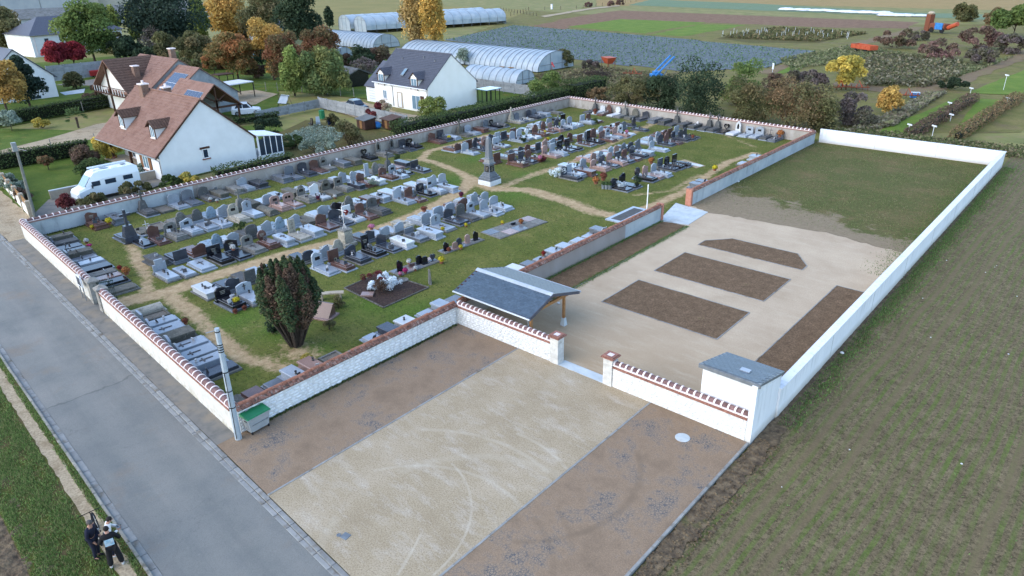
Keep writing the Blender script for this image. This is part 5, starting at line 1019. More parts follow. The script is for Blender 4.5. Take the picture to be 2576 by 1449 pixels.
for s in (-1, 1): MB().hexa([(-102.5, 48.5 + s * 3.65, 2.35), (-96.6, 48.5 + s * 3.65, 2.35), (-96.6, 48.5, 5.55), (-102.5, 48.5, 5.55), (-102.5, 48.5 + s * 3.65, 2.5), (-96.6, 48.5 + s * 3.65, 2.5), (-96.6, 48.5, 5.7), (-102.5, 48.5, 5.7)]).obj('carport_roof', M['rtile'], e)
for (yy) in (45.4, 48.5, 51.6): MB().box(-97.0, -96.8, yy - .12, yy + .12, -.2, 2.5 + 1.0 * (yy == 48.5)).obj('carport_post', M['dtimber'], e)
MB().box(-97.0, -96.8, 45.2, 51.8, 2.35, 2.6).obj('tie_beam', M['dtimber'], e); MB().box(-97.0, -96.8, 48.4, 48.6, 2.6, 5.4).obj('king_post', M['dtimber'], e)
for s in (-1, 1): MB().tube([(-96.9, 48.5 + s * 3.5, 2.45), (-96.9, 48.5, 5.5)], .12, 4).obj('principal_rafter', M['dtimber'], e); MB().tube([(-96.9, 48.5, 3.2), (-96.9, 48.5 + s * 1.6, 4.2)], .1, 4).obj('brace', M['dtimber'], e)
# wing with gable towards the road
def wing():
    x0, x1, y0, y1, ez, rz = -128.5, -115.5, 44.2, 52, 3.2, 7.6; mid = (x0 + x1) / 2
    MB().yprism([(x0, -.3), (x0, ez), (mid, rz - .15), (x1, ez), (x1, -.3)], y0 + 1.2, y1).obj('wall', M['hcream'], e)
    for s in (x0 - .5, x1 + .5):
        za = ez - .34; MB().hexa([(s, y0, za - .08), (mid, y0, rz - .08), (mid, y1, rz - .08), (s, y1, za - .08), (s, y0, za + .04), (mid, y0, rz + .04), (mid, y1, rz + .04), (s, y1, za + .04)]).obj('roof', M['rtile'], e)
    b = MB(); n, m = 15, 16; xs = x1 + .5; za = ez - .34
    for j in range(n):
        for i in range(m):
            t0, t1 = j / n, (j + 1.06) / n; ya = y0 + (y1 - y0) * i / m + .01; yb3 = y0 + (y1 - y0) * (i + 1) / m - .01
            p0 = (xs + (mid - xs) * t0, za + (rz - za) * t0); p1 = (xs + (mid - xs) * t1, za + (rz - za) * t1)
            b.add([(p0[0], ya, p0[1] + .13), (p0[0], yb3, p0[1] + .13), (p1[0], yb3, p1[1] + .07), (p1[0], ya, p1[1] + .07), (p0[0], ya, p0[1] + .04), (p0[0], yb3, p0[1] + .04)], [(0, 1, 2, 3), (0, 4, 5, 1)])
    tag(b.obj('roof_tile', M['dtile'], e), kind='stuff')
    MB().box(x0 + .3, x1 - .3, y0 - .05, y0 + 1.2, 2.4, 2.6).obj('balcony_floor', M['dtimber'], e)
    for k in range(12): MB().box(x0 + .5 + k * 1.0, x0 + .6 + k * 1.0, y0, y0 + .06, 2.6, 3.5).obj('baluster', M['pvc'], e)
    MB().box(x0 + .4, x1 - .4, y0 - .02, y0 + .08, 3.5, 3.6).obj('balcony_rail', M['dtimber'], e)
    for xx in (x0 + .2, mid, x1 - .2): MB().box(xx - .12, xx + .12, y0, y0 + .24, -.2, 3.0 + (4 if xx == mid else .1)).obj('post', M['dtimber'], e)
wing()
def solar(x0, x1, y0, z0, y1, z1, cols, rows):
    o = .14
    p = MB().hexa([(x0, y0, z0 + o), (x1, y0, z0 + o), (x1, y1, z1 + o), (x0, y1, z1 + o), (x0, y0, z0 + o + .04), (x1, y0, z0 + o + .04), (x1, y1, z1 + o + .04), (x0, y1, z1 + o + .04)]).obj('solar_panel', M['pvc'], e)
    for i in range(cols):
        for j in range(rows):
            f = lambda u, v: (x0 + (x1 - x0) * u, y0 + (y1 - y0) * v, z0 + (z1 - z0) * v + o)
            u0, u1, v0, v1 = (i + .02) / cols, (i + .98) / cols, (j + .015) / rows, (j + .985) / rows; a = [f(u0, v0), f(u1, v0), f(u1, v1), f(u0, v1)]
            MB().hexa([(q[0], q[1], q[2] + .03) for q in a] + [(q[0], q[1], q[2] + .055) for q in a]).obj('cell', M['solar'], p)
k2 = (6.8 - 2.8) / 5.4; solar(-111.5, -107.3, 47.0, 2.8 + .8 * k2, 50.2, 2.8 + 4.0 * k2, 4, 2); k3 = 3.1 / 3.3; solar(-102.0, -97.5, 45.3, 2.6 + .1 * k3, 47.2, 2.6 + 2.0 * k3, 5, 1)
for (c, hgt) in (((-119.5, 54), 8.5), ((-118.6, 47.4), 6.6)): MB().box(c[0] - .45, c[0] + .45, c[1] - .4, c[1] + .4, 4, hgt).obj('chimney', M['chim'], e); MB().box(c[0] - .55, c[0] + .55, c[1] - .5, c[1] + .5, hgt, hgt + .15).obj('chimney_cap', M['rib'], e)
# ---------------------------------------------------------------- houses and sheds further back
e = thing('hip_roof_house', 'white two-storey house with dark hipped slate roof among the trees', 'house', (-222, 64.5, 0), R(96))
MB().box(0, 24, 0, 15, -.3, 5.2).obj('wall', M['hwhite'], e); b = MB(); b.add([(-.5, -.5, 5.1), (24.5, -.5, 5.1), (24.5, 15.5, 5.1), (-.5, 15.5, 5.1), (6, 7.5, 9.2), (18, 7.5, 9.2)], [(0, 1, 5, 4), (1, 2, 5), (2, 3, 4, 5), (3, 0, 4), (0, 3, 2, 1)]); b.obj('roof', M['slate2'], e)
MB().tube([(-.5, -.55, 5.1), (24.5, -.55, 5.1)], .1, 6).obj('gutter', M['gutterm'], e)
for xx in (.8, 9.5): MB().box(xx - .08, xx + .08, -.12, .0, 0, 5.0).obj('downpipe', M['rib'], e)
for (xx, w, z0, z1) in ((3.2, 1.0, 3.0, 4.2), (7.0, 1.0, 3.2, 4.4), (13.0, 2.0, 2.6, 4.6), (20, 1.6, 2.8, 4.4), (4.6, .9, .3, 1.2)): window(e, xx, xx + w, 0, z0, z1, 'glass', 'gutterm', 1 if w > 1.2 else 0)
e = thing('gable_house', 'white gabled house end at the left edge behind the conifer', 'house', (-146, 0, 0))
MB().xprism([(33.5, -.3), (44.3, -.3), (44.3, 3.5), (39.2, 8.2), (33.5, 3.2)][::-1], -16, 0).obj('wall', M['hwhite'], e)
for (ya, za) in ((33.1, 2.9), (44.8, 3.1)): MB().hexa([(-16, ya, za), (.25, ya, za), (.25, 39.2, 8.2), (-16, 39.2, 8.2), (-16, ya, za + .2), (.25, ya, za + .2), (.25, 39.2, 8.4), (-16, 39.2, 8.4)]).obj('roof', M['slate2'], e)
MB().box(-9, -8, 38.7, 39.7, 7.5, 9.6).obj('chimney', M['chim'], e); MB().box(0, .06, 38.0, 41.5, .0, .45).obj('basement_window', M['glass'], e)
def barn(name, lab, c, rot, L, w, ez, rz, wm, rm, extra=None):
    e = thing(name, lab, 'building', (*c, 0), rot)
    MB().xprism([(-w / 2, -.3), (w / 2, -.3), (w / 2, ez), (0, rz - .1), (-w / 2, ez)][::-1], -L / 2, L / 2).obj('wall', M[wm], e)
    for s in (-1, 1): MB().hexa([(-L / 2 - .4, s * (w / 2 + .5), ez - .25), (L / 2 + .4, s * (w / 2 + .5), ez - .25), (L / 2 + .4, 0, rz), (-L / 2 - .4, 0, rz), (-L / 2 - .4, s * (w / 2 + .5), ez - .05), (L / 2 + .4, s * (w / 2 + .5), ez - .05), (L / 2 + .4, 0, rz + .2), (-L / 2 - .4, 0, rz + .2)]).obj('roof', M[rm], e)
    return e
M['fibro'] = mat('fibre_cement_roof', [A(106, 108, 108), A(136, 138, 136)], .5, .9, .4, 12, stain=(A(92, 88, 76), 1.2, .5, .7)); M['metalw'] = mat('pale_metal_cladding', [A(168, 176, 184), A(188, 194, 198)], .2, .5, .1); M['creamm'] = mat('cream_cladding', [A(186, 180, 164), A(204, 198, 182)], .2, .7, .1)
e = barn('farm_shed', 'long low shed with grey fibre cement roof behind the trees', (-345, 135), R(78), 72, 24, 3.5, 6.5, 'metalw', 'fibro')
for k in range(3): MB().box(-14 + 20 * k, -11 + 20 * k, -12.3, -12, 0, 3).obj('sliding_door', M['solar'], e)
e = barn('warehouse', 'large pale metal warehouse at the top left edge', (-480, 120), R(76), 90, 26, 9, 11, 'metalw', 'metalw'); [MB().box(-45 + 18 * k - .2, -45 + 18 * k + .2, -13.1, -13, 0, 9).obj('cladding_joint', M['gutterm'], e) for k in range(6)]
e = barn('cream_warehouse', 'cream office front between the pale warehouses', (-470, 165), R(76), 20, 10, 9, 9.6, 'creamm', 'metalw'); [MB().box(-8 + 2.6 * k, -6.3 + 2.6 * k, -5.1, -5, 5.6, 6.6).obj('window', M['glass'], e) for k in range(6)]
e = barn('warehouse', 'second pale warehouse right of the cream office front', (-470, 205), R(76), 56, 16, 9, 10, 'creamm', 'metalw')
e = barn('pavilion', 'long low pavilion with grey roof at the far meadow edge', (-280, 385), R(10), 60, 12, 3, 4.5, 'metalw', 'gutterm')
e = barn('garden_shed', 'small brown tiled garden shed behind the concrete fence', (-160, 61), R(80), 5, 5, 2.3, 3.6, 'hgrey', 'dtile')
e = barn('white_cottage', 'small white house end between the birches', (-205, 122), R(80), 8, 7, 3.5, 6, 'hwhite', 'slate2')
e = barn('dark_shed', 'black wooden garden shed beneath the trees', (-112, 83), R(-10), 5, 4, 2.1, 2.9, 'plq', 'fibro')
# ---------------------------------------------------------------- plastic tunnels
n = NB('tunnel_film', .35, .4); c = n.ramp(n.noise(.5, 4, .6), [(.35, A(176, 194, 206)), (.65, A(206, 218, 224))]); n.color(c); n.b.inputs['Transmission Weight'].default_value = .35; n.b.inputs['Roughness'].default_value = .5; M['film'] = n.m
M['film2'] = mat('clouded_film', [A(160, 178, 190), A(196, 206, 212)], .6, .45, .2, 4, spec=.4)
def tunnel(lab, c, rot, L, rad, h, hoop=2.0, wallh=0.0, film='film2', name='plastic_tunnel'):
    e = thing(name, lab, 'greenhouse', (*c, 0), rot); n = 14
    def prof(k=1.0): return [(rad * k * math.cos(math.pi * i / n), wallh + (h - wallh) * k * math.sin(math.pi * i / n)) for i in range(n + 1)]
    m = max(2, int(L / hoop)); b = MB()
    for j in range(m + 1):
        for (a, z) in prof(1.0): b.v.append((j * L / m, a, z + 0))
        if j < m:
            for (a, z) in prof(.985): b.v.append(((j + .5) * L / m, a, z))
    rows = 2 * m + 1
    for j in range(rows - 1):
        for i in range(n): k = j * (n + 1) + i; b.f.append((k, k + 1, k + n + 2, k + n + 1))
    b.obj('film', M[film], e, smooth=True)
    for j in range(m + 1): MB().tube([(j * L / m, a, z) for a, z in prof(1.008)], .05, 4, False).obj('hoop', M['gutterm'], e)
    for xx in (0, L):
        MB().add([(xx, a, z) for a, z in prof(.985)] + ([(xx, rad * .985, 0), (xx, -rad * .985, 0)][::-1] if wallh else []), [tuple(range(n + 1 + (2 if wallh else 0)))]).obj('end_film', M[film], e)
        for yy in (-.33, .33): MB().box(xx - .06, xx + .06, rad * yy - .05, rad * yy + .05, 0, h * .92).obj('end_post', M['gutterm'], e)
        MB().box(xx - .05, xx + .05, -rad * .9, rad * .9, wallh + h * .3, wallh + h * .3 + .1).obj('end_rail', M['gutterm'], e)
    if wallh:
        for s in (-1, 1):
            MB().box(0, L, s * rad * .985 - .03, s * rad * .985 + .03, .9, wallh).obj('side_film', M[film], e)
            for j in range(m + 1): MB().box(j * L / m - .05, j * L / m + .05, s * rad - .05, s * rad + .05, 0, wallh).obj('side_post', M['gutterm'], e)
    return e
ta = math.atan2(50, 14)
tunnel('left span of the tall twin plastic greenhouse', (-212.5, 156.5), ta, 54, 5.4, 5.0, 3.6, 2.3); tunnel('right span of the tall twin plastic greenhouse', (-202.0, 155.0), ta, 54, 5.2, 5.0, 3.6, 2.3)
tunnel('plastic tunnel behind the bushes left of the slate house', (-157, 128.6), R(178), 30, 4.5, 3.4, 1.5)
tunnel('long plastic tunnel with bare end beside the red loader', (-93, 120), R(178), 44, 5.7, 3.5, 1.5)
tunnel('small low plastic tunnel left of the slate house', (-148, 108), R(178), 14, 2.6, 2.4, 1.5); tunnel('small sagging tunnel behind the slate house', (-86, 102), R(178), 14, 2.6, 2.3, 1.7); tunnel('white arched garden tunnel beside the tiled house', (-168, 92), R(120), 12, 3.5, 3, 1.5)
# ---------------------------------------------------------------- concrete panel fences and post fences
M['panel'] = mat('concrete_panel', [A(158, 162, 164), A(182, 184, 184)], 1.2, .9, .2, 40, rnd=.1, stain=(A(130, 130, 126), 1.5, .55, .72))
def panel_fence(lab, p0, p1, h=1.6, rows=4, sp=2.5):
    a = math.atan2(p1[1] - p0[1], p1[0] - p0[0]); L = math.hypot(p1[0] - p0[0], p1[1] - p0[1]); e = thing('concrete_fence', lab, 'fence', (*p0, 0), a); k = max(1, int(L / sp)); sp = L / k
    pm_ = MB().box(.07, sp - .07, -.025, .025, .005, h / rows - .008).mesh('panel'); pm_.materials.append(M['panel']); po = MB().box(-.07, .07, -.07, .07, -.1, h + .06).mesh('post'); po.materials.append(M['panel'])
    for i in range(k + 1):
        o = bpy.data.objects.new('post', po); COL.objects.link(o); o.parent = e; o.location = (i * sp, 0, 0)
        if i < k:
            for j in range(rows): o = bpy.data.objects.new('panel', pm_); COL.objects.link(o); o.parent = e; o.location = (i * sp, random.uniform(-.008, .008), j * h / rows)
panel_fence('concrete panel fence between the allotment and the slate house drive', (-97, 65.0), (-74.5, 63.4)); panel_fence('grey concrete panel fence behind the allotment', (-96, 53.5), (-97, 65.0), 1.3, 3)
panel_fence('concrete panel fence right of the slate house lawn', (-91, 93.4), (-75.5, 92.2)); panel_fence('pale concrete fence behind the round bush and red box', (-167.2, 49.8), (-166.5, 66), 3.0, 5, 3.0)
def post_fence(lab, pts, sp, h, m='gpil', r=.06):
    e = thing('post_fence', lab, 'fence', (*pts[0], 0)); me = MB().lathe([(r, -.1), (r * .9, h), (r * .4, h + .03)], 6).mesh('post'); me.materials.append(M[m]); b = MB()
    for a, c in zip(pts[:-1], pts[1:]):
        L = math.hypot(c[0] - a[0], c[1] - a[1]); k = max(1, int(L / sp))
        for i in range(k + 1): o = bpy.data.objects.new('post', me); COL.objects.link(o); o.parent = e; o.location = (a[0] + (c[0] - a[0]) * i / k - pts[0][0], a[1] + (c[1] - a[1]) * i / k - pts[0][1], 0); o.rotation_euler = (random.uniform(-.05, .05), random.uniform(-.05, .05), 0)
        for hh in (.4, .8): b.tube([(a[0] - pts[0][0], a[1] - pts[0][1], h * hh), (c[0] - pts[0][0], c[1] - pts[0][1], h * hh)], .006, 3, False)
    b.obj('wire', M['gutterm'], e)
post_fence('concrete post and wire fence along the clipped hedge of the left garden', [W(*p) for p in ((12, 308), (300, 268))], 4.6, 1.5)
post_fence('post and wire fence at the back of the orchard lawn', [W(*p) for p in ((640, 225), (760, 232), (925, 245))], 2.6, 1.4)
post_fence('short post and wire fence before the left garden path', [W(*p) for p in ((130, 372), (240, 358))], 4, 1.1)
# ================================================================ vegetation
def leaf_mat(name, tr=.4):
    n = NB(name, .85, .15); n.color(n.attr('Col', 0)); t = n.t
    tl = t.nodes.new('ShaderNodeBsdfTranslucent'); mx = t.nodes.new('ShaderNodeMixShader'); mx.inputs[0].default_value = tr
    t.links.new(n.attr('Col', 0), tl.inputs[0]); t.links.new(n.b.outputs[0], mx.inputs[1]); t.links.new(tl.outputs[0], mx.inputs[2])
    t.links.new(mx.outputs[0], t.nodes['Material Output'].inputs[0]); return n.m
M['leaf'] = leaf_mat('leaves')
M['bark'] = mat('bark', [A(66, 56, 48), A(98, 86, 74)], 6, .95, .8, 20, bdist=.03)
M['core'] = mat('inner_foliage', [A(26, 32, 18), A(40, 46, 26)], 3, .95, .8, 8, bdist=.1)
def mesh_np(name, v, nper, cols):
    """v: (N, nper, 3) separate faces; cols: (N, 3)"""
    N = v.shape[0]; me = bpy.data.meshes.new(name)
    me.vertices.add(N * nper); me.vertices.foreach_set('co', v.reshape(-1).astype(np.float32))
    me.loops.add(N * nper); me.loops.foreach_set('vertex_index', np.arange(N * nper, dtype=np.int32))
    me.polygons.add(N); me.polygons.foreach_set('loop_start', np.arange(0, N * nper, nper, dtype=np.int32))
    try: me.polygons.foreach_set('loop_total', np.full(N, nper, dtype=np.int32))
    except Exception: pass
    me.update(calc_edges=True)
    c = me.color_attributes.new('Col', 'FLOAT_COLOR', 'POINT')
    cc = np.ones((N, nper, 4), np.float32); cc[:, :, :3] = cols[:, None, :]
    c.data.foreach_set('color', cc.reshape(-1)); return me
def rdirs(n):
    d = RNG.normal(size=(n, 3)); return d / np.linalg.norm(d, axis=1, keepdims=True)
def leaf_quads(cen, size, out, cols, name='crown', flat=.0, elong=1.0):
    """quads at cen, facing roughly outwards with wide scatter"""
    n = len(cen); nn = out * .7 + rdirs(n) * .9; nn[:, 2] += .25; nn /= np.linalg.norm(nn, axis=1, keepdims=True)
    a = np.cross(nn, rdirs(n)); a /= np.linalg.norm(a, axis=1, keepdims=True) + 1e-9; b = np.cross(nn, a)
    s = size[:, None] if np.ndim(size) else size
    p = np.stack([cen + a * s * elong, cen + b * s * .62 + nn * s * .15, cen - a * s * elong, cen - b * s * .62 + nn * s * .15], 1)
    return mesh_np(name, p, 4, cols)
def pal(p, n, jit=.22):
    p = np.array([A(*c, 1.25) for c in p]); p = p * .8 + p.mean(1, keepdims=True) * .2; c = p[RNG.integers(0, len(p), n)]
    return c * RNG.uniform(1 - jit, 1 + jit, (n, 1))
P_ = {'green': [(72, 92, 40), (88, 108, 46), (110, 124, 54)], 'ygreen': [(104, 116, 44), (130, 136, 54), (84, 100, 40)], 'dark': [(38, 52, 36), (50, 66, 44), (60, 76, 50)], 'cedar': [(34, 50, 42), (44, 60, 48), (54, 70, 54)], 'olive': [(88, 88, 48), (104, 100, 58), (74, 78, 44), (112, 96, 60)],
      'gold': [(176, 130, 40), (150, 112, 40), (130, 108, 48), (186, 150, 56)], 'orange': [(166, 100, 44), (142, 92, 44), (116, 92, 48), (110, 104, 52)], 'rust': [(128, 78, 48), (110, 84, 52), (94, 84, 50)], 'red': [(140, 28, 40), (112, 24, 38), (164, 44, 50)], 'burg': [(110, 40, 44), (86, 38, 40), (126, 60, 56)], 'yellow': [(196, 168, 40), (172, 150, 44), (140, 132, 46)],
      'brown': [(98, 74, 60), (112, 86, 70), (84, 70, 54), (90, 84, 56)], 'purple': [(96, 82, 80), (112, 98, 92), (84, 76, 70), (90, 88, 62)], 'redbr': [(120, 84, 76), (104, 74, 68), (94, 82, 62), (132, 100, 88)], 'silver': [(120, 134, 116), (142, 154, 136), (104, 118, 100)], 'white': [(190, 200, 204), (164, 178, 184), (206, 212, 214)], 'willow': [(128, 140, 58), (108, 126, 52), (146, 150, 66)], 'wgreen': [(84, 104, 56), (104, 118, 62), (120, 118, 56)],
      'cream': [(196, 190, 150), (160, 140, 110), (150, 120, 100), (120, 116, 72)], 'hedge': [(52, 68, 34), (64, 82, 40), (78, 94, 48)], 'poplar': [(210, 164, 44), (192, 146, 42), (166, 134, 46), (138, 124, 52)], 'ppale': [(172, 142, 84), (150, 126, 74), (140, 124, 66), (184, 150, 70)], 'tan': [(134, 104, 68), (118, 94, 60), (104, 88, 58), (96, 96, 56)], 'cyp': [(50, 68, 40), (64, 84, 48), (44, 60, 40), (74, 72, 46)], 'cypb': [(88, 66, 52), (98, 76, 58), (74, 62, 46)]}
def crown(parent, x0, h, w, zb, palette, n, ls, shape='round', lobes=16, gap=.0, seed=0, loc=(0, 0, 0), flatb=False, lobe_k=.44):
    r = np.array([w / 2, w / 2, (h - zb) / 2]); c = np.array([0, 0, (h + zb) / 2])
    L = []; col = []
    for k in range(lobes):
        for _ in range(30):
            u = RNG.uniform(-1, 1, 3)
            if np.dot(u, u) < 1: break
        u = u / (np.linalg.norm(u) + 1e-6) * RNG.uniform(.45, .9)
        if shape == 'poplar': u[:2] *= .62; 
        if shape == 'cone': t = (u[2] + 1) / 2; u[:2] *= (1.15 - t) * .95
        L.append(u * r + c); col.append(k)
    L = np.array(L); lr = np.min(r) * RNG.uniform(lobe_k * .8, lobe_k * 1.35, lobes)
    if shape in ('cone',): lr *= np.clip(1.25 - (L[:, 2] - zb) / (h - zb), .3, 1.1)
    lc = pal(palette, lobes, .18)
    idx = RNG.integers(0, lobes, n); d = rdirs(n); d[:, 2] = np.where(d[:, 2] < -.3, -d[:, 2], d[:, 2])
    st = np.array([1, 1, 1.0])
    if shape == 'poplar': st = np.array([.9, .9, 1.7])
    if shape == 'weep': st = np.array([.85, .85, 1.25])
    cen = L[idx] + d * (lr[idx] * RNG.uniform(.62, 1.06, n))[:, None] * st
    if shape == 'weep': cen[:, 2] -= np.abs(RNG.normal(0, .16, n)) * (h - zb) * .5
    if flatb: cen[:, 2] = np.maximum(cen[:, 2], RNG.uniform(.02, .3, n))
    mixc = pal(palette, n, .3); cols = lc[idx] * .62 + mixc * .38
    cols *= RNG.uniform(.75, 1.25, (n, 1))
    me = leaf_quads(cen, ls * RNG.uniform(.6, 1.25, n), d, cols, 'crown', elong=1.0 if shape != 'weep' else 1.6)
    me.materials.append(M['leaf']); o = bpy.data.objects.new('crown', me); COL.objects.link(o); o.parent = parent; o.location = loc
    return o, L
def solve(px, pyb, pyt, wpx):
    x, y = W(px, pyb); d = CR * ((px - WPX / 2) / FPX) - CU * ((pyt - HPX / 2) / FPX) + CF
    t = math.hypot(x, y) / math.hypot(d[0], d[1]); h = CAMZ + d[2] * t; dist = np.dot(np.array([x, y, h / 2 - CAMZ]), CF); return x, y, max(h, .3), wpx * dist / FPX
def tree(lab, px, pyb, pyt, wpx, pl, shape='round', n=5200, zb=.12, lobes=24, ls=None, name='tree', group='trees around the gardens', cat='tree', trunks=1, lobe_k=.44, bare=False):
    x, y, h, w = solve(px, pyb, pyt, wpx); dist = math.hypot(x, y); w *= 1.12; n = int(n * 2.1); zb = min(zb, .3) * .75
    e = thing(name, lab, cat, (x, y, 0), RNG.uniform(0, 6), group)
    ls = ls or max(.12, dist * .0017)
    o, L = crown(e, 0, h, w, h * zb, P_[pl], n, ls, shape, lobes, lobe_k=lobe_k)
    b = MB(); r0 = max(.06, h * .022)
    b.tube([(0, 0, -.1), (RNG.uniform(-.1, .1), RNG.uniform(-.1, .1), h * .3), (RNG.uniform(-.2, .2), RNG.uniform(-.2, .2), h * (.85 if shape in ('poplar', 'cone') else .62))], [r0, r0 * .75, r0 * .25], 7)
    for k in range(7):
        q = L[k % len(L)]; b.tube([(0, 0, h * (.2 + .04 * k)), (q[0] * .5, q[1] * .5, q[2] * .85), (q[0], q[1], q[2])], [r0 * .5, r0 * .3, r0 * .1], 5, False)
    b.obj('trunk', M['bark'], e); return e
def shrub(lab, px, pyb, pyt, wpx, pl, n=1600, lobes=12, ls=None, name='shrub', group='shrubs and bushes', cat='shrub', stretch=(1, 1), lobe_k=.42, rot=None):
    x, y, h, w = solve(px, pyb, pyt, wpx); dist = math.hypot(x, y); e = thing(name, lab, cat, (x, y, 0), RNG.uniform(0, 6) if rot is None else rot, group)
    ls = ls or max(.065, dist * .0015); n = int(n * 1.5); o, L = crown(e, 0, h, w, -h * .15, P_[pl], n, ls, 'round', lobes, flatb=True, lobe_k=lobe_k); o.name = 'foliage'; o.scale = (stretch[0], stretch[1], 1)
    b = MB()
    for k in range(5): q = L[k]; b.tube([(q[0] * .15, q[1] * .15, -.05), (q[0] * .8, q[1] * .8, max(.2, q[2] * .8))], [.05 + .01 * h, .02], 5, False)
    b.obj('stems', M['bark'], e); return e
def hedge(lab, p0, p1, th, h, pl='hedge', n=None, ls=.11, name='clipped_hedge', rough=.12, group='hedges'):
    L = math.hypot(p1[0] - p0[0], p1[1] - p0[1]); e = thing(name, lab, 'hedge', (*p0, 0), math.atan2(p1[1] - p0[1], p1[0] - p0[0]), group); n = n or int((L * (2 * h + th)) * 42)
    f = RNG.integers(0, 5, n); u = RNG.uniform(0, 1, (n, 3)); cen = np.stack([u[:, 0] * L, (u[:, 1] - .5) * th, u[:, 2] * h], 1); out = np.zeros((n, 3))
    wgt = RNG.uniform(0, 1, n); top = wgt < th / (2 * h + th); sd = ~top
    cen[top, 2] = h; out[top, 2] = 1; s = np.where(RNG.uniform(0, 1, n) < .5, -1, 1); cen[sd, 1] = s[sd] * th / 2; out[sd, 1] = s[sd]
    endm = RNG.uniform(0, 1, n) < th / L * .8; cen[endm, 0] = np.where(RNG.uniform(0, 1, endm.sum()) < .5, 0, L); cen[endm, 1] = RNG.uniform(-th / 2, th / 2, endm.sum())
    wob = .5 * np.sin(cen[:, 0] * 1.3 + p0[0]) + .5 * np.sin(cen[:, 0] * .47 + 1); cen += out * (RNG.uniform(-rough, rough * .6, n) + wob * rough * .7)[:, None]; cen += RNG.normal(0, .02, cen.shape)
    me = leaf_quads(cen, ls * RNG.uniform(.6, 1.3, n), out + 1e-3, pal(P_[pl], n, .35), 'foliage'); me.materials.append(M['leaf']); o = bpy.data.objects.new('foliage', me); COL.objects.link(o); o.parent = e
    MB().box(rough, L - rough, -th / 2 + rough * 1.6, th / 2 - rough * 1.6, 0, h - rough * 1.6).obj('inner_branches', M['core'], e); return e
T = tree
for k_, (x_, yb_, yt_, w_, p_, l_) in enumerate([(380, 165, 120, 90, 'dark', 'low dark shrubbery below the cedar'), (500, 178, 140, 90, 'olive', 'olive shrubbery behind the carport roof'), (560, 172, 120, 80, 'rust', 'russet shrubbery beyond the orchard lawn'), (640, 170, 110, 90, 'dark', 'dark shrubbery behind the orange trees'), (720, 160, 100, 80, 'olive', 'olive shrubbery behind the willows'), (790, 158, 110, 80, 'dark', 'dark shrubbery in front of the tunnels'), (860, 175, 130, 70, 'brown', 'brown shrubbery left of the small tunnel'), (300, 130, 80, 90, 'olive', 'olive shrubbery behind the large green tree'), (620, 100, 50, 90, 'olive', 'shrubbery under the yellow birch'), (470, 105, 40, 90, 'dark', 'dark shrubbery beside the cedar'), (720, 70, 10, 110, 'olive', 'distant olive grove at the top'), (110, 110, 60, 70, 'olive', 'shrubbery beside the hip roofed house'), (360, 60, 20, 60, 'ygreen', 'distant yellowing trees before the farm shed'), (650, 195, 165, 50, 'brown', 'low brown shrub in the orchard')]):
    shrub(l_, x_, yb_, yt_, w_, p_, 2600, 18, group='shrubbery between the gardens')
T('large green tree with yellowing leaves beside the hip roofed house', 240, 158, 14, 122, 'green', n=5200, lobes=26); T('crimson maple left of the large green tree', 152, 173, 104, 50, 'red', zb=.35); T('second crimson maple half hidden by the large green tree', 190, 170, 101, 40, 'red', zb=.35)
T('golden yellow tree at the left edge of the picture', 20, 285, 128, 92, 'gold', zb=.12, n=4600, lobes=24); T('dark layered spruce beside the golden tree', 76, 268, 124, 84, 'cedar', 'cone', n=4200, zb=.02, lobes=40); T('huge dark cedar behind the tiled houses', 430, 140, -40, 150, 'cedar', n=5600, zb=.05, lobes=34)
T('slim yellow green birch left of the dark cedar', 348, 112, 8, 44, 'ygreen', 'poplar', n=2400); T('small yellow tree between the sheds and the green tree', 292, 90, 20, 36, 'ygreen', 'poplar', n=1400); T('yellow birch right of the dark cedar', 575, 105, -18, 92, 'gold', n=3800, lobes=24); T('olive birch between the cedar and the yellow birch', 512, 118, 0, 60, 'ygreen', 'poplar', n=2600)
T('broad round olive brown tree behind the carport house', 465, 166, 82, 124, 'olive', n=4600, zb=.12, lobes=24); T('dark bushy tree behind the brown shed roof', 322, 158, 92, 74, 'dark', n=2600, zb=.08); T('wide orange turning tree in the orchard lawn', 600, 200, 84, 122, 'orange', n=4400, zb=.18, lobes=24)
T('golden orange tree in the middle of the orchard', 690, 200, 46, 88, 'gold', n=4000, lobes=22); T('tan brown birch behind the weeping willow', 728, 218, 76, 80, 'rust', n=3400); T('bright weeping willow in the orchard', 742, 240, 118, 58, 'willow', 'weep', n=3200, zb=.12); T('green weeping willow above the orchard fence', 818, 238, 128, 118, 'wgreen', 'weep', n=5200, zb=.1, lobes=26)
T('dark green tree at the top behind the orchard', 768, 135, -25, 98, 'dark', n=4200, zb=.1, lobes=24); T('brown red thinning tree right of the willows', 815, 178, 68, 78, 'rust', n=2600, zb=.12); T('dull green tree behind the golden orchard tree', 668, 110, -25, 92, 'olive', n=3200, zb=.1); T('dark slim tree at the edge of the far meadow', 830, 75, 22, 26, 'dark', 'poplar', n=900)
T('tall pale golden poplar behind the slate house', 1044, 132, -22, 72, 'ppale', 'poplar', n=4600, zb=.03, lobes=34); T('tall deep golden poplar behind the slate house', 1094, 134, -26, 72, 'poplar', 'poplar', n=5200, zb=.03, lobes=36)
T('dark leafy bush tree left of the slate house', 912, 182, 120, 62, 'dark', n=1800, zb=.05); T('reddish bush tree behind the slate house garage', 955, 172, 116, 60, 'brown', n=1800, zb=.05); T('bare grey apple tree beside the black shed', 918, 205, 140, 60, 'purple', n=500, zb=.2); T('bare dark tree before the tall cedar', 395, 150, 70, 60, 'purple', n=700, zb=.1)
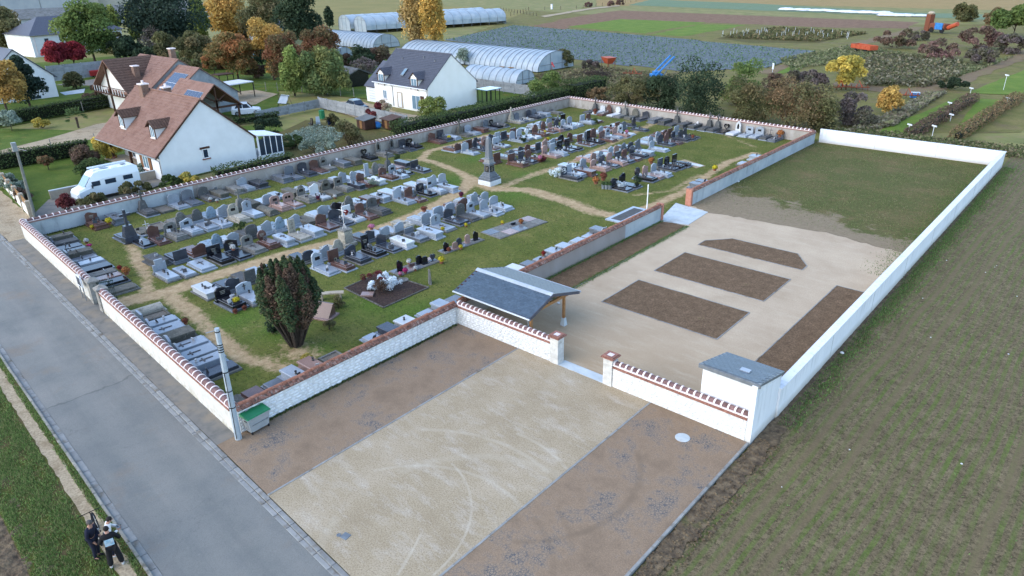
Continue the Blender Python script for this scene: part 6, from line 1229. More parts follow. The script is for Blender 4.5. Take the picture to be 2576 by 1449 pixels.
T('thin bare sapling tree behind the slate house roof', 1168, 162, 122, 30, 'silver', n=260, zb=.1); T('red orange fruit tree at the orchard corner', 540, 185, 135, 40, 'orange', n=1200); T('dull wooded clump at the far left edge', 25, 130, 30, 120, 'olive', n=3400, zb=.05)
S_ = shrub
S_('burgundy bush beside the parked dark car', 941, 300, 258, 40, 'burg'); S_('cream and pink bush left of the slate house door', 966, 288, 253, 38, 'cream'); S_('glossy green bush before the gable of the slate house', 1088, 302, 240, 76, 'ygreen', 2600)
S_('clipped brown ball shrub on the left lawn', 217, 411, 365, 54, 'brown', 2600, 20, lobe_k=.5); S_('clipped green dome shrub behind the camper van', 243, 446, 402, 78, 'hedge', 3000, 20, lobe_k=.5); S_('small bright green bush behind the camper van', 270, 441, 418, 46, 'green', 1200); S_('yellow leaved bush beside the porch posts', 276, 396, 338, 76, 'yellow', 2400)
T('thin little russet tree on the left lawn', 122, 425, 388, 34, 'rust', n=420, zb=.45); T('silvery olive tree on the left garden lawn', 30, 327, 280, 46, 'silver', n=1400, zb=.25); S_('low yellow shrub beside the silvery olive tree', 106, 320, 298, 40, 'yellow', 600); S_('reddish brown bush behind the clipped garden hedge', 250, 254, 216, 64, 'brown', 1800); S_('round olive bush before the pale concrete fence', 192, 222, 183, 40, 'olive', 1500, 18, lobe_k=.5)
S_('dark bush with red leaves before the camper van bonnet', 168, 529, 492, 42, 'burg', 1500); S_('rounded green bush before the camper van cab', 240, 518, 480, 70, 'olive', 2200); S_('long olive bush along the wall beside the camper van', 345, 494, 458, 100, 'olive', 2600); S_('dark green bush below the white gable', 433, 474, 442, 52, 'hedge', 1600); S_('yellowish grassy bush below the white gable', 476, 464, 432, 54, 'yellow', 1300); S_('small grey green bush at the porch corner', 360, 436, 410, 26, 'silver', 700)
S_('lavender clump beside the garden gate', 22, 470, 435, 50, 'silver', 1100); S_('grey green clump near the lamp pole', 45, 492, 455, 50, 'silver', 1000); S_('brown clump beside the gate post', 60, 505, 475, 34, 'brown', 700)
S_('dark hedge bush at the allotment corner', 690, 352, 300, 92, 'dark', 2600); S_('loose green bush beside the allotment huts', 880, 362, 302, 80, 'olive', 2200); S_('grey green bush behind the garden wall coping', 800, 380, 342, 100, 'silver', 2200); S_('low yellow green bush before the concrete fence', 838, 314, 282, 32, 'olive', 700); S_('dark green bush behind the white conservatory', 735, 372, 340, 60, 'hedge', 1500)
for k, (x, yb, yt, w, p, l) in enumerate([(1372, 246, 184, 80, 'green', 'bright green pine bush at the back left wall corner'), (1590, 268, 198, 138, 'olive', 'olive bush behind the left part of the back wall'), (1500, 250, 222, 70, 'tan', 'low tan scrub left of the olive bush'), (1660, 275, 190, 110, 'dark', 'dark bush between the olive bush and the tallest thicket'), (1752, 290, 166, 165, 'dark', 'broad dark green thicket behind the middle of the back wall'), (1856, 262, 140, 100, 'green', 'tall green hawthorn rising behind the thicket'), (1880, 306, 200, 130, 'olive', 'olive tan bush behind the right of the back wall'), (1990, 318, 200, 150, 'tan', 'orange tinged bush near the back right corner'), (2060, 322, 225, 110, 'olive', 'dark olive bush behind the back right corner'), (2150, 312, 240, 118, 'purple', 'purple brown scrub behind the white wall corner'), (2030, 226, 178, 130, 'purple', 'grey purple scrub above the orange tinged bush'), (1940, 245, 185, 90, 'brown', 'brown scrub between the hawthorn and the yellow maple')]):
    S_(l, x, yb, yt, w, p, 4200 if w > 90 else 2000, 22, group='thicket behind the back wall')
T('yellow maple standing in the scrub at right', 2117, 222, 143, 88, 'yellow', n=3000, zb=.12); T('small golden maple by the rusty machinery', 2232, 285, 224, 54, 'gold', n=1400, zb=.06)
for (x, yb, yt, w, p, l) in [(2250, 118, 78, 125, 'brown', 'brown scrub behind the orange trailer'), (2365, 150, 98, 125, 'redbr', 'reddish willow scrub at right'), (2465, 124, 70, 125, 'redbr', 'upper reddish scrub below the rusty combine'), (2462, 158, 116, 90, 'purple', 'grey purple scrub right of the reddish willow'), (2535, 132, 86, 92, 'purple', 'grey scrub at the right edge'), (2422, 52, 6, 58, 'olive', 'olive tree clump beyond the rusty machinery'), (2395, 222, 196, 80, 'dark', 'dark rush clump beside the track'), (2312, 100, 78, 60, 'purple', 'pale scrub left of the rusty combine'), (1420, 168, 125, 40, 'olive', 'bush at the end of the long tunnel'), (1480, 172, 150, 60, 'purple', 'dry weed clump beside the red loader'), (2500, 60, 25, 50, 'tan', 'tan clump at the upper right')]:
    S_(l, x, yb, yt, w, p, 1800, 16, group='scrub in the far plots')
T('dense dark green tree at the right edge', 2548, 92, 20, 92, 'green', n=3400, zb=.02, lobes=24)
hedge('clipped dark hedge between the left gardens', W(-20, 318), W(298, 262), 1.6, 1.8, 'hedge'); hedge('long clipped hedge behind the cemetery wall beside the slate house', (-69.9, 57.5), (-69.2, 92.5), 2.2, 2.1, 'hedge', rough=.25); hedge('tall rounded hedge end at the cemetery corner', (-69.0, 92.5), (-68.6, 101), 3.0, 2.8, 'hedge', rough=.35)
hedge('clipped hedge across the lawn beside the road garden', W(-10, 425), W(225, 385), 1.3, 1.7, 'hedge'); hedge('dark hedge along the foot of the white gable', (-70.2, 33.5), (-70.2, 42.5), 1.3, 1.35, 'hedge', rough=.25)
hedge('row of dark red berry bushes in the far plot', W(2290, 345), W(2445, 252), 1.6, .9, 'brown', name='berry_row', rough=.3); hedge('row of tan berry bushes in the far plot', W(2405, 350), W(2560, 250), 1.5, 1.0, 'tan', name='berry_row', rough=.3); hedge('low hedge below the carport', W(590, 312), W(700, 296), 1.2, .9, 'hedge', rough=.2)
# palm
x, y, h, w = solve(198, 322, 276, 46); e = thing('palm_tree', 'small fan palm on the left garden lawn', 'palm tree', (x, y, 0)); MB().tube([(0, 0, 0), (.05, 0, h * .6)], [.14, .17], 8).obj('trunk', M['bark'], e)
vv = []
for k in range(26):
    a = k * 2.4; el = RNG.uniform(-.3, 1.2); L = w * .36; base = np.array([0, 0, h * .62]); d = np.array([math.cos(a) * math.cos(el), math.sin(a) * math.cos(el), math.sin(el)]); tip = base + d * L
    s = np.cross(d, [0, 0, 1.0]); s /= np.linalg.norm(s) + 1e-6
    for t in np.linspace(-1, 1, 9): q = tip + (d * math.cos(t) + s * math.sin(t)) * L * .75 - np.array([0, 0, .25 * abs(t) * L * .5]); vv.append([tip, tip * .45 + q * .55 + np.cross(d, s) * .06, q, tip * .45 + q * .55 - np.cross(d, s) * .06 + s * .05])
me = mesh_np('fronds', np.array(vv), 4, pal([(64, 84, 44), (84, 104, 56)], len(vv))); me.materials.append(M['leaf']); o = bpy.data.objects.new('fronds', me); COL.objects.link(o); o.parent = e
# big cypress in the cemetery
x, y, h, w = solve(745, 868, 632, 158); e = thing('cypress_tree', 'large many-stemmed cypress with browning foliage in the cemetery', 'tree', (x, y, 0), 0, 'trees around the gardens')
b = MB(); cen = []; out = []; cols = []
for k in range(40):
    a = k * 2.4 + RNG.uniform(-.4, .4); q_ = math.sqrt((k + .5) / 40); rr_ = w * .4 * q_; hh = h * (1.0 - .16 * q_ ** 2) * RNG.uniform(.84, 1.0); cx, cy = rr_ * math.cos(a), rr_ * math.sin(a)
    b.tube([(cx * .2, cy * .2, -.05), (cx * .5, cy * .5, h * .15), (cx * .85, cy * .85, h * .33), (cx * 1.0, cy * 1.0, h * .6)], [.1, .08, .055, .02], 6, False)
    front = math.cos(a - math.atan2(-y, -x)) > .3; pl = P_['cypb'] if RNG.uniform() < (.42 if front else .08) else P_['cyp']; n = 1900; t = RNG.uniform(0, 1, n); z0 = h * (.22 + .12 * RNG.uniform()); zz = z0 + (hh - z0) * t
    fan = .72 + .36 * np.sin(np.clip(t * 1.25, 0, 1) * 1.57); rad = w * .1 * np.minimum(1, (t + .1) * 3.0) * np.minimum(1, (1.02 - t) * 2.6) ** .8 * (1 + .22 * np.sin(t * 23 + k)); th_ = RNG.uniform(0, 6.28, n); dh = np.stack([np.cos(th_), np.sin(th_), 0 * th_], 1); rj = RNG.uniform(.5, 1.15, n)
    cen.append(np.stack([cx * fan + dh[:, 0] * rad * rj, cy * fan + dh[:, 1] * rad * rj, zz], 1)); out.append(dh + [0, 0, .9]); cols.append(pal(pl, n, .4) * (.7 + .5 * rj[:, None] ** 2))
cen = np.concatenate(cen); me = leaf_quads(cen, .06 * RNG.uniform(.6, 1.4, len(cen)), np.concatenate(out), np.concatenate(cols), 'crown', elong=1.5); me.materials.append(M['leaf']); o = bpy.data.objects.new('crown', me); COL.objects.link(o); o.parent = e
b.obj('trunk', M['bark'], e)
# small cemetery shrubs
def cshrub(r, x, y, w, h, pl, lab, n=900):
    X, Y = RG(r, x, y); e = thing('shrub', lab, 'shrub', (X, Y, 0), 0, 'small shrubs among the graves'); o, L = crown(e, 0, h, w, -.1, P_[pl], int(n * 1.8), .045, 'round', 12, flatb=True, lobe_k=.45); o.name = 'foliage'; MB().tube([(0, 0, 0), (0, 0, h * .5)], [.05, .02], 5).obj('stems', M['bark'], e)
for a in [('S', 115, 510, .95, .75, 'olive', 'round olive box bush beside the curved bench'), ('S', 20, 745, .7, .6, 'olive', 'small box bush at the right foot of the cypress'), ('P', 890, 225, .7, .55, 'yellow', 'yellow green bush against the limewashed wall graves'), ('I', 2510, 1290, .7, .9, 'dark', 'dark bush at the left foot of the cypress'), ('E', 1450, 1300, 1.5, .75, 'hedge', 'wide dark bush between the third and fourth ranks'), ('F', 1980, 830, 1.0, .8, 'silver', 'grey green bush at the edge of the third rank'), ('H', 885, 1260, 1.7, 1.0, 'white', 'silvery white bush at the near end of the sixth rank'), ('K', 1205, 360, .85, 1.15, 'dark', 'dark conical dwarf conifer near the concrete pad'), ('F', 2440, 320, .7, .6, 'hedge', 'small green bush near the path junction'),
          ('S', 480, 235, 2.4, .75, 'burg', 'russet heather clump in the mulch garden'), ('S', 600, 330, 1.3, .75, 'cypb', 'dark russet bush in the middle of the mulch garden'), ('S', 700, 300, 1.6, .85, 'white', 'large silvery bush in the mulch garden'), ('S', 490, 315, .9, .6, 'white', 'small silvery bush beside the mulch garden plaque'), ('S', 610, 215, 1.0, .6, 'white', 'silvery bush at the back of the mulch garden'), ('K', 1020, 375, 1.3, .7, 'white', 'silvery flowering clump beside the zinc tubs'), ('G', 2400, 580, .7, .6, 'dark', 'dark little bush on the second rank beyond the obelisk'), ('H', 590, 950, .8, .6, 'burg', 'dark foliage mound under the pink flowers'), ('Q', 1065, 145, 1.2, 1.0, 'burg', 'dark climbing bush at the back left wall corner'), ('M', 230, 345, .9, .7, 'hedge', 'small dark bush at the end of the second rank'), ('N', 1110, 300, .9, .9, 'dark', 'dark bush in the back right corner')]:
    cshrub(*a)
# ================================================================ fields
M['fm'] = {}
def fmat(name, cols, sc, bump=.5, bs=3., stripes=None, stain=None):
    n = NB(name, .95, .1); c = n.ramp(n.noise(sc, 6, .68), [(.3, cols[0]), (.5, cols[1]), (.7, cols[-1])])
    if stain: c = n.mix(n.ramp(n.noise(stain[1], 5, .65), [(stain[2], 0), (stain[3], 1)]), c, stain[0])
    if stripes:
        d, per, col, amt = stripes; x, y, z = n.sep(); u = n.math('ADD', n.math('MULTIPLY', x, -d[1] * 2 * math.pi / per), n.math('MULTIPLY', y, d[0] * 2 * math.pi / per)); u = n.math('ADD', u, n.math('MULTIPLY', n.noise(.3, 3), 2.0))
        m = n.math('MULTIPLY', n.math('ADD', n.math('SINE', u), 1.0), .5); m = n.math('MULTIPLY', m, n.ramp(n.noise(.12, 5, .65), [(.35, amt * .25), (.65, amt)])); m = n.math('MULTIPLY', m, n.ramp(n.noise(2.5, 4, .75), [(.35, .3), (.65, 1)])); c = n.mix(m, c, col)
    c = n.mix(n.ramp(n.noise(bs * 2.2, 4, .8), [(.32, .5), (.6, 0)]), c, tuple(v * .5 for v in cols[0])); n.color(c); n.bump(n.noise(bs, 5, .8), bump, .12); return n.m
a0, a1 = np.array(W(2382, 1312)), np.array(W(2477, 1112)); rd = (a1 - a0) / np.linalg.norm(a1 - a0)
def cereal():
    n = NB('young_cereal', .95, .1); x, y, z = n.sep(); u = n.math('ADD', n.math('MULTIPLY', x, -rd[1]), n.math('MULTIPLY', y, rd[0])); u = n.math('ADD', u, n.math('MULTIPLY', n.noise(.05, 3), 1.2))
    v = n.math('ADD', n.math('MULTIPLY', x, rd[0]), n.math('MULTIPLY', y, rd[1]))
    c = n.ramp(n.noise(1.0, 8, .75), [(.3, AG(97, 87, 76)), (.5, AG(113, 104, 91)), (.7, AG(128, 120, 104))])
    c = n.mix(n.ramp(n.noise(6, 5, .9), [(.4, .85), (.53, 0)]), c, AG(58, 54, 42)); c = n.mix(n.ramp(n.noise(9, 4, .85), [(.56, 0), (.66, .6)]), c, AG(146, 136, 116))
    row = n.math('MULTIPLY', n.math('ADD', n.math('SINE', n.math('MULTIPLY', u, 2 * math.pi / .42)), 1.0), .5)
    brk = n.noise(.9, 6, .8, n.comb(n.math('MULTIPLY', u, 2.4), n.math('MULTIPLY', v, .35)))
    patch = n.ramp(n.noise(.11, 5, .65), [(.34, .45), (.6, 1)])
    m = n.math('MULTIPLY', n.math('MULTIPLY', n.ramp(row, [(.35, .05), (.7, 1)]), n.ramp(brk, [(.38, .15), (.6, .85)])), patch)
    c = n.mix(m, c, n.ramp(n.noise(5, 4, .8), [(.35, AG(67, 87, 42)), (.65, AG(100, 122, 65))]))
    tr = n.math('ABSOLUTE', n.math('SUBTRACT', n.math('ABSOLUTE', n.math('SUBTRACT', n.math('PINGPONG', n.math('ADD', u, 3.0), 7.0), 3.5)), .8))
    c = n.mix(n.ramp(n.math('ADD', tr, n.math('MULTIPLY', n.noise(2, 4), .12)), [(.14, .65), (.3, 0)]), c, AG(110, 101, 87))
    c = n.mix(n.ramp(n.noise(30, 2, .8), [(.7, 0), (.8, .5)]), c, AG(158, 152, 139)); n.color(c); n.bump(n.noise(6, 5, .8), .9, .1); return n.m
M['cereal'] = cereal()
cf = [(-9.4, 88.5)] + [W(*p) for p in ((2560, 370), (2700, 330), (2900, 600), (3000, 1700), (1900, 1700))] + [(-9.5, 10.0), (-9.42, 29.0), (-9.42, 60)]
sheet('cereal_field', cf, -.10, M['cereal'])
sheet('soil_margin', jag([(-9.5, 12), (-8.9, 12), (-8.6, 20), (-8.6, 27), (-9.0, 40), (-9.1, 86), (-9.4, 86)], .16, .4, 9), -.06, M['dirt'])
M['strip'] = fmat('rough_grass', [AG(92, 98, 58), AG(112, 112, 72), AG(128, 120, 86)], .3, .7, 4., None, (AG(110, 98, 84), .25, .5, .7))
M['bright'] = fmat('bright_grass', [AG(84, 110, 48), AG(98, 124, 54), AG(116, 132, 66)], .25, .6, 4.); M['plough'] = fmat('ploughed_plot', [AG(104, 84, 76), AG(122, 100, 90), AG(136, 114, 102)], .5, .9, 2.); M['teal'] = fmat('cabbage_plot', [AG(92, 116, 104), AG(108, 130, 114), AG(96, 118, 86)], .2, .6, 2.5); M['mead'] = fmat('far_meadow', [AG(116, 116, 78), AG(128, 124, 84), AG(140, 130, 92)], .06, .5, 1.5); M['tanf'] = fmat('dry_stubble', [AG(136, 120, 88), AG(150, 132, 98), AG(128, 120, 82)], .1, .5, 2.); M['track'] = fmat('earth_track', [AG(108, 96, 84), AG(124, 110, 96), AG(116, 112, 80)], .4, .6, 3.); M['garden'] = fmat('garden_lawn', [AG(66, 88, 40), AG(82, 104, 46), AG(98, 114, 56)], .3, .6, 4., None, (AG(120, 112, 64), .5, .58, .75)); M['veg'] = fmat('vegetable_plot', [AG(84, 76, 60), AG(96, 94, 62), AG(78, 88, 54)], .6, .8, 3.)
zf = -.19
def field(name, pts, m):
    global zf
    zf += .0055; return sheet(name, jag(PX(pts), .15 if min(p[1] for p in pts) > 100 else .6, 3.0, int(zf * 1e4)), zf, M[m])
field('meadow', [(800, 62), (1100, 70), (1300, 60), (1340, 24), (1120, 14), (1100, -12), (600, -12), (640, 20)], 'mead'); field('stubble_field', [(1500, 14), (2000, 12), (2576, 26), (2650, -12), (1500, -12)], 'tanf')
field('rough_field', [(1250, 60), (1110, 110), (1330, 225), (1450, 245), (2050, 330), (2576, 330), (2650, 60), (2300, 60), (1900, 60), (1330, 25)], 'strip')
field('ploughed_plot', [(1395, 50), (1500, 33), (1560, 25), (1900, 38), (2310, 54), (2280, 70), (2100, 68), (1900, 60), (1640, 50)], 'plough'); field('ploughed_plot', [(1330, 66), (1440, 44), (1560, 46), (1420, 72)], 'plough')
field('cabbage_plot', [(1580, 12), (1900, 25), (2480, 48), (2480, 35), (2300, 30), (1900, 8), (1640, -2)], 'teal'); field('crop_strip', [(1430, 66), (1560, 47), (1780, 55), (1620, 83)], 'bright'); field('crop_strip', [(1640, 86), (1760, 60), (1880, 62), (1720, 90)], 'bright')
field('vine_plot', [(1800, 96), (1960, 66), (2190, 82), (2060, 106), (1900, 106)], 'veg'); field('track', [(2060, 130), (2300, 66), (2330, 68), (2120, 128), (1940, 185), (1900, 182)], 'track'); field('track', [(2700, 100), (2400, 218), (2280, 240), (2100, 212), (2100, 203), (2280, 222), (2380, 205), (2700, 75)], 'track')
field('grass_strip', [(2180, 340), (2420, 238), (2445, 248), (2300, 345)], 'bright'); field('grass_strip', [(2400, 330), (2460, 246), (2545, 250), (2440, 340)], 'bright'); field('grass_strip', [(2430, 232), (2600, 165), (2700, 165), (2620, 240)], 'bright'); field('green_margin', [(1940, 188), (2070, 128), (2130, 115), (2000, 178)], 'bright')
field('garden_lawn', [(-60, 330), (310, 262), (700, 300), (700, 225), (960, 250), (1180, 280), (1330, 230), (1180, 170), (800, 120), (400, 130), (-60, 170)], 'garden'); field('front_garden', [(-60, 545), (75, 545), (200, 510), (420, 460), (640, 400), (760, 370), (700, 310), (380, 330), (-60, 320)], 'garden'); field('allotment', [(640, 360), (770, 300), (985, 330), (985, 350), (820, 400), (700, 420)], 'veg')
field('drive', [(780, 262), (900, 250), (1000, 280), (1180, 310), (1080, 325), (900, 296)], 'gravel'); field('garden_path', [(-60, 392), (110, 350), (240, 312), (300, 300), (300, 325), (240, 345), (120, 378), (-60, 412)], 'gravel'); field('van_drive', [(75, 548), (125, 500), (205, 480), (400, 440), (420, 455), (200, 545), (110, 560)], 'sidewalk')
field('yard', [(540, 236), (640, 225), (700, 235), (640, 262), (560, 270)], 'gravel'); field('patio', [(150, 232), (215, 222), (212, 232), (165, 238)], 'concrete'); field('far_road', [(1360, 40), (1480, 20), (1560, 12), (1560, 15), (1480, 24), (1370, 43)], 'gravel'); field('back_lane', [(140, 213), (255, 195), (275, 205), (255, 215)], 'sidewalk')
# plastic mulch rows with young plants
poly = PX([(1120, 100), (1292, 63), (1560, 84), (2052, 128), (1936, 168), (1720, 180), (1480, 152)])
m0, m1 = np.array(W(1292, 63)), np.array(W(2052, 128)); md = (m1 - m0) / np.linalg.norm(m1 - m0); mn = np.array([-md[1], md[0]])
M['mulchf'] = mat('mulch_film', [AG(60, 72, 88), AG(84, 98, 114)], .8, .6, .3, 6, spec=.25)
b = MB(); pc = []; s_ = [float(np.dot(np.array(p) - m0, mn)) for p in poly]; k = min(s_) + .6
while k < max(s_):
    xs = []
    for i in range(len(poly)):
        a, c = s_[i], s_[(i + 1) % len(poly)]
        if (a - k) * (c - k) < 0: t = (k - a) / (c - a); q = np.array(poly[i]) * (1 - t) + np.array(poly[(i + 1) % len(poly)]) * t; xs.append(float(np.dot(q - m0, md)))
    xs.sort()
    if len(xs) >= 2:
        a, c = xs[0], xs[-1]; nseg = max(1, int((c - a) / 12)); P0 = lambda u, v, z: tuple(m0 + md * u + mn * (k + v)) + (z,)
        for g in range(nseg): u0, u1 = a + (c - a) * g / nseg, a + (c - a) * (g + 1) / nseg; b.add([P0(u0, -.5, -.14), P0(u1, -.5, -.14), P0(u1, -.3, .04), P0(u0, -.3, .04), P0(u1, .3, .05), P0(u0, .3, .05), P0(u1, .5, -.14), P0(u0, .5, -.14)], [(0, 1, 2, 3), (3, 2, 4, 5), (5, 4, 6, 7)])
        frac = (k - min(s_)) / (max(s_) - min(s_)); near = 1 - abs(frac) if s_[5] > 0 else 1 - frac
        if True:
            m_ = int((c - a) / .35); u = RNG.uniform(a, c, m_); dn = np.hypot(*(m0 + mn * k)); keep = RNG.uniform(0, 1, m_) < (.95 if (k if s_[5] > 0 else -k) > .45 * max(abs(min(s_)), abs(max(s_))) else .75); u = u[keep]
            pc.append(np.concatenate([m0 + md * u[:, None] + mn * (k + RNG.normal(0, .12, len(u)))[:, None], RNG.uniform(.05, .25, (len(u), 1))], 1))
    k += 1.75
tag(b.obj('mulch_rows', M['mulchf']), 'long parallel rows of dark plastic mulch film in the far field', 'mulch film', kind='stuff')
pc = np.concatenate(pc); me = leaf_quads(pc, .2 * RNG.uniform(.6, 1.3, len(pc)), np.tile([0, 0, 1.0], (len(pc), 1)), pal([(76, 104, 52), (92, 122, 62), (64, 92, 58)], len(pc)), 'seedlings'); me.materials.append(M['leaf']); tag(link('seedlings', me), 'young green plants growing along the mulch rows', 'crop', kind='stuff')
def scatter(name, lab, cat, pts, n, ls, pl, hz, z0=-.1, el=1.0):
    """leafy stuff spread over a picture-measured ground polygon"""
    p = np.array(PX(pts)); lo_, hi_ = p.min(0), p.max(0); out = []
    while sum(len(o) for o in out) < n:
        q = RNG.uniform(lo_, hi_, (n * 2, 2)); ins = np.zeros(len(q), bool)
        for i in range(len(p)):
            a, c = p[i], p[(i + 1) % len(p)]; cond = ((a[1] > q[:, 1]) != (c[1] > q[:, 1])) & (q[:, 0] < (c[0] - a[0]) * (q[:, 1] - a[1]) / (c[1] - a[1] + 1e-12) + a[0]); ins ^= cond
        out.append(q[ins])
    q = np.concatenate(out)[:n]; cl = .5 + .5 * np.sin(q[:, 0] * .9 + 3 * np.sin(q[:, 1] * .4)) * np.sin(q[:, 1] * .8 + 2 * np.sin(q[:, 0] * .3))
    cen = np.concatenate([q, (z0 + hz * RNG.uniform(0, 1, n) * (.4 + .6 * cl))[:, None]], 1); me = leaf_quads(cen, ls * RNG.uniform(.6, 1.3, n), np.tile([0, 0, .6], (n, 1)), pal(P_[pl] if isinstance(pl, str) else pl, n, .35), name, elong=el); me.materials.append(M['leaf']); return tag(link(name, me), lab, cat, kind='stuff')
scatter('dry_weeds', 'dry waist-high weeds covering the plot behind the yellow maple', 'weeds', [(2140, 170), (2200, 140), (2420, 160), (2410, 195), (2330, 218), (2180, 215)], 9000, .32, [(92, 92, 58), (112, 100, 70), (78, 80, 48), (124, 116, 90)], 1.3)
scatter('rough_weeds', 'tangled dry grass behind the back wall', 'weeds', [(1440, 236), (1340, 190), (1500, 168), (1700, 190), (1720, 240), (1560, 262)], 7000, .3, [(108, 100, 66), (124, 112, 78), (96, 96, 58), (90, 80, 58)], .6); scatter('tall_grass', 'pale tall grass beside the track', 'grass', [(2230, 290), (2330, 235), (2380, 232), (2250, 315), (2120, 335)], 5000, .3, [(130, 122, 96), (112, 112, 72), (120, 108, 84)], .7); scatter('tall_grass', 'rough grass below the reddish scrub', 'grass', [(1960, 150), (2150, 112), (2450, 165), (2560, 140), (2420, 190), (2150, 150), (1990, 175)], 6000, .32, [(104, 108, 66), (120, 116, 80), (88, 96, 56)], .6)
scatter('vine_rows', 'low vines between white stakes in the far plot', 'vines', [(1812, 94), (1960, 70), (2180, 84), (2050, 104)], 5000, .4, 'olive', .8); scatter('veg_leaves', 'vegetable leaves in the allotment', 'vegetables', [(700, 345), (790, 312), (900, 330), (800, 375)], 2500, .14, 'silver', .35); scatter('wall_weeds', 'weeds along the foot of the back wall outside', 'weeds', [(2050, 335), (2120, 325), (2576, 372), (2576, 400), (2500, 385)], 3500, .18, [(96, 100, 56), (120, 108, 76), (78, 88, 46)], .7)
def blades(name, lab, pts_w, hgt, cols, wd=.02, kind_cat='grass'):
    n = len(pts_w); a = RNG.uniform(0, 6.28, n); h = hgt * RNG.uniform(.5, 1.3, n); dx, dy = np.cos(a) * wd, np.sin(a) * wd; lean = RNG.normal(0, .5, (n, 2)) * h[:, None]
    p = np.stack([pts_w + np.stack([dx, dy, 0 * dx], 1), pts_w - np.stack([dx, dy, 0 * dx], 1), pts_w + np.stack([lean[:, 0], lean[:, 1], h], 1)], 1); me = mesh_np(name, p, 3, pal(cols, n, .3)); me.materials.append(M['leaf']); return tag(link(name, me), lab, kind_cat, kind='stuff')
n = 90000; X = RNG.uniform(-46, -18, n); t = np.concatenate([RNG.uniform(-3.15, -.95, n - 9000), RNG.uniform(-.42, -.12, 9000)]); keep = (np.sin(X * 1.7) * np.sin(t * 5 + X) + RNG.normal(0, .6, n)) > -.25; X, t = X[keep], t[keep]
blades('verge_grass', 'green grass verge between the footpath and the ploughed soil', np.stack([X, 6.56 - (X + 35.22) * .0733 + t, np.full(len(X), -.03)], 1), .09, [(88, 116, 46), (112, 136, 60), (70, 92, 42), (128, 126, 72)], .022)
n = 16000; s = RNG.uniform(0, 60, n); Y = 29 + s * .97; blades('wall_grass', 'strip of fresh grass along the foot of the long white wall', np.stack([-9.2 + np.abs(RNG.normal(0, .3 + .25 * np.abs(np.sin(Y * .6)), n)), Y + 0, np.full(n, -.1)], 1), .1, [(86, 118, 50), (104, 132, 58), (78, 98, 50), (112, 104, 66)], .035)
n = 14000; blades('bed_weeds', 'weeds along the edges of the gravel court', np.concatenate([np.stack([RNG.normal(-25.75, .12, n // 4), RNG.uniform(33, 51, n // 4), np.full(n // 4, .01)], 1), np.stack([RNG.normal(-28.1, .1, n // 4), RNG.uniform(33, 51, n // 4), np.full(n // 4, .01)], 1), np.stack([RNG.normal(-10.4, .7, n // 2), RNG.uniform(50, 86, n // 2), np.full(n // 2, .0)], 1)]), .07, [(70, 104, 40), (92, 116, 48)], .025)
n = 9000; q = np.stack([RNG.uniform(-8.2, 22, n), RNG.uniform(8, 75, n)], 1); pr_ = q @ np.array([-rd[1], rd[0]]); keep = (np.abs(((pr_ + .5 * np.sin(q[:, 1] * .05)) % .55) - .27) < .1) & (RNG.uniform(0, 1, n) < .35 + .65 * (np.sin(q[:, 0] * .31 + 2) * np.sin(q[:, 1] * .17) > -.2)) & (q[:, 0] > -7.4 + .02 * q[:, 1]); q = q[keep]
blades('cereal_seedlings', 'rows of young cereal in the field beside the white wall', np.concatenate([q, np.full((len(q), 1), -.1)], 1), .07, [(86, 120, 48), (104, 134, 60), (74, 104, 44), (108, 112, 70)], .03, 'crop')
b = MB()
for k in range(70):
    x, y = RNG.uniform(-8, 18), RNG.uniform(12, 60); s = RNG.uniform(.02, .055); b.lathe2((x, y, -.09), (s, s * .8, s * .6), 6, 4)
tag(b.obj('white_stones', GM['white']), 'white flint stones scattered over the cereal field', 'stones', kind='stuff')
n = 5000; b = MB(); xs = RNG.uniform(-9.45, -8.2, n); ys = RNG.uniform(10, 27.5, n)
for k in range(700): s = RNG.uniform(.02, .06); b.lathe2((xs[k], ys[k], -.04), (s, s, s * .7), 5, 3)
tag(b.obj('soil_clods', M['dirt']), 'loose clods and rubble along the car park edge', 'rubble', kind='stuff')

# grass tufts over the cemetery lawn and the new lawn
n = 120000; ii = RNG.integers(0, LX.size, n); gx = LX.reshape(-1)[ii] + RNG.uniform(-.13, .13, n); gy = LY.reshape(-1)[ii] + RNG.uniform(-.13, .13, n); cl = .5 + .5 * np.sin(gx * 1.3 + 2.2 * np.sin(gy * .7)) * np.sin(gy * 1.1 + 1.7 * np.sin(gx * .9)); keep = (pm.reshape(-1)[ii] < .35 + .25 * RNG.uniform(0, 1, n)) & (RNG.uniform(0, 1, n) < .25 + .75 * cl)
gx, gy = gx[keep], gy[keep]; blades('lawn_grass', 'short worn grass between the graves', np.stack([gx, gy, np.zeros(len(gx))], 1), .055, [(78, 92, 44), (104, 112, 58), (64, 76, 38), (130, 122, 78), (88, 104, 48)], .03)
n = 36000; gx = RNG.uniform(-28.1, -9.7, n); gy = RNG.uniform(57, 86.7, n); cl = .5 + .5 * np.sin(gx * .9 + 2 * np.sin(gy * .5)) * np.sin(gy * .8 + 1.7 * np.sin(gx * .6)); keep = RNG.uniform(0, 1, n) < .15 + .85 * cl * np.clip((gy - 57 + (gx + 19) * .3) / 6, 0, 1); gx, gy = gx[keep], gy[keep]
blades('new_grass', 'thin young grass sprouting on the new lawn', np.stack([gx, gy, np.full(len(gx), .004)], 1), .06, [(92, 106, 54), (112, 122, 66), (84, 94, 54), (126, 114, 82)], .03)
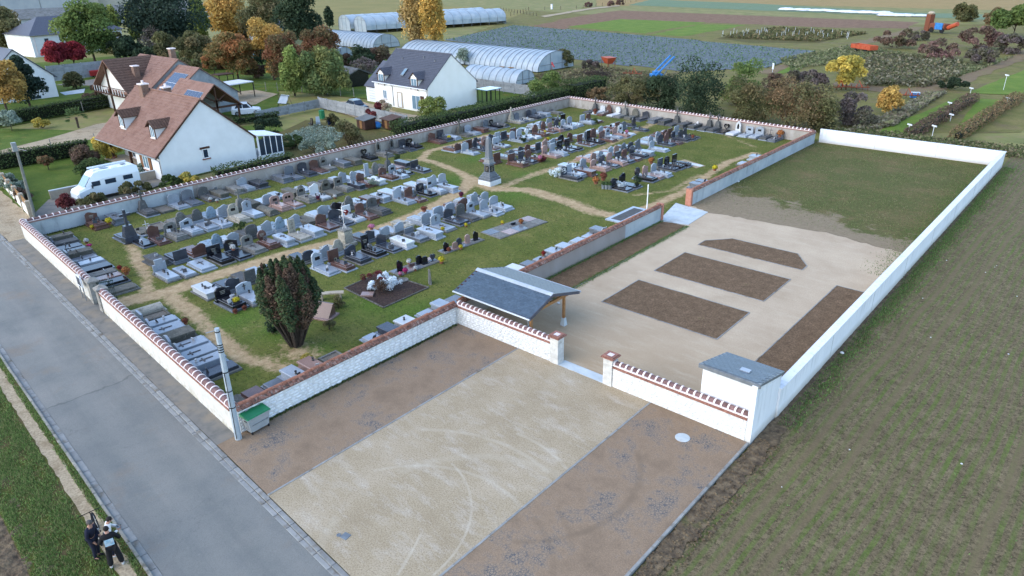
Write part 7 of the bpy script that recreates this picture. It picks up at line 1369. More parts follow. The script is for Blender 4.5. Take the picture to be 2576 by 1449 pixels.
n = 9000; e1 = np.stack([RNG.normal(-28.12, .06, n), RNG.uniform(13.5, 26.6, n), np.zeros(n)], 1)[: n // 3]; e2 = np.stack([-66.6 + np.abs(RNG.normal(0, .12, n)) + .0, RNG.uniform(16, 86, n), np.zeros(n)], 1); blades('wall_foot_weeds', 'weeds at the foot of the old walls', np.concatenate([e1, e2]), .1, [(74, 92, 44), (60, 76, 40), (98, 100, 56)], .03)
# ================================================================ street furniture, vehicles, people, odds and ends
M['polec'] = mat('concrete_pole', [A(176, 190, 200), A(200, 210, 216)], 3, .7, .2, 30); M['polew'] = mat('weathered_pole', [A(120, 122, 116), A(146, 146, 138)], 3, .9, .2, 30)
M['metal'] = mat('galvanised', [A(150, 156, 160), A(176, 182, 186)], 4, .4, .05, spec=.5, metallic=.4); M['rubber'] = mat('black_rubber', [A(26, 26, 28), A(40, 40, 42)], 6, .8, .1)
M['gmet'] = mat('green_iron', [A(34, 58, 52), A(48, 74, 66)], 4, .6, .1); M['lid'] = mat('green_plastic_lid', [A(20, 118, 72), A(34, 136, 84)], 2, .45, .05, spec=.4); M['bin'] = mat('grey_plastic_bin', [A(166, 172, 174), A(188, 192, 194)], 1.5, .55, .1, spec=.4, stain=(A(140, 138, 132), 3, .6, .75))
def pole(lab, base, ztop, px, r0, r1, m, bands):
    x, y = W(*base); tx, ty = W(px[0], px[1], ztop); e = thing('utility_pole', lab, 'pole', (x, y, 0)); d = Vector((tx - x, ty - y, ztop))
    MB().tube([(0, 0, -.2), d], [r0, r1], 8).obj('shaft', M[m], e)
    for t in bands: q = d * t; MB().tube([q, q + d.normalized() * .05], r0 + (r1 - r0) * t + .012, 8).obj('band', M['rubber'], e)
    return e, d
e, d = pole('pale concrete utility pole beside the green lidded bin', (600, 1103), 5.85, (545, 826), .17, .11, 'polec', (.3, .45, .62, .8, .82, .84, .86, .97)); MB().tube([d * .985, d * .985 + Vector((-.35, -.35, -.12))], .025, 5).obj('bracket', M['metal'], e); MB().tube([d * .62 + Vector((.12, -.12, 0)), d * .3 + Vector((.22, -.16, 0)), d * .02 + Vector((.16, -.16, 0))], .018, 5).obj('cable', M['rubber'], e)
e, d = pole('grey lamp pole at the garden gate on the left', (88, 547), 6.3, (40, 372), .15, .1, 'polew', ()); MB().cbox(d + Vector((0, -.1, .1)), (.3, .36, .75)).obj('lamp_box', M['metal'], e); MB().tube([d, d + Vector((.8, .5, -.25))], .02, 4).obj('bracket', M['metal'], e)
# bin
e = thing('waste_bin', 'grey wheeled waste container with green lid against the limewashed wall', 'bin', (-27.85, 12.98, 0), R(3))
MB().hexa([(-.22, -.48, .12), (.2, -.48, .12), (.2, .48, .12), (-.22, .48, .12), (-.3, -.58, .88), (.28, -.58, .88), (.28, .58, .88), (-.3, .58, .88)]).obj('body', M['bin'], e); MB().box(-.33, .33, -.62, .62, .88, .93).obj('rim', M['bin'], e)
MB().hexa([(-.35, -.64, .932), (.34, -.64, .932), (.34, .64, .932), (-.35, .64, .932), (-.33, -.6, 1.06), (.3, -.6, .98), (.3, .6, .98), (-.33, .6, 1.06)]).obj('lid', M['lid'], e)
for yy in (-.32, .3): MB().box(-.36, -.28, yy, yy + .16, 1.03, 1.075).obj('hinge', M['bin'], e)
for xx in (-.18, .18):
    for yy in (-.44, .44): w_ = MB().tube([(xx, yy - .025, .08), (xx, yy + .025, .08)], .08, 10).obj('wheel', M['rubber'], e)
MB().box(.25, .275, -.4, .45, .5, .515).obj('moulding', M['gutterm'], e); MB().box(-.1, .1, -.565, -.545, .7, .84).obj('grip', M['rubber'], e)
# road gate of the cemetery
for (x, lab) in ((-49.1, 'weathered stone gate pillar at the far side of the road gate'), (-47.3, 'weathered stone gate pillar at the near side of the road gate')):
    e = thing('gate_pillar', lab, 'pillar', (x, RW(x) + .2, 0), R(-4)); z = 0
    for j in range(5): MB().bbox(-.28, .28, -.28, .28, z + .003, z + .297, .015).obj('stone_block', M['gpil'], e); z += .3
    MB().box(-.36, .36, -.36, .36, z, z + .1).obj('cornice', M['gpil'], e); b = MB(); b.add([(-.36, -.36, z + .1), (.36, -.36, z + .1), (.36, .36, z + .1), (-.36, .36, z + .1), (0, 0, z + .34)], [(0, 1, 4), (1, 2, 4), (2, 3, 4), (3, 0, 4)]); b.obj('cap', M['gpil'], e)
e = thing('iron_gate', 'green barred iron gate leaf standing open between the stone pillars', 'gate', (-48.8, RW(-48.8) + .35, 0), R(70))
MB().box(0, 1.0, -.02, .02, .1, .16).obj('bottom_rail', M['gmet'], e); MB().box(0, 1.0, -.02, .02, 1.35, 1.41).obj('top_rail', M['gmet'], e); [MB().tube([(.05 + .1 * k, 0, .1), (.05 + .1 * k, 0, 1.6)], .013, 5).obj('bar', M['gmet'], e) for k in range(10)]
e = thing('gate_panel', 'dark sheet gate leaf carrying a white notice and a round sign', 'gate', (-47.62, RW(-47.6) + .1, 0), R(176))
MB().box(0, .8, -.02, .02, .08, 1.45).obj('sheet', M['gmet'], e); MB().box(.15, .5, .022, .035, .85, 1.3).obj('notice', M['pvc'], e); MB().tube([(.34, .022, .5), (.34, .04, .5)], .2, 16).obj('round_sign', M['pvc'], e); MB().tube([(.34, .041, .5), (.34, .046, .5)], .13, 16).obj('sign_emblem', M['brick'], e)
e = thing('notice_board', 'glazed notice board on two posts before the road wall', 'notice board', (-50.3, RW(-50.3) - .25, 0), R(-4)); [MB().box(xx - .03, xx + .03, -.03, .03, 0, 1.75).obj('post', M['metal'], e) for xx in (-.4, .4)]; MB().box(-.45, .45, -.05, .05, .95, 1.7).obj('frame', M['pvc'], e); MB().box(-.38, .38, -.06, -.05, 1.02, 1.63).obj('glass', M['glass'], e)
# manhole covers on the car park
x, y = W(1717, 1101); e = thing('manhole_cover', 'round white manhole cover in the right parking bay', 'manhole', (x, y, 0)); MB().lathe([(.34, -.02), (.34, .012), (.32, .02), (.0001, .02)], 24).obj('cover', M['concrete'], e)
x, y = W(869, 1349); e = thing('manhole_cover', 'small square manhole cover with a ring in the sandy car park', 'manhole', (x, y, 0), R(8)); MB().bbox(-.16, .16, -.16, .16, -.02, .02, .006).obj('cover', M['gutterm'], e); MB().lathe([(.09, 0), (.09, .02), (.06, .021), (.05, .01)], 12).obj('ring', M['gutterm'], e, (-.26, -.1, 0))
# people -----------------------------------------------------------------
SK = mat('skin', [A(190, 142, 120), A(206, 158, 136)], 6, .6, 0); BLK = mat('black_cloth', [A(22, 22, 26), A(34, 34, 38)], 8, .9, .2, 60); NAVY = mat('navy_cloth', [A(28, 32, 50), A(40, 44, 64)], 8, .85, .2, 60); WHT = mat('white_knit', [A(222, 220, 216, .8), A(234, 232, 228, .8)], 8, .9, .2, 80); HAIR = mat('dark_hair', [A(28, 22, 20), A(44, 36, 32)], 20, .7, .3); GHAIR = mat('grey_hair', [A(78, 72, 68), A(110, 104, 100)], 20, .7, .3); SHOE = mat('white_shoe', [A(214, 212, 208), A(228, 226, 222)], 6, .7, 0); PRN = mat('printed_panel', [A(140, 186, 210), A(214, 232, 240)], 9, .8, 0)
def skin_obj(name, verts, edges, rad, m, parent, root=0, sub=1):
    me = bpy.data.meshes.new(name); bm = bmesh.new(); ly = bm.verts.layers.skin.verify(); vs = [bm.verts.new(v) for v in verts]; [bm.edges.new((vs[a], vs[b])) for a, b in edges]
    for i, v in enumerate(vs): v[ly].radius = (rad[i], rad[i]) if not isinstance(rad[i], tuple) else rad[i]; v[ly].use_root = (i == root)
    bm.to_mesh(me); bm.free(); o = link(name, me, m, parent); md = o.modifiers.new('skin', 'SKIN'); md.use_smooth_shade = True; sd = o.modifiers.new('sub', 'SUBSURF'); sd.levels = sub; sd.render_levels = sub; return o
def person(lab, x, y, face, top, bottom, hair, hgt=1.0, lean=.06, arms='hold', shoes=None, headturn=(0, .06), wide=0):
    e = thing('person', lab, 'person', (x, y, -.02), math.atan2(face[1], face[0]) - math.pi / 2, 'people on the footpath'); e.scale = (hgt, hgt, hgt)
    fz, hx, hy = 0, headturn[0], headturn[1]; st = .11 + wide * .08
    J = {'pel': (0, 0, .96), 'sp': (0, lean * .4, 1.16), 'ch': (0, lean * .8, 1.36), 'nk': (0, lean + .02, 1.5), 'hd': (hx, lean + hy + .02, 1.62), 'ht': (hx, lean + hy + .01, 1.70)}
    for s, k in ((-1, 'l'), (1, 'r')):
        J[k + 'h'] = (s * .1, 0, .92); J[k + 'k'] = (s * (.1 + wide * .05), .03, .5); J[k + 'a'] = (s * st, -.02, .09); J[k + 't'] = (s * (st + .02), .13, .05)
        J[k + 's'] = (s * .19, lean * .9, 1.41)
        if arms == 'hold': J[k + 'e'] = (s * .34, lean + .02, 1.13); J[k + 'w'] = (s * .12, lean + .27, 1.16)
        else: J[k + 'e'] = (s * .25, lean - .03, 1.13); J[k + 'w'] = (s * .2, lean + .12, .92)
        wv = Vector(J[k + 'w']); dv = (wv - Vector(J[k + 'e'])).normalized(); J[k + 'p'] = tuple(wv + dv * .07)
        side = dv.cross(Vector((0, 0, 1))).normalized()
        for q in range(4): J[f'{k}f{q}'] = tuple(wv + dv * (.15 - .012 * abs(q - 1.2)) + side * (.027 * (q - 1.5)) + Vector((0, 0, -.02)))
        J[k + 'th'] = tuple(wv + dv * .07 + side * (-s * .055) + Vector((0, 0, .02)))
    def build(name, names, ed, rad, m, root, sub=1):
        ix = {n_: i for i, n_ in enumerate(names)}; return skin_obj(name, [J[n_] for n_ in names], [(ix[a], ix[b]) for a, b in ed], rad, m, e, ix[root], sub)
    nm = ['pel', 'sp', 'ch', 'nk', 'hd', 'ht']; ed = [('pel', 'sp'), ('sp', 'ch'), ('ch', 'nk'), ('nk', 'hd'), ('hd', 'ht')]; rd_ = [.12, .11, .13, .055, (.085, .1), (.07, .085)]
    for k in 'lr':
        nm += [k + 'h', k + 'k', k + 'a', k + 't', k + 's', k + 'e', k + 'w', k + 'p', k + 'f0', k + 'f1', k + 'f2', k + 'f3', k + 'th']; rd_ += [.085, .058, .042, .035, .06, .042, .03, .032, .009, .01, .01, .009, .011]
        ed += [('pel', k + 'h'), (k + 'h', k + 'k'), (k + 'k', k + 'a'), (k + 'a', k + 't'), ('ch', k + 's'), (k + 's', k + 'e'), (k + 'e', k + 'w'), (k + 'w', k + 'p'), (k + 'w', k + 'th')] + [(k + 'p', f'{k}f{q}') for q in range(4)]
    build('body', nm, ed, rd_, SK, 'pel')
    nm = ['pel', 'sp', 'ch', 'nk']; ed = [('pel', 'sp'), ('sp', 'ch'), ('ch', 'nk')]; rd_ = [(.17, .14), (.165, .135), (.18, .14), .075]
    for k in 'lr': nm += [k + 's', k + 'e', k + 'w']; ed += [('ch', k + 's'), (k + 's', k + 'e'), (k + 'e', k + 'w')]; rd_ += [.085, .07, .05]
    build('jacket', nm, ed, rd_, top, 'ch')
    nm = ['pel']; ed = []; rd_ = [(.155, .13)]
    for k in 'lr': nm += [k + 'h', k + 'k', k + 'a']; ed += [('pel', k + 'h'), (k + 'h', k + 'k'), (k + 'k', k + 'a')]; rd_ += [.11, .085 + .02 * wide, .07 + .04 * wide]
    build('trousers', nm, ed, rd_, bottom, 'pel')
    for k in 'lr': a = J[k + 'a']; MB().lathe2((a[0], a[1] + .06, .05), (.055, .14, .06), 8, 5).obj('shoe', shoes or BLK, e, smooth=True)
    h = J['hd']; MB().lathe2((h[0], h[1] - .025, h[2] + .05), (.098, .108, .105), 10, 6).obj('hair', hair, e, smooth=True)
    MB().hexa([(h[0] - .014, h[1] + .085, h[2] - .02), (h[0] + .014, h[1] + .085, h[2] - .02), (h[0] + .012, h[1] + .12, h[2] - .018), (h[0] - .012, h[1] + .12, h[2] - .018), (h[0] - .01, h[1] + .085, h[2] + .03), (h[0] + .01, h[1] + .085, h[2] + .03), (h[0] + .008, h[1] + .098, h[2] + .03), (h[0] - .008, h[1] + .098, h[2] + .03)]).obj('nose', SK, e)
    for s in (-1, 1): MB().lathe2((h[0] + s * .088, h[1], h[2]), (.014, .025, .035), 6, 4).obj('ear', SK, e); MB().lathe2((h[0] + s * .035, h[1] + .086, h[2] + .022), (.013, .01, .009), 6, 4).obj('eye', HAIR, e)
    return e
e = person('person in black hoodie with a pale printed back panel, seen from behind', -24.22, 5.0, (-.95, .32), BLK, BLK, HAIR, 1.0, .08, 'hold', SHOE, (0, .07), 1)
MB().hexa([(-.15, -.145, 1.1), (.15, -.145, 1.1), (.15, -.13, 1.1), (-.15, -.13, 1.1), (-.15, -.115, 1.36), (.15, -.115, 1.36), (.15, -.1, 1.36), (-.15, -.1, 1.36)]).obj('back_print', PRN, e)
for (pts) in ([(-.11, 1.16), (-.06, 1.29), (-.02, 1.17), (.03, 1.27), (.06, 1.18), (.11, 1.3)], [(-.12, 1.2), (.12, 1.23)]): MB().tube([(a, -.15 + (b - 1.1) * .115, b) for a, b in pts], .008, 4).obj('lettering', SHOE, e)
person('person in white sweater looking down at a controller', -24.86, 5.14, (.35, .94), WHT, NAVY, HAIR, 1.0, .1, 'hold', SHOE, (0, .1))
person('grey-haired person in dark navy jacket and jeans watching the others', -25.2, 4.7, (.75, .66), NAVY, NAVY, GHAIR, 1.02, .05, 'down', BLK, (0, .06))
e = thing('remote_controller', 'small grey controller held by the person in white sweater', 'controller', (-24.74, 5.5, 1.17), R(20)); MB().bbox(-.1, .1, -.05, .05, 0, .04, .01).obj('body', M['metal'], e); MB().box(-.06, .06, -.03, .03, .04, .045).obj('screen', M['plq'], e); [MB().tube([(s * .08, .04, .02), (s * .09, .09, .1)], .008, 5).obj('antenna', M['rubber'], e) for s in (-1, 1)]
# bicycle
e = thing('bicycle', 'black mountain bike standing behind the group of people', 'bicycle', (-26.35, 5.22, -.02), R(168)); e.rotation_euler = (R(-7), 0, R(165))
for xx in (-.54, .54):
    b = MB(); n = 20; b.tube([(xx + .34 * math.cos(2 * math.pi * k / n), 0, .36 + .34 * math.sin(2 * math.pi * k / n)) for k in range(n + 1)], .028, 6, False); w_ = b.obj('wheel', M['rubber'], e)
    b = MB(); [b.tube([(xx, 0, .36), (xx + .33 * math.cos(2 * math.pi * k / 12), 0, .36 + .33 * math.sin(2 * math.pi * k / 12))], .004, 3, False) for k in range(12)]; b.obj('spokes', M['metal'], w_)
b = MB(); P0 = dict(bb=(-.05, 0, .34), st=(-.2, 0, .82), hd=(.36, 0, .86), hl=(.4, 0, .68), rw=(-.54, 0, .36), fw=(.54, 0, .36))
for a, c in (('bb', 'st'), ('st', 'hd'), ('bb', 'hl'), ('hd', 'hl'), ('rw', 'bb'), ('rw', 'st')): b.tube([P0[a], P0[c]], .022, 6)
b.obj('frame', BLK, e); MB().tube([P0['hl'], (.5, .06, .5), (.54, .06, .36)], .018, 6).obj('fork', BLK, e); MB().tube([(.34, -.36, .98), (.36, -.1, .97), (.36, .1, .97), (.34, .36, .98)], .016, 6).obj('handlebar', BLK, e); MB().tube([P0['hd'], (.36, 0, .97)], .018, 6).obj('stem', BLK, e)
MB().tube([P0['st'], (-.23, 0, .93)], .014, 6).obj('seat_post', M['metal'], e); MB().lathe2((-.24, 0, .95), (.14, .07, .035), 8, 4).obj('saddle', BLK, e); MB().tube([(-.05, -.07, .34), (-.05, .07, .34)], .06, 10).obj('crank', M['metal'], e); [MB().cbox((-.05 + s * .16, s * .1, .34), (.1, .06, .02)).obj('pedal', BLK, e) for s in (-1, 1)]
# vehicles ---------------------------------------------------------------
CARW = mat('white_car_paint', [A(218, 226, 232, .8), A(228, 234, 238, .8)], .3, .25, 0, spec=.5); CARB = mat('dark_car_paint', [A(40, 48, 60), A(52, 60, 72)], .3, .2, 0, spec=.6)
def loft(sections):
    """sections: list of (x, [(y, z), ...]) closed outlines joined along x"""
    b = MB(); n = len(sections[0][1])
    for x, pr in sections: b.v += [(x, p[0], p[1]) for p in pr]
    for i in range(len(sections) - 1):
        for k in range(n): k2 = (k + 1) % n; b.f.append((i * n + k, i * n + k2, (i + 1) * n + k2, (i + 1) * n + k))
    b.f.append(tuple(range(n))[::-1]); b.f.append(tuple((len(sections) - 1) * n + k for k in range(n))); return b
def bodysec(w, z0, zs, zt, wt): return [(-w, z0), (-w, zs), (-wt, zt), (wt, zt), (w, zs), (w, z0)]
def wheels(e, xs, w, r, m='rubber'):
    for xx in xs:
        for s in (-1, 1): t = MB().tube([(xx, s * w - s * .2, r), (xx, s * w + s * .02, r)], r, 14).obj('wheel', M[m], e); MB().tube([(xx, s * w + s * .021, r), (xx, s * w + s * .035, r)], r * .6, 10).obj('rim', M['metal'], t)
def carwin(e, pts, m='glass', name='side_window'): return MB().add(pts, [tuple(range(len(pts)))]).obj(name, M[m], e)
e = thing('camper_van', 'white high-roof camper van parked beside the garden lawn', 'camper van', (-74.6, 24.55, 0), R(-90)); w = 1.0
loft([(2.95, bodysec(.85, .35, .75, .85, .75)), (2.75, bodysec(w, .3, .95, 1.08, .85)), (2.1, bodysec(w, .3, 1.1, 1.3, .85)), (1.45, bodysec(w, .3, 1.25, 2.15, .8)), (1.1, bodysec(w, .3, 1.7, 2.5, .78)), (.6, bodysec(w, .3, 1.9, 2.62, .8)), (-2.7, bodysec(w, .3, 1.9, 2.62, .82)), (-2.98, bodysec(w * .96, .35, 1.85, 2.45, .76))]).obj('body', CARW, e)
wheels(e, (2.05, -1.9), 1.0, .34); MB().add([(2.12, -.78, 1.33), (2.12, .78, 1.33), (1.42, .74, 2.2), (1.42, -.74, 2.2)], [(0, 1, 2, 3)]).obj('windscreen', M['cglass'], e, (.03, 0, .02))  # pale windscreen colour stands in for its reflection
for s in (-1, 1):
    for (x0, x1, z0, z1) in ((.75, 1.5, 1.32, 1.78), (-.7, .3, 1.3, 1.75), (-2.3, -1.4, 1.35, 1.78)): MB().box(x0, x1, s * 1.005 - .01, s * 1.005 + .01, z0, z1).obj('side_window', M['glass'], e)
    MB().cbox((1.55, s * 1.12, 1.35), (.1, .18, .3)).obj('mirror', CARB, e); MB().cbox((2.83, s * .7, .85), (.1, .3, .2)).obj('headlight', M['cglass'], e)
MB().tube([(1.0, -.78, 2.72), (-2.6, -.8, 2.72)], .09, 6).obj('awning', CARW, e)
for (x0, x1, y0, y1) in ((.2, .9, -.3, .3), (-1.2, -.7, .1, .5), (-2.2, -1.8, -.2, .2)): MB().bbox(x0, x1, y0, y1, 2.62, 2.7, .03).obj('roof_hatch', M['pvc'] if x0 > -1.3 else M['gutterm'], e)
MB().box(-.5, .1, -.4, .3, 2.625, 2.66).obj('solar_panel', M['solar'], e)
def car(lab, x, y, rot, paint, L=4.5, h=1.6, group=None, name='parked_car'):
    e = thing(name, lab, 'car', (x, y, 0), rot, group); k = L / 4.5; w = .9
    loft([(2.25 * k, bodysec(.75, .3, .6, .68, .6)), (2.05 * k, bodysec(w, .22, .78, .88, .74)), (1.0 * k, bodysec(w, .22, .9, 1.0, .78)), (-2.0 * k, bodysec(w, .22, .92, 1.05, .78)), (-2.25 * k, bodysec(.8, .32, .85, .98, .7))]).obj('body', paint, e)
    loft([(1.0 * k, bodysec(.78, .9, .96, 1.0, .74)), (.25 * k, bodysec(.78, .9, 1.1, h - .05, .62)), (-1.3 * k, bodysec(.78, .9, 1.1, h, .62)), (-2.1 * k, bodysec(.76, .9, 1.0, h - .45, .6))]).obj('cabin', paint, e)
    wheels(e, (1.4 * k, -1.4 * k), .9, .33)
    MB().add([(.95 * k, -.68, 1.04), (.95 * k, .68, 1.04), (.3 * k, .58, h - .09), (.3 * k, -.58, h - .09)], [(0, 1, 2, 3)]).obj('windscreen', M['glass'], e, (.03, 0, .03)); MB().add([(-2.08 * k, -.62, h - .48), (-2.08 * k, .62, h - .48), (-1.38 * k, .56, h - .06), (-1.38 * k, -.56, h - .06)][::-1], [(0, 1, 2, 3)]).obj('rear_window', M['glass'], e, (-.03, 0, .03))
    for s in (-1, 1):
        MB().add([(.7 * k, s * .755, 1.06), (.2 * k, s * .69, h - .16), (-.45 * k, s * .69, h - .14), (-.45 * k, s * .755, 1.06)], [(0, 1, 2, 3)]).obj('side_window', M['glass'], e, (0, s * .03, 0)); MB().add([(-.55 * k, s * .755, 1.06), (-.55 * k, s * .69, h - .14), (-1.3 * k, s * .69, h - .14), (-1.7 * k, s * .745, 1.08)], [(0, 1, 2, 3)]).obj('side_window', M['glass'], e, (0, s * .03, 0))
        MB().cbox((2.12 * k, s * .62, .68), (.12, .28, .12)).obj('headlight', M['cglass'], e); MB().cbox((-2.18 * k, s * .66, .85), (.1, .2, .14)).obj('tail_light', M['brick'], e); MB().tube([(.2 * k, s * .58, h + .03), (-1.2 * k, s * .58, h + .03)], .02, 5).obj('roof_rail', M['metal'], e)
    return e
car('dark estate car parked in front of the slate house', -90.0, 67.0, R(-12), CARB, 4.7, 1.62); car('small white van car standing beside the carport', -101.5, 55.2, R(60), CARW, 4.2, 1.8); car('white car parked by the far warehouses', *W(315, 6), R(20), CARW)
# garden things -------------------------------------------------------------
M['wood'] = mat('garden_wood', [A(150, 110, 66), A(172, 130, 84)], 4, .8, .2, rnd=.1); M['oranged'] = mat('orange_paint', [A(190, 84, 52), A(208, 100, 64)], 2, .6, .1); M['bluep'] = mat('blue_paint', [A(40, 120, 196), A(70, 150, 220)], 2, .5, .1); M['rust'] = mat('rusty_iron', [A(116, 66, 48), A(146, 90, 66)], 5, .9, .4); M['wfab'] = mat('white_fabric', [A(214, 218, 222, .75), A(232, 234, 236, .75)], 2, .8, .1); M['redp'] = mat('red_paint', [A(170, 44, 40), A(190, 58, 52)], 3, .6, .1)
p0, p1 = W(-12, 440), W(80, 545); L = math.hypot(p1[0] - p0[0], p1[1] - p0[1]); e = thing('garden_wall', 'low cream wall with orange wooden panels along the left garden', 'wall', (*p0, 0), math.atan2(p1[1] - p0[1], p1[0] - p0[0])); MB().box(0, L, -.12, .12, -.1, .7).obj('wall_body', M['hcream'], e)
for k in range(6):
    MB().bbox(k * L / 6 - .2, k * L / 6 + .2, -.2, .2, -.1, 1.5, .05).obj('pillar', M['cream'] if 'cream' in M else M['paleoak'], e)
    for j in range(4): MB().box(k * L / 6 + .25, (k + 1) * L / 6 - .25, -.03, .03, .76 + .16 * j, .9 + .16 * j).obj('plank', M['wood'], e)
MB().bbox(L - .2, L + .2, -.2, .2, -.1, 1.5, .05).obj('pillar', M['paleoak'], e)
p0, p1 = W(128, 500), W(400, 445); L = math.hypot(p1[0] - p0[0], p1[1] - p0[1]); e = thing('retaining_wall', 'low tan retaining wall behind the camper van', 'wall', (*p0, 0), math.atan2(p1[1] - p0[1], p1[0] - p0[0])); MB().box(0, L, -.1, .1, -.1, .75).obj('wall_body', M['paleoak'], e); MB().box(0, L, -.14, .14, .75, .82).obj('coping', M['concrete'], e)
def canopy(lab, px, py, w, d, h, rot, top='wfab', leg='plq'):
    e = thing('garden_canopy', lab, 'canopy', (*W(px, py), 0), rot); MB().box(-w / 2, w / 2, -d / 2, d / 2, h, h + .15).obj('roof', M[top], e)
    for s in (-1, 1):
        for t in (-1, 1): MB().box(s * (w / 2 - .1) - .06, s * (w / 2 - .1) + .06, t * (d / 2 - .1) - .06, t * (d / 2 - .1) + .06, 0, h).obj('post', M[leg], e)
canopy('white garden canopy on black posts behind the carport', 590, 246, 4.2, 5.5, 2.4, R(5)); canopy('small dark arbor behind the white canopy', 566, 218, 2.5, 3, 2.2, R(0), 'dtimber')
e = thing('garden_swing', 'green frame swing seat draped with a patterned cloth', 'swing', (*W(718, 268), 0), R(15))
for s in (-1, 1): MB().tube([(s * 1.0, -.6, 0), (s * .9, 0, 1.7), (s * 1.0, .6, 0)], .04, 6).obj('frame', M['gmet'], e)
MB().tube([(-.95, 0, 1.7), (.95, 0, 1.7)], .04, 6).obj('top_bar', M['gmet'], e); MB().hexa([(-.85, -.7, .6), (.85, -.7, .6), (.85, -.65, .6), (-.85, -.65, .6), (-.85, .3, 1.75), (.85, .3, 1.75), (.85, .35, 1.75), (-.85, .35, 1.75)]).obj('cloth', M['film2'], e); MB().box(-.8, .8, -.3, .2, .4, .48).obj('seat', M['gmet'], e)
for (lab, px, py, m) in (('left wooden allotment hut with a grey roof', 922, 322, 'fibro'), ('right open allotment hut with a dark roof', 985, 322, 'dtile')):
    e = thing('allotment_hut', lab, 'hut', (*W(px, py), 0), R(-8)); MB().box(-1.1, 1.1, -.8, .8, 0, 1.25).obj('walls', M['dtimber'], e); MB().hexa([(-1.3, -1.0, 1.2), (1.3, -1.0, 1.2), (1.3, 1.0, 1.5), (-1.3, 1.0, 1.5), (-1.3, -1.0, 1.28), (1.3, -1.0, 1.28), (1.3, 1.0, 1.58), (-1.3, 1.0, 1.58)]).obj('roof', M[m], e); MB().box(-.3, .3, -.83, -.8, .05, 1.1).obj('door', M['wood'], e)
e = thing('blue_tarpaulin', 'crumpled blue tarpaulin between the two allotment huts', 'tarpaulin', (*W(948, 320), 0)); MB().lathe2((0, 0, .3), (.9, .6, .5), 9, 5).obj('sheet', M['bluep'], e)
e = thing('compost_bin', 'green compost bin at the allotment fence', 'compost bin', (*W(811, 298), 0)); MB().lathe([(.45, 0), (.4, 1.1), (.42, 1.15), (.1, 1.25)], 8).obj('body', M['lid'], e)
for k, (px, py, lab, m) in enumerate([(784, 318, 'black garment hung on an allotment frame', 'plq'), (801, 314, 'pale blue barrel bag standing in the allotment', 'film2'), (830, 315, 'dark blue folding chair in the allotment', 'solar')]):
    e = thing('allotment_prop', lab, 'garden prop', (*W(px, py), 0), k); MB().hexa([(-.3, -.1, .1), (.3, -.1, .1), (.3, .1, .1), (-.3, .1, .1), (-.25, .1, 1.1), (.25, .1, 1.1), (.25, .2, 1.1), (-.25, .2, 1.1)]).obj('panel', M[m], e); MB().box(-.3, .3, -.3, .1, .35, .42).obj('seat', M[m], e); [MB().tube([(s * .25, 0, 0), (s * .25, 0, .5)], .02, 5).obj('leg', M['metal'], e) for s in (-1, 1)]
e = thing('garden_chair', 'white wooden garden chair beside the conservatory', 'chair', (*W(702, 355), 0), R(30)); MB().box(-.3, .3, -.3, .3, .38, .44).obj('seat', M['wood'], e); [MB().box(-.3 + .15 * k, -.18 + .15 * k, .27, .32, .44, 1.0).obj('back_slat', M['wood'], e) for k in range(4)]; [MB().box(s * .27 - .03, s * .27 + .03, t * .27 - .03, t * .27 + .03, 0, .38).obj('leg', M['wood'], e) for s in (-1, 1) for t in (-1, 1)]
e = thing('red_trolley', 'red storage trolley before the pale concrete fence', 'trolley', (*W(249, 192), 0), R(80)); MB().bbox(-1.6, 1.6, -.8, .8, .3, 1.3, .1).obj('body', M['redp'], e); [MB().tube([(s * 1.1, -.7, .3), (s * 1.1, .7, .3)], .25, 8).obj('wheel', M['rubber'], e) for s in (-1, 1)]
e = thing('pool_cover', 'white arched pool cover left of the timber gable house', 'pool cover', (*W(266, 226), 0), R(95)); b = MB(); [b.tube([(j * .9, 2.2 * math.cos(math.pi * i / 10), 2.4 * math.sin(math.pi * i / 10)) for i in range(11)], .07, 5) for j in range(5)]; b.obj('hoops', M['pvc'], e); MB().yprism if False else None; MB().xprism([(2.15 * math.cos(math.pi * i / 10), 2.35 * math.sin(math.pi * i / 10)) for i in range(11)], .05, 3.6).obj('glazing', M['cglass'], e)
# machinery and plot furniture in the fields ----------------------------------
e = thing('harvest_machine', 'bright blue harvesting machine with two long raised conveyors', 'machine', (*W(1650, 198), 0), R(52)); e.scale = (.62, .62, .62)
MB().bbox(-1.6, 1.6, -1.3, 1.3, .7, 1.5, .1).obj('chassis', M['bluep'], e); MB().box(-.9, .9, -1.0, 1.0, 1.5, 2.2).obj('hopper', M['bluep'], e)
for s in (-1, 1):
    MB().hexa([(-1.2, s * 1.5 - .3, .9), (-1.2, s * 1.5 + .3, .9), (-1.0, s * 1.5 + .3, .7), (-1.0, s * 1.5 - .3, .7), (4.6, s * 1.5 - .3, 6.4), (4.6, s * 1.5 + .3, 6.4), (4.9, s * 1.5 + .3, 6.2), (4.9, s * 1.5 - .3, 6.2)]).obj('conveyor', M['bluep'], e); MB().tube([(1.2, s * 1.5, 0.4), (2.6, s * 1.5, 2.6)], .06, 5).obj('prop', M['bluep'], e)
    for t in (-1, 1): MB().tube([(t * 1.1, s * 1.3, .45), (t * 1.1, s * 1.55, .45)], .45, 10).obj('wheel', M['rubber'], e)
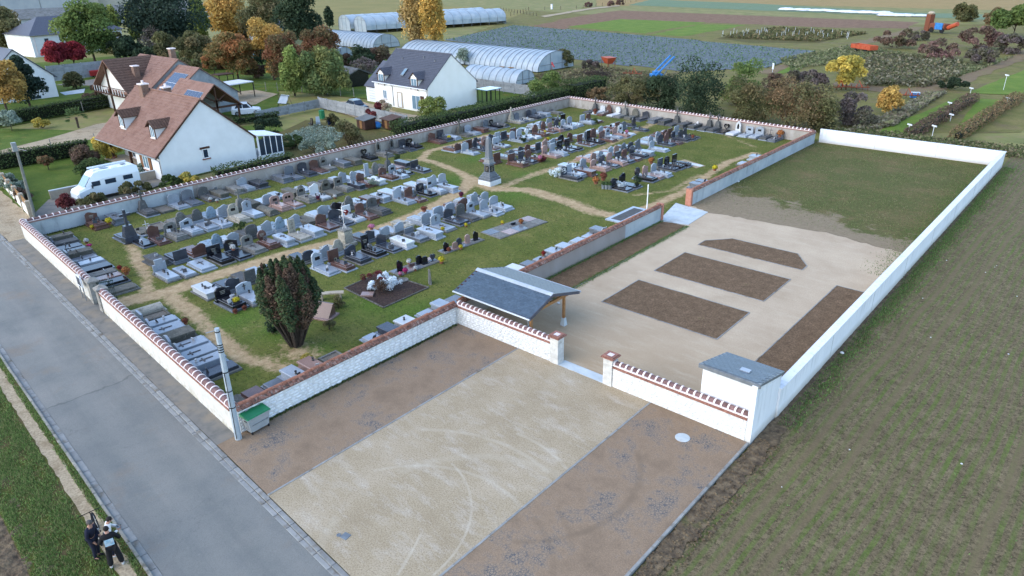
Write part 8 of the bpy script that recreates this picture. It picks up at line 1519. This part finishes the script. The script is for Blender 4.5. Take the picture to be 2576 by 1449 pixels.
def trailer(lab, px, py, rot, L, m, h=1.0):
    e = thing('farm_trailer', lab, 'trailer', (*W(px, py), 0), rot); MB().box(-L / 2, L / 2, -1.0, 1.0, .7, .82).obj('bed', M[m], e)
    for s in (-1, 1): MB().box(-L / 2, L / 2, s * 1.0 - .04, s * 1.0 + .04, .82, .82 + h).obj('side_board', M[m], e); MB().box(s * L / 2 - .04, s * L / 2 + .04, -.95, .95, .82, .82 + h).obj('end_board', M[m], e); MB().tube([(s * L * .25, -1.0, .4), (s * L * .25, -.75, .4)], .4, 10).obj('wheel', M['rubber'], e)
    for k in range(5): MB().box(-L / 2 + k * L / 4.05, -L / 2 + k * L / 4.05 + .08, -1.09, -1.04, .8, .82 + h).obj('stake', M[m], e)
trailer('long orange farm trailer in the rough grass', 2172, 131, R(-35), 6.5, 'oranged', .8)
e = thing('seed_hopper', 'rusty orange hopper on legs beside the branch pile', 'hopper', (*W(1530, 172), 0), R(-30)); MB().hexa([(-.9, -.5, 1.0), (.9, -.5, 1.0), (.9, .5, 1.0), (-.9, .5, 1.0), (-1.6, -1.0, 2.2), (1.6, -1.0, 2.2), (1.6, 1.0, 2.2), (-1.6, 1.0, 2.2)]).obj('bin', M['oranged'], e); [MB().tube([(s * 1.4, t * .8, 0), (s * 1.4, t * .8, 2.2)], .07, 5).obj('leg', M['rust'], e) for s in (-1, 1) for t in (-1, 1)]
e = thing('loader_boom', 'small red folding loader boom before the long tunnel', 'loader', (*W(1388, 186), 0), R(-40)); MB().tube([(0, 0, 0), (.1, 0, 2.2), (2.2, 0, 1.6)], .13, 6).obj('boom', M['redp'], e); MB().bbox(-.5, .5, -.5, .5, 0, .4, .05).obj('base', M['rust'], e)
e = thing('old_combine', 'rusty orange combine wreck with a blue panel', 'machine', (*W(2365, 82), 0), R(-30)); MB().bbox(-3, 2, -1.2, 1.2, .8, 2.4, .2).obj('body', M['rust'], e); MB().box(-1.0, 1.5, -1.4, -1.22, .9, 2.6).obj('side_panel', M['bluep'], e); MB().tube([(2.2, 0, 1.4), (5, 0, 2.6)], .6, 8).obj('auger', M['oranged'], e); MB().box(-5, -3.5, -.8, .8, 0, 4.6).obj('ladder_frame', M['rust'], e); MB().lathe2((-4.2, 0, 4.9), (1.0, .8, .5), 8, 4).obj('tank', M['paleoak'], e); [MB().tube([(xx, -1.3, .7), (xx, -1.0, .7)], .7, 10).obj('wheel', M['rubber'], e) for xx in (-2, 1.4)]
for (lab, px, py, rot) in (('rusty plough frame below the yellow maple', 2152, 228, .3), ('rusty harrow left of the plough frame', 2108, 228, .9), ('red rusty iron scrap beside the small golden maple', 2275, 248, .2), ('orange scrap inside the thicket', 1992, 236, .5), ('rusty iron frame between the branch pile and the blue machine', 1590, 192, .1)):
    e = thing('rusty_implement', lab, 'farm implement', (*W(px, py), 0), rot); MB().tube([(-2, 0, .5), (2, 0, .6)], .1, 6).obj('beam', M['rust'], e); [MB().tube([(-1.6 + .8 * k, 0, .55), (-1.5 + .8 * k, .4, .9), (-1.4 + .8 * k, .7, 0)], .06, 5).obj('tine', M['rust'], e) for k in range(5)]; MB().tube([(0, 0, .6), (.3, 0, 1.6), (.9, 0, .6)], .08, 5).obj('headstock', M['oranged'], e)
e = thing('blue_crate', 'pale blue box beside the red scrap', 'box', (*W(2300, 245), 0), .4); MB().bbox(-.6, .6, -.5, .5, 0, .7, .05).obj('box', M['bluep'], e); MB().box(-.65, .65, -.55, .55, .7, .76).obj('lid', M['film2'], e)
b = MB()
for k in range(150): a = RNG.uniform(0, 6.28); r = 3.2 * math.sqrt(RNG.uniform()); c = Vector((r * math.cos(a), r * math.sin(a) * .6, RNG.uniform(0, 1.9) * (1 - r / 3.4))); dd = Vector(RNG.normal(size=3)) * 1.0; dd.z *= .35; b.tube([c - dd, c + dd], .05, 4, False)
tag(b.obj('branch_pile', M['bark'], None, (*W(1500, 192), 0)), 'heap of cut bare branches beside the rusty hopper', 'branch pile')
for k, (lab, px, py) in enumerate((('left pallet stack behind the slate house', 1262, 182), ('right pallet stack behind the slate house', 1285, 184))):
    e = thing('pallet_stack', lab, 'pallets', (*W(px, py), 0), .2 * k)
    for j in range(7): [MB().box(-.6, .6, -.5 + .22 * q, -.36 + .22 * q, .16 * j + .1, .16 * j + .13).obj('board', M['wood'], e) for q in range(5)]; MB().box(-.6, .6, -.05, .05, .16 * j, .16 * j + .1).obj('bearer', M['wood'], e)
for k, (px, py, h) in enumerate(((2385, 278, 1.0), (2283, 340, 1.2), (2344, 346, 1.3), (2440, 238, .9), (2524, 226, 2.2), (2390, 305, .8), (2532, 262, .8))):
    e = thing('plot_sign', ('little white board on a stake at the head of the red berry row', 'white topped stake left of the red berry row', 'white topped stake between the berry rows', 'white board where the track forks', 'tall white board on a post right of the track', 'white topped stake inside the red berry row', 'small white stake beside the tan berry row')[k], 'sign', (*W(px, py), 0), R(-40), 'plot markers'); MB().tube([(0, 0, 0), (0, 0, h)], .035, 5).obj('stake', M['wfab'], e); MB().box(-.38, .38, -.05, .05, h, h + .16).obj('board', M['wfab'], e)
e = thing('plot_sign', 'white rectangular sign standing in the scrub behind the thicket', 'sign', (*W(1943, 182), 0), R(-40), 'plot markers'); MB().tube([(0, 0, 0), (0, 0, 1.4)], .04, 5).obj('stake', M['wfab'], e); MB().box(-.3, .3, -.04, .04, .6, 1.7).obj('board', M['wfab'], e)
e = thing('plastic_sheet', 'long crumpled white plastic sheet at the field edge', 'plastic sheet', (*W(1978, 24), 0)); b = MB(); q = [np.array(W(*p)) - np.array(W(1978, 24)) for p in ((1975, 24), (2060, 27), (2140, 31), (2215, 33), (2225, 33))]
for a, c in zip(q[:-1], q[1:]):
    for t in np.linspace(0, 1, 8): m_ = a + (c - a) * t; b.lathe2((m_[0] + RNG.normal(0, .5), m_[1] + RNG.normal(0, .5), .1), (RNG.uniform(2, 4), RNG.uniform(2, 4), RNG.uniform(.3, .8)), 7, 4)
b.obj('folds', M['wfab'], e)
e = thing('plastic_sheet', 'shorter crumpled white plastic sheet right of the long one', 'plastic sheet', (*W(2220, 38), 0)); b = MB(); q = [np.array(W(*p)) - np.array(W(2220, 38)) for p in ((2222, 38), (2270, 39), (2325, 40))]
for a, c in zip(q[:-1], q[1:]):
    for t in np.linspace(0, 1, 9): m_ = a + (c - a) * t; b.lathe2((m_[0] + RNG.normal(0, .5), m_[1] + RNG.normal(0, .5), .1), (RNG.uniform(2, 4), RNG.uniform(2, 4), RNG.uniform(.3, .7)), 7, 4)
b.obj('folds', M['wfab'], e)
e = thing('vine_trellis', 'rows of white stakes in the far vine plot', 'trellis', (*W(1930, 85), 0)); me = MB().tube([(0, 0, 0), (.05, 0, 1.5)], .04, 4).mesh('stake'); me.materials.append(M['wfab'])
for k in range(46):
    u, v = RNG.uniform(), RNG.uniform(); px = 1815 + 330 * u; py = 94 - 20 * v * (1 - abs(u - .5)) + 6 * u; q = W(px, py); o = bpy.data.objects.new('stake', me); COL.objects.link(o); o.parent = e; o.location = (q[0] - e.location.x, q[1] - e.location.y, -.1)
post_fence('dark post fence along the far gravel road', [W(*p) for p in ((1285, 40), (1330, 26), (1450, 22), (1600, 4))], 6, 1.4, 'bark', .1); post_fence('short row of posts before the meadow', [W(*p) for p in ((1260, 25), (1350, 40))], 4, 1.2, 'bark', .1)
e = thing('road_marker', 'white marker at the bend of the far gravel road', 'marker', (*W(1388, 23), 0)); MB().box(-.4, .4, -.3, .3, 0, 2.2).obj('body', M['wfab'], e); MB().box(-.45, .45, -.35, .35, 2.2, 2.35).obj('cap', M['gutterm'], e)
for (px, py, l) in ((1480, 14, 'left'), (1535, 12, 'middle'), (1560, 8, 'right')): S_(l + ' of three lone reddish trees by the far gravel road', px, py + 3, py - 8, 20, 'redbr', 500, 8, group='lone trees by the far road')
# inside cemetery: low stone book monument by the cypress
x, y = RG('S', -60, 600); e = thing('book_memorial', 'slanting stone memorial slab behind the cypress trunk', 'memorial', (x, y, 0), R(20)); MB().bbox(-.9, .9, -.6, .6, 0, .1, .01).obj('plinth', GM['pink'], e); MB().hexa([(-.75, -.4, .1), (.75, -.4, .1), (.75, .4, .1), (-.75, .4, .1), (-.75, .25, .85), (.75, .25, .85), (.75, .35, .85), (-.75, .35, .85)]).obj('desk', GM['brown'], e)
b = MB()
for (px, py) in ((1858, 457), (1405, 764), (1405 - 30, 770), (1857, 458), (2118, 889), (1303, 768)): x, y = W(px, py); b.lathe2((x, y, .04), (.12, .1, .07), 6, 4)
tag(b.obj('loose_stones', GM['white']), 'single pale stones lying on the new lawn and soil', 'stones', kind='stuff')
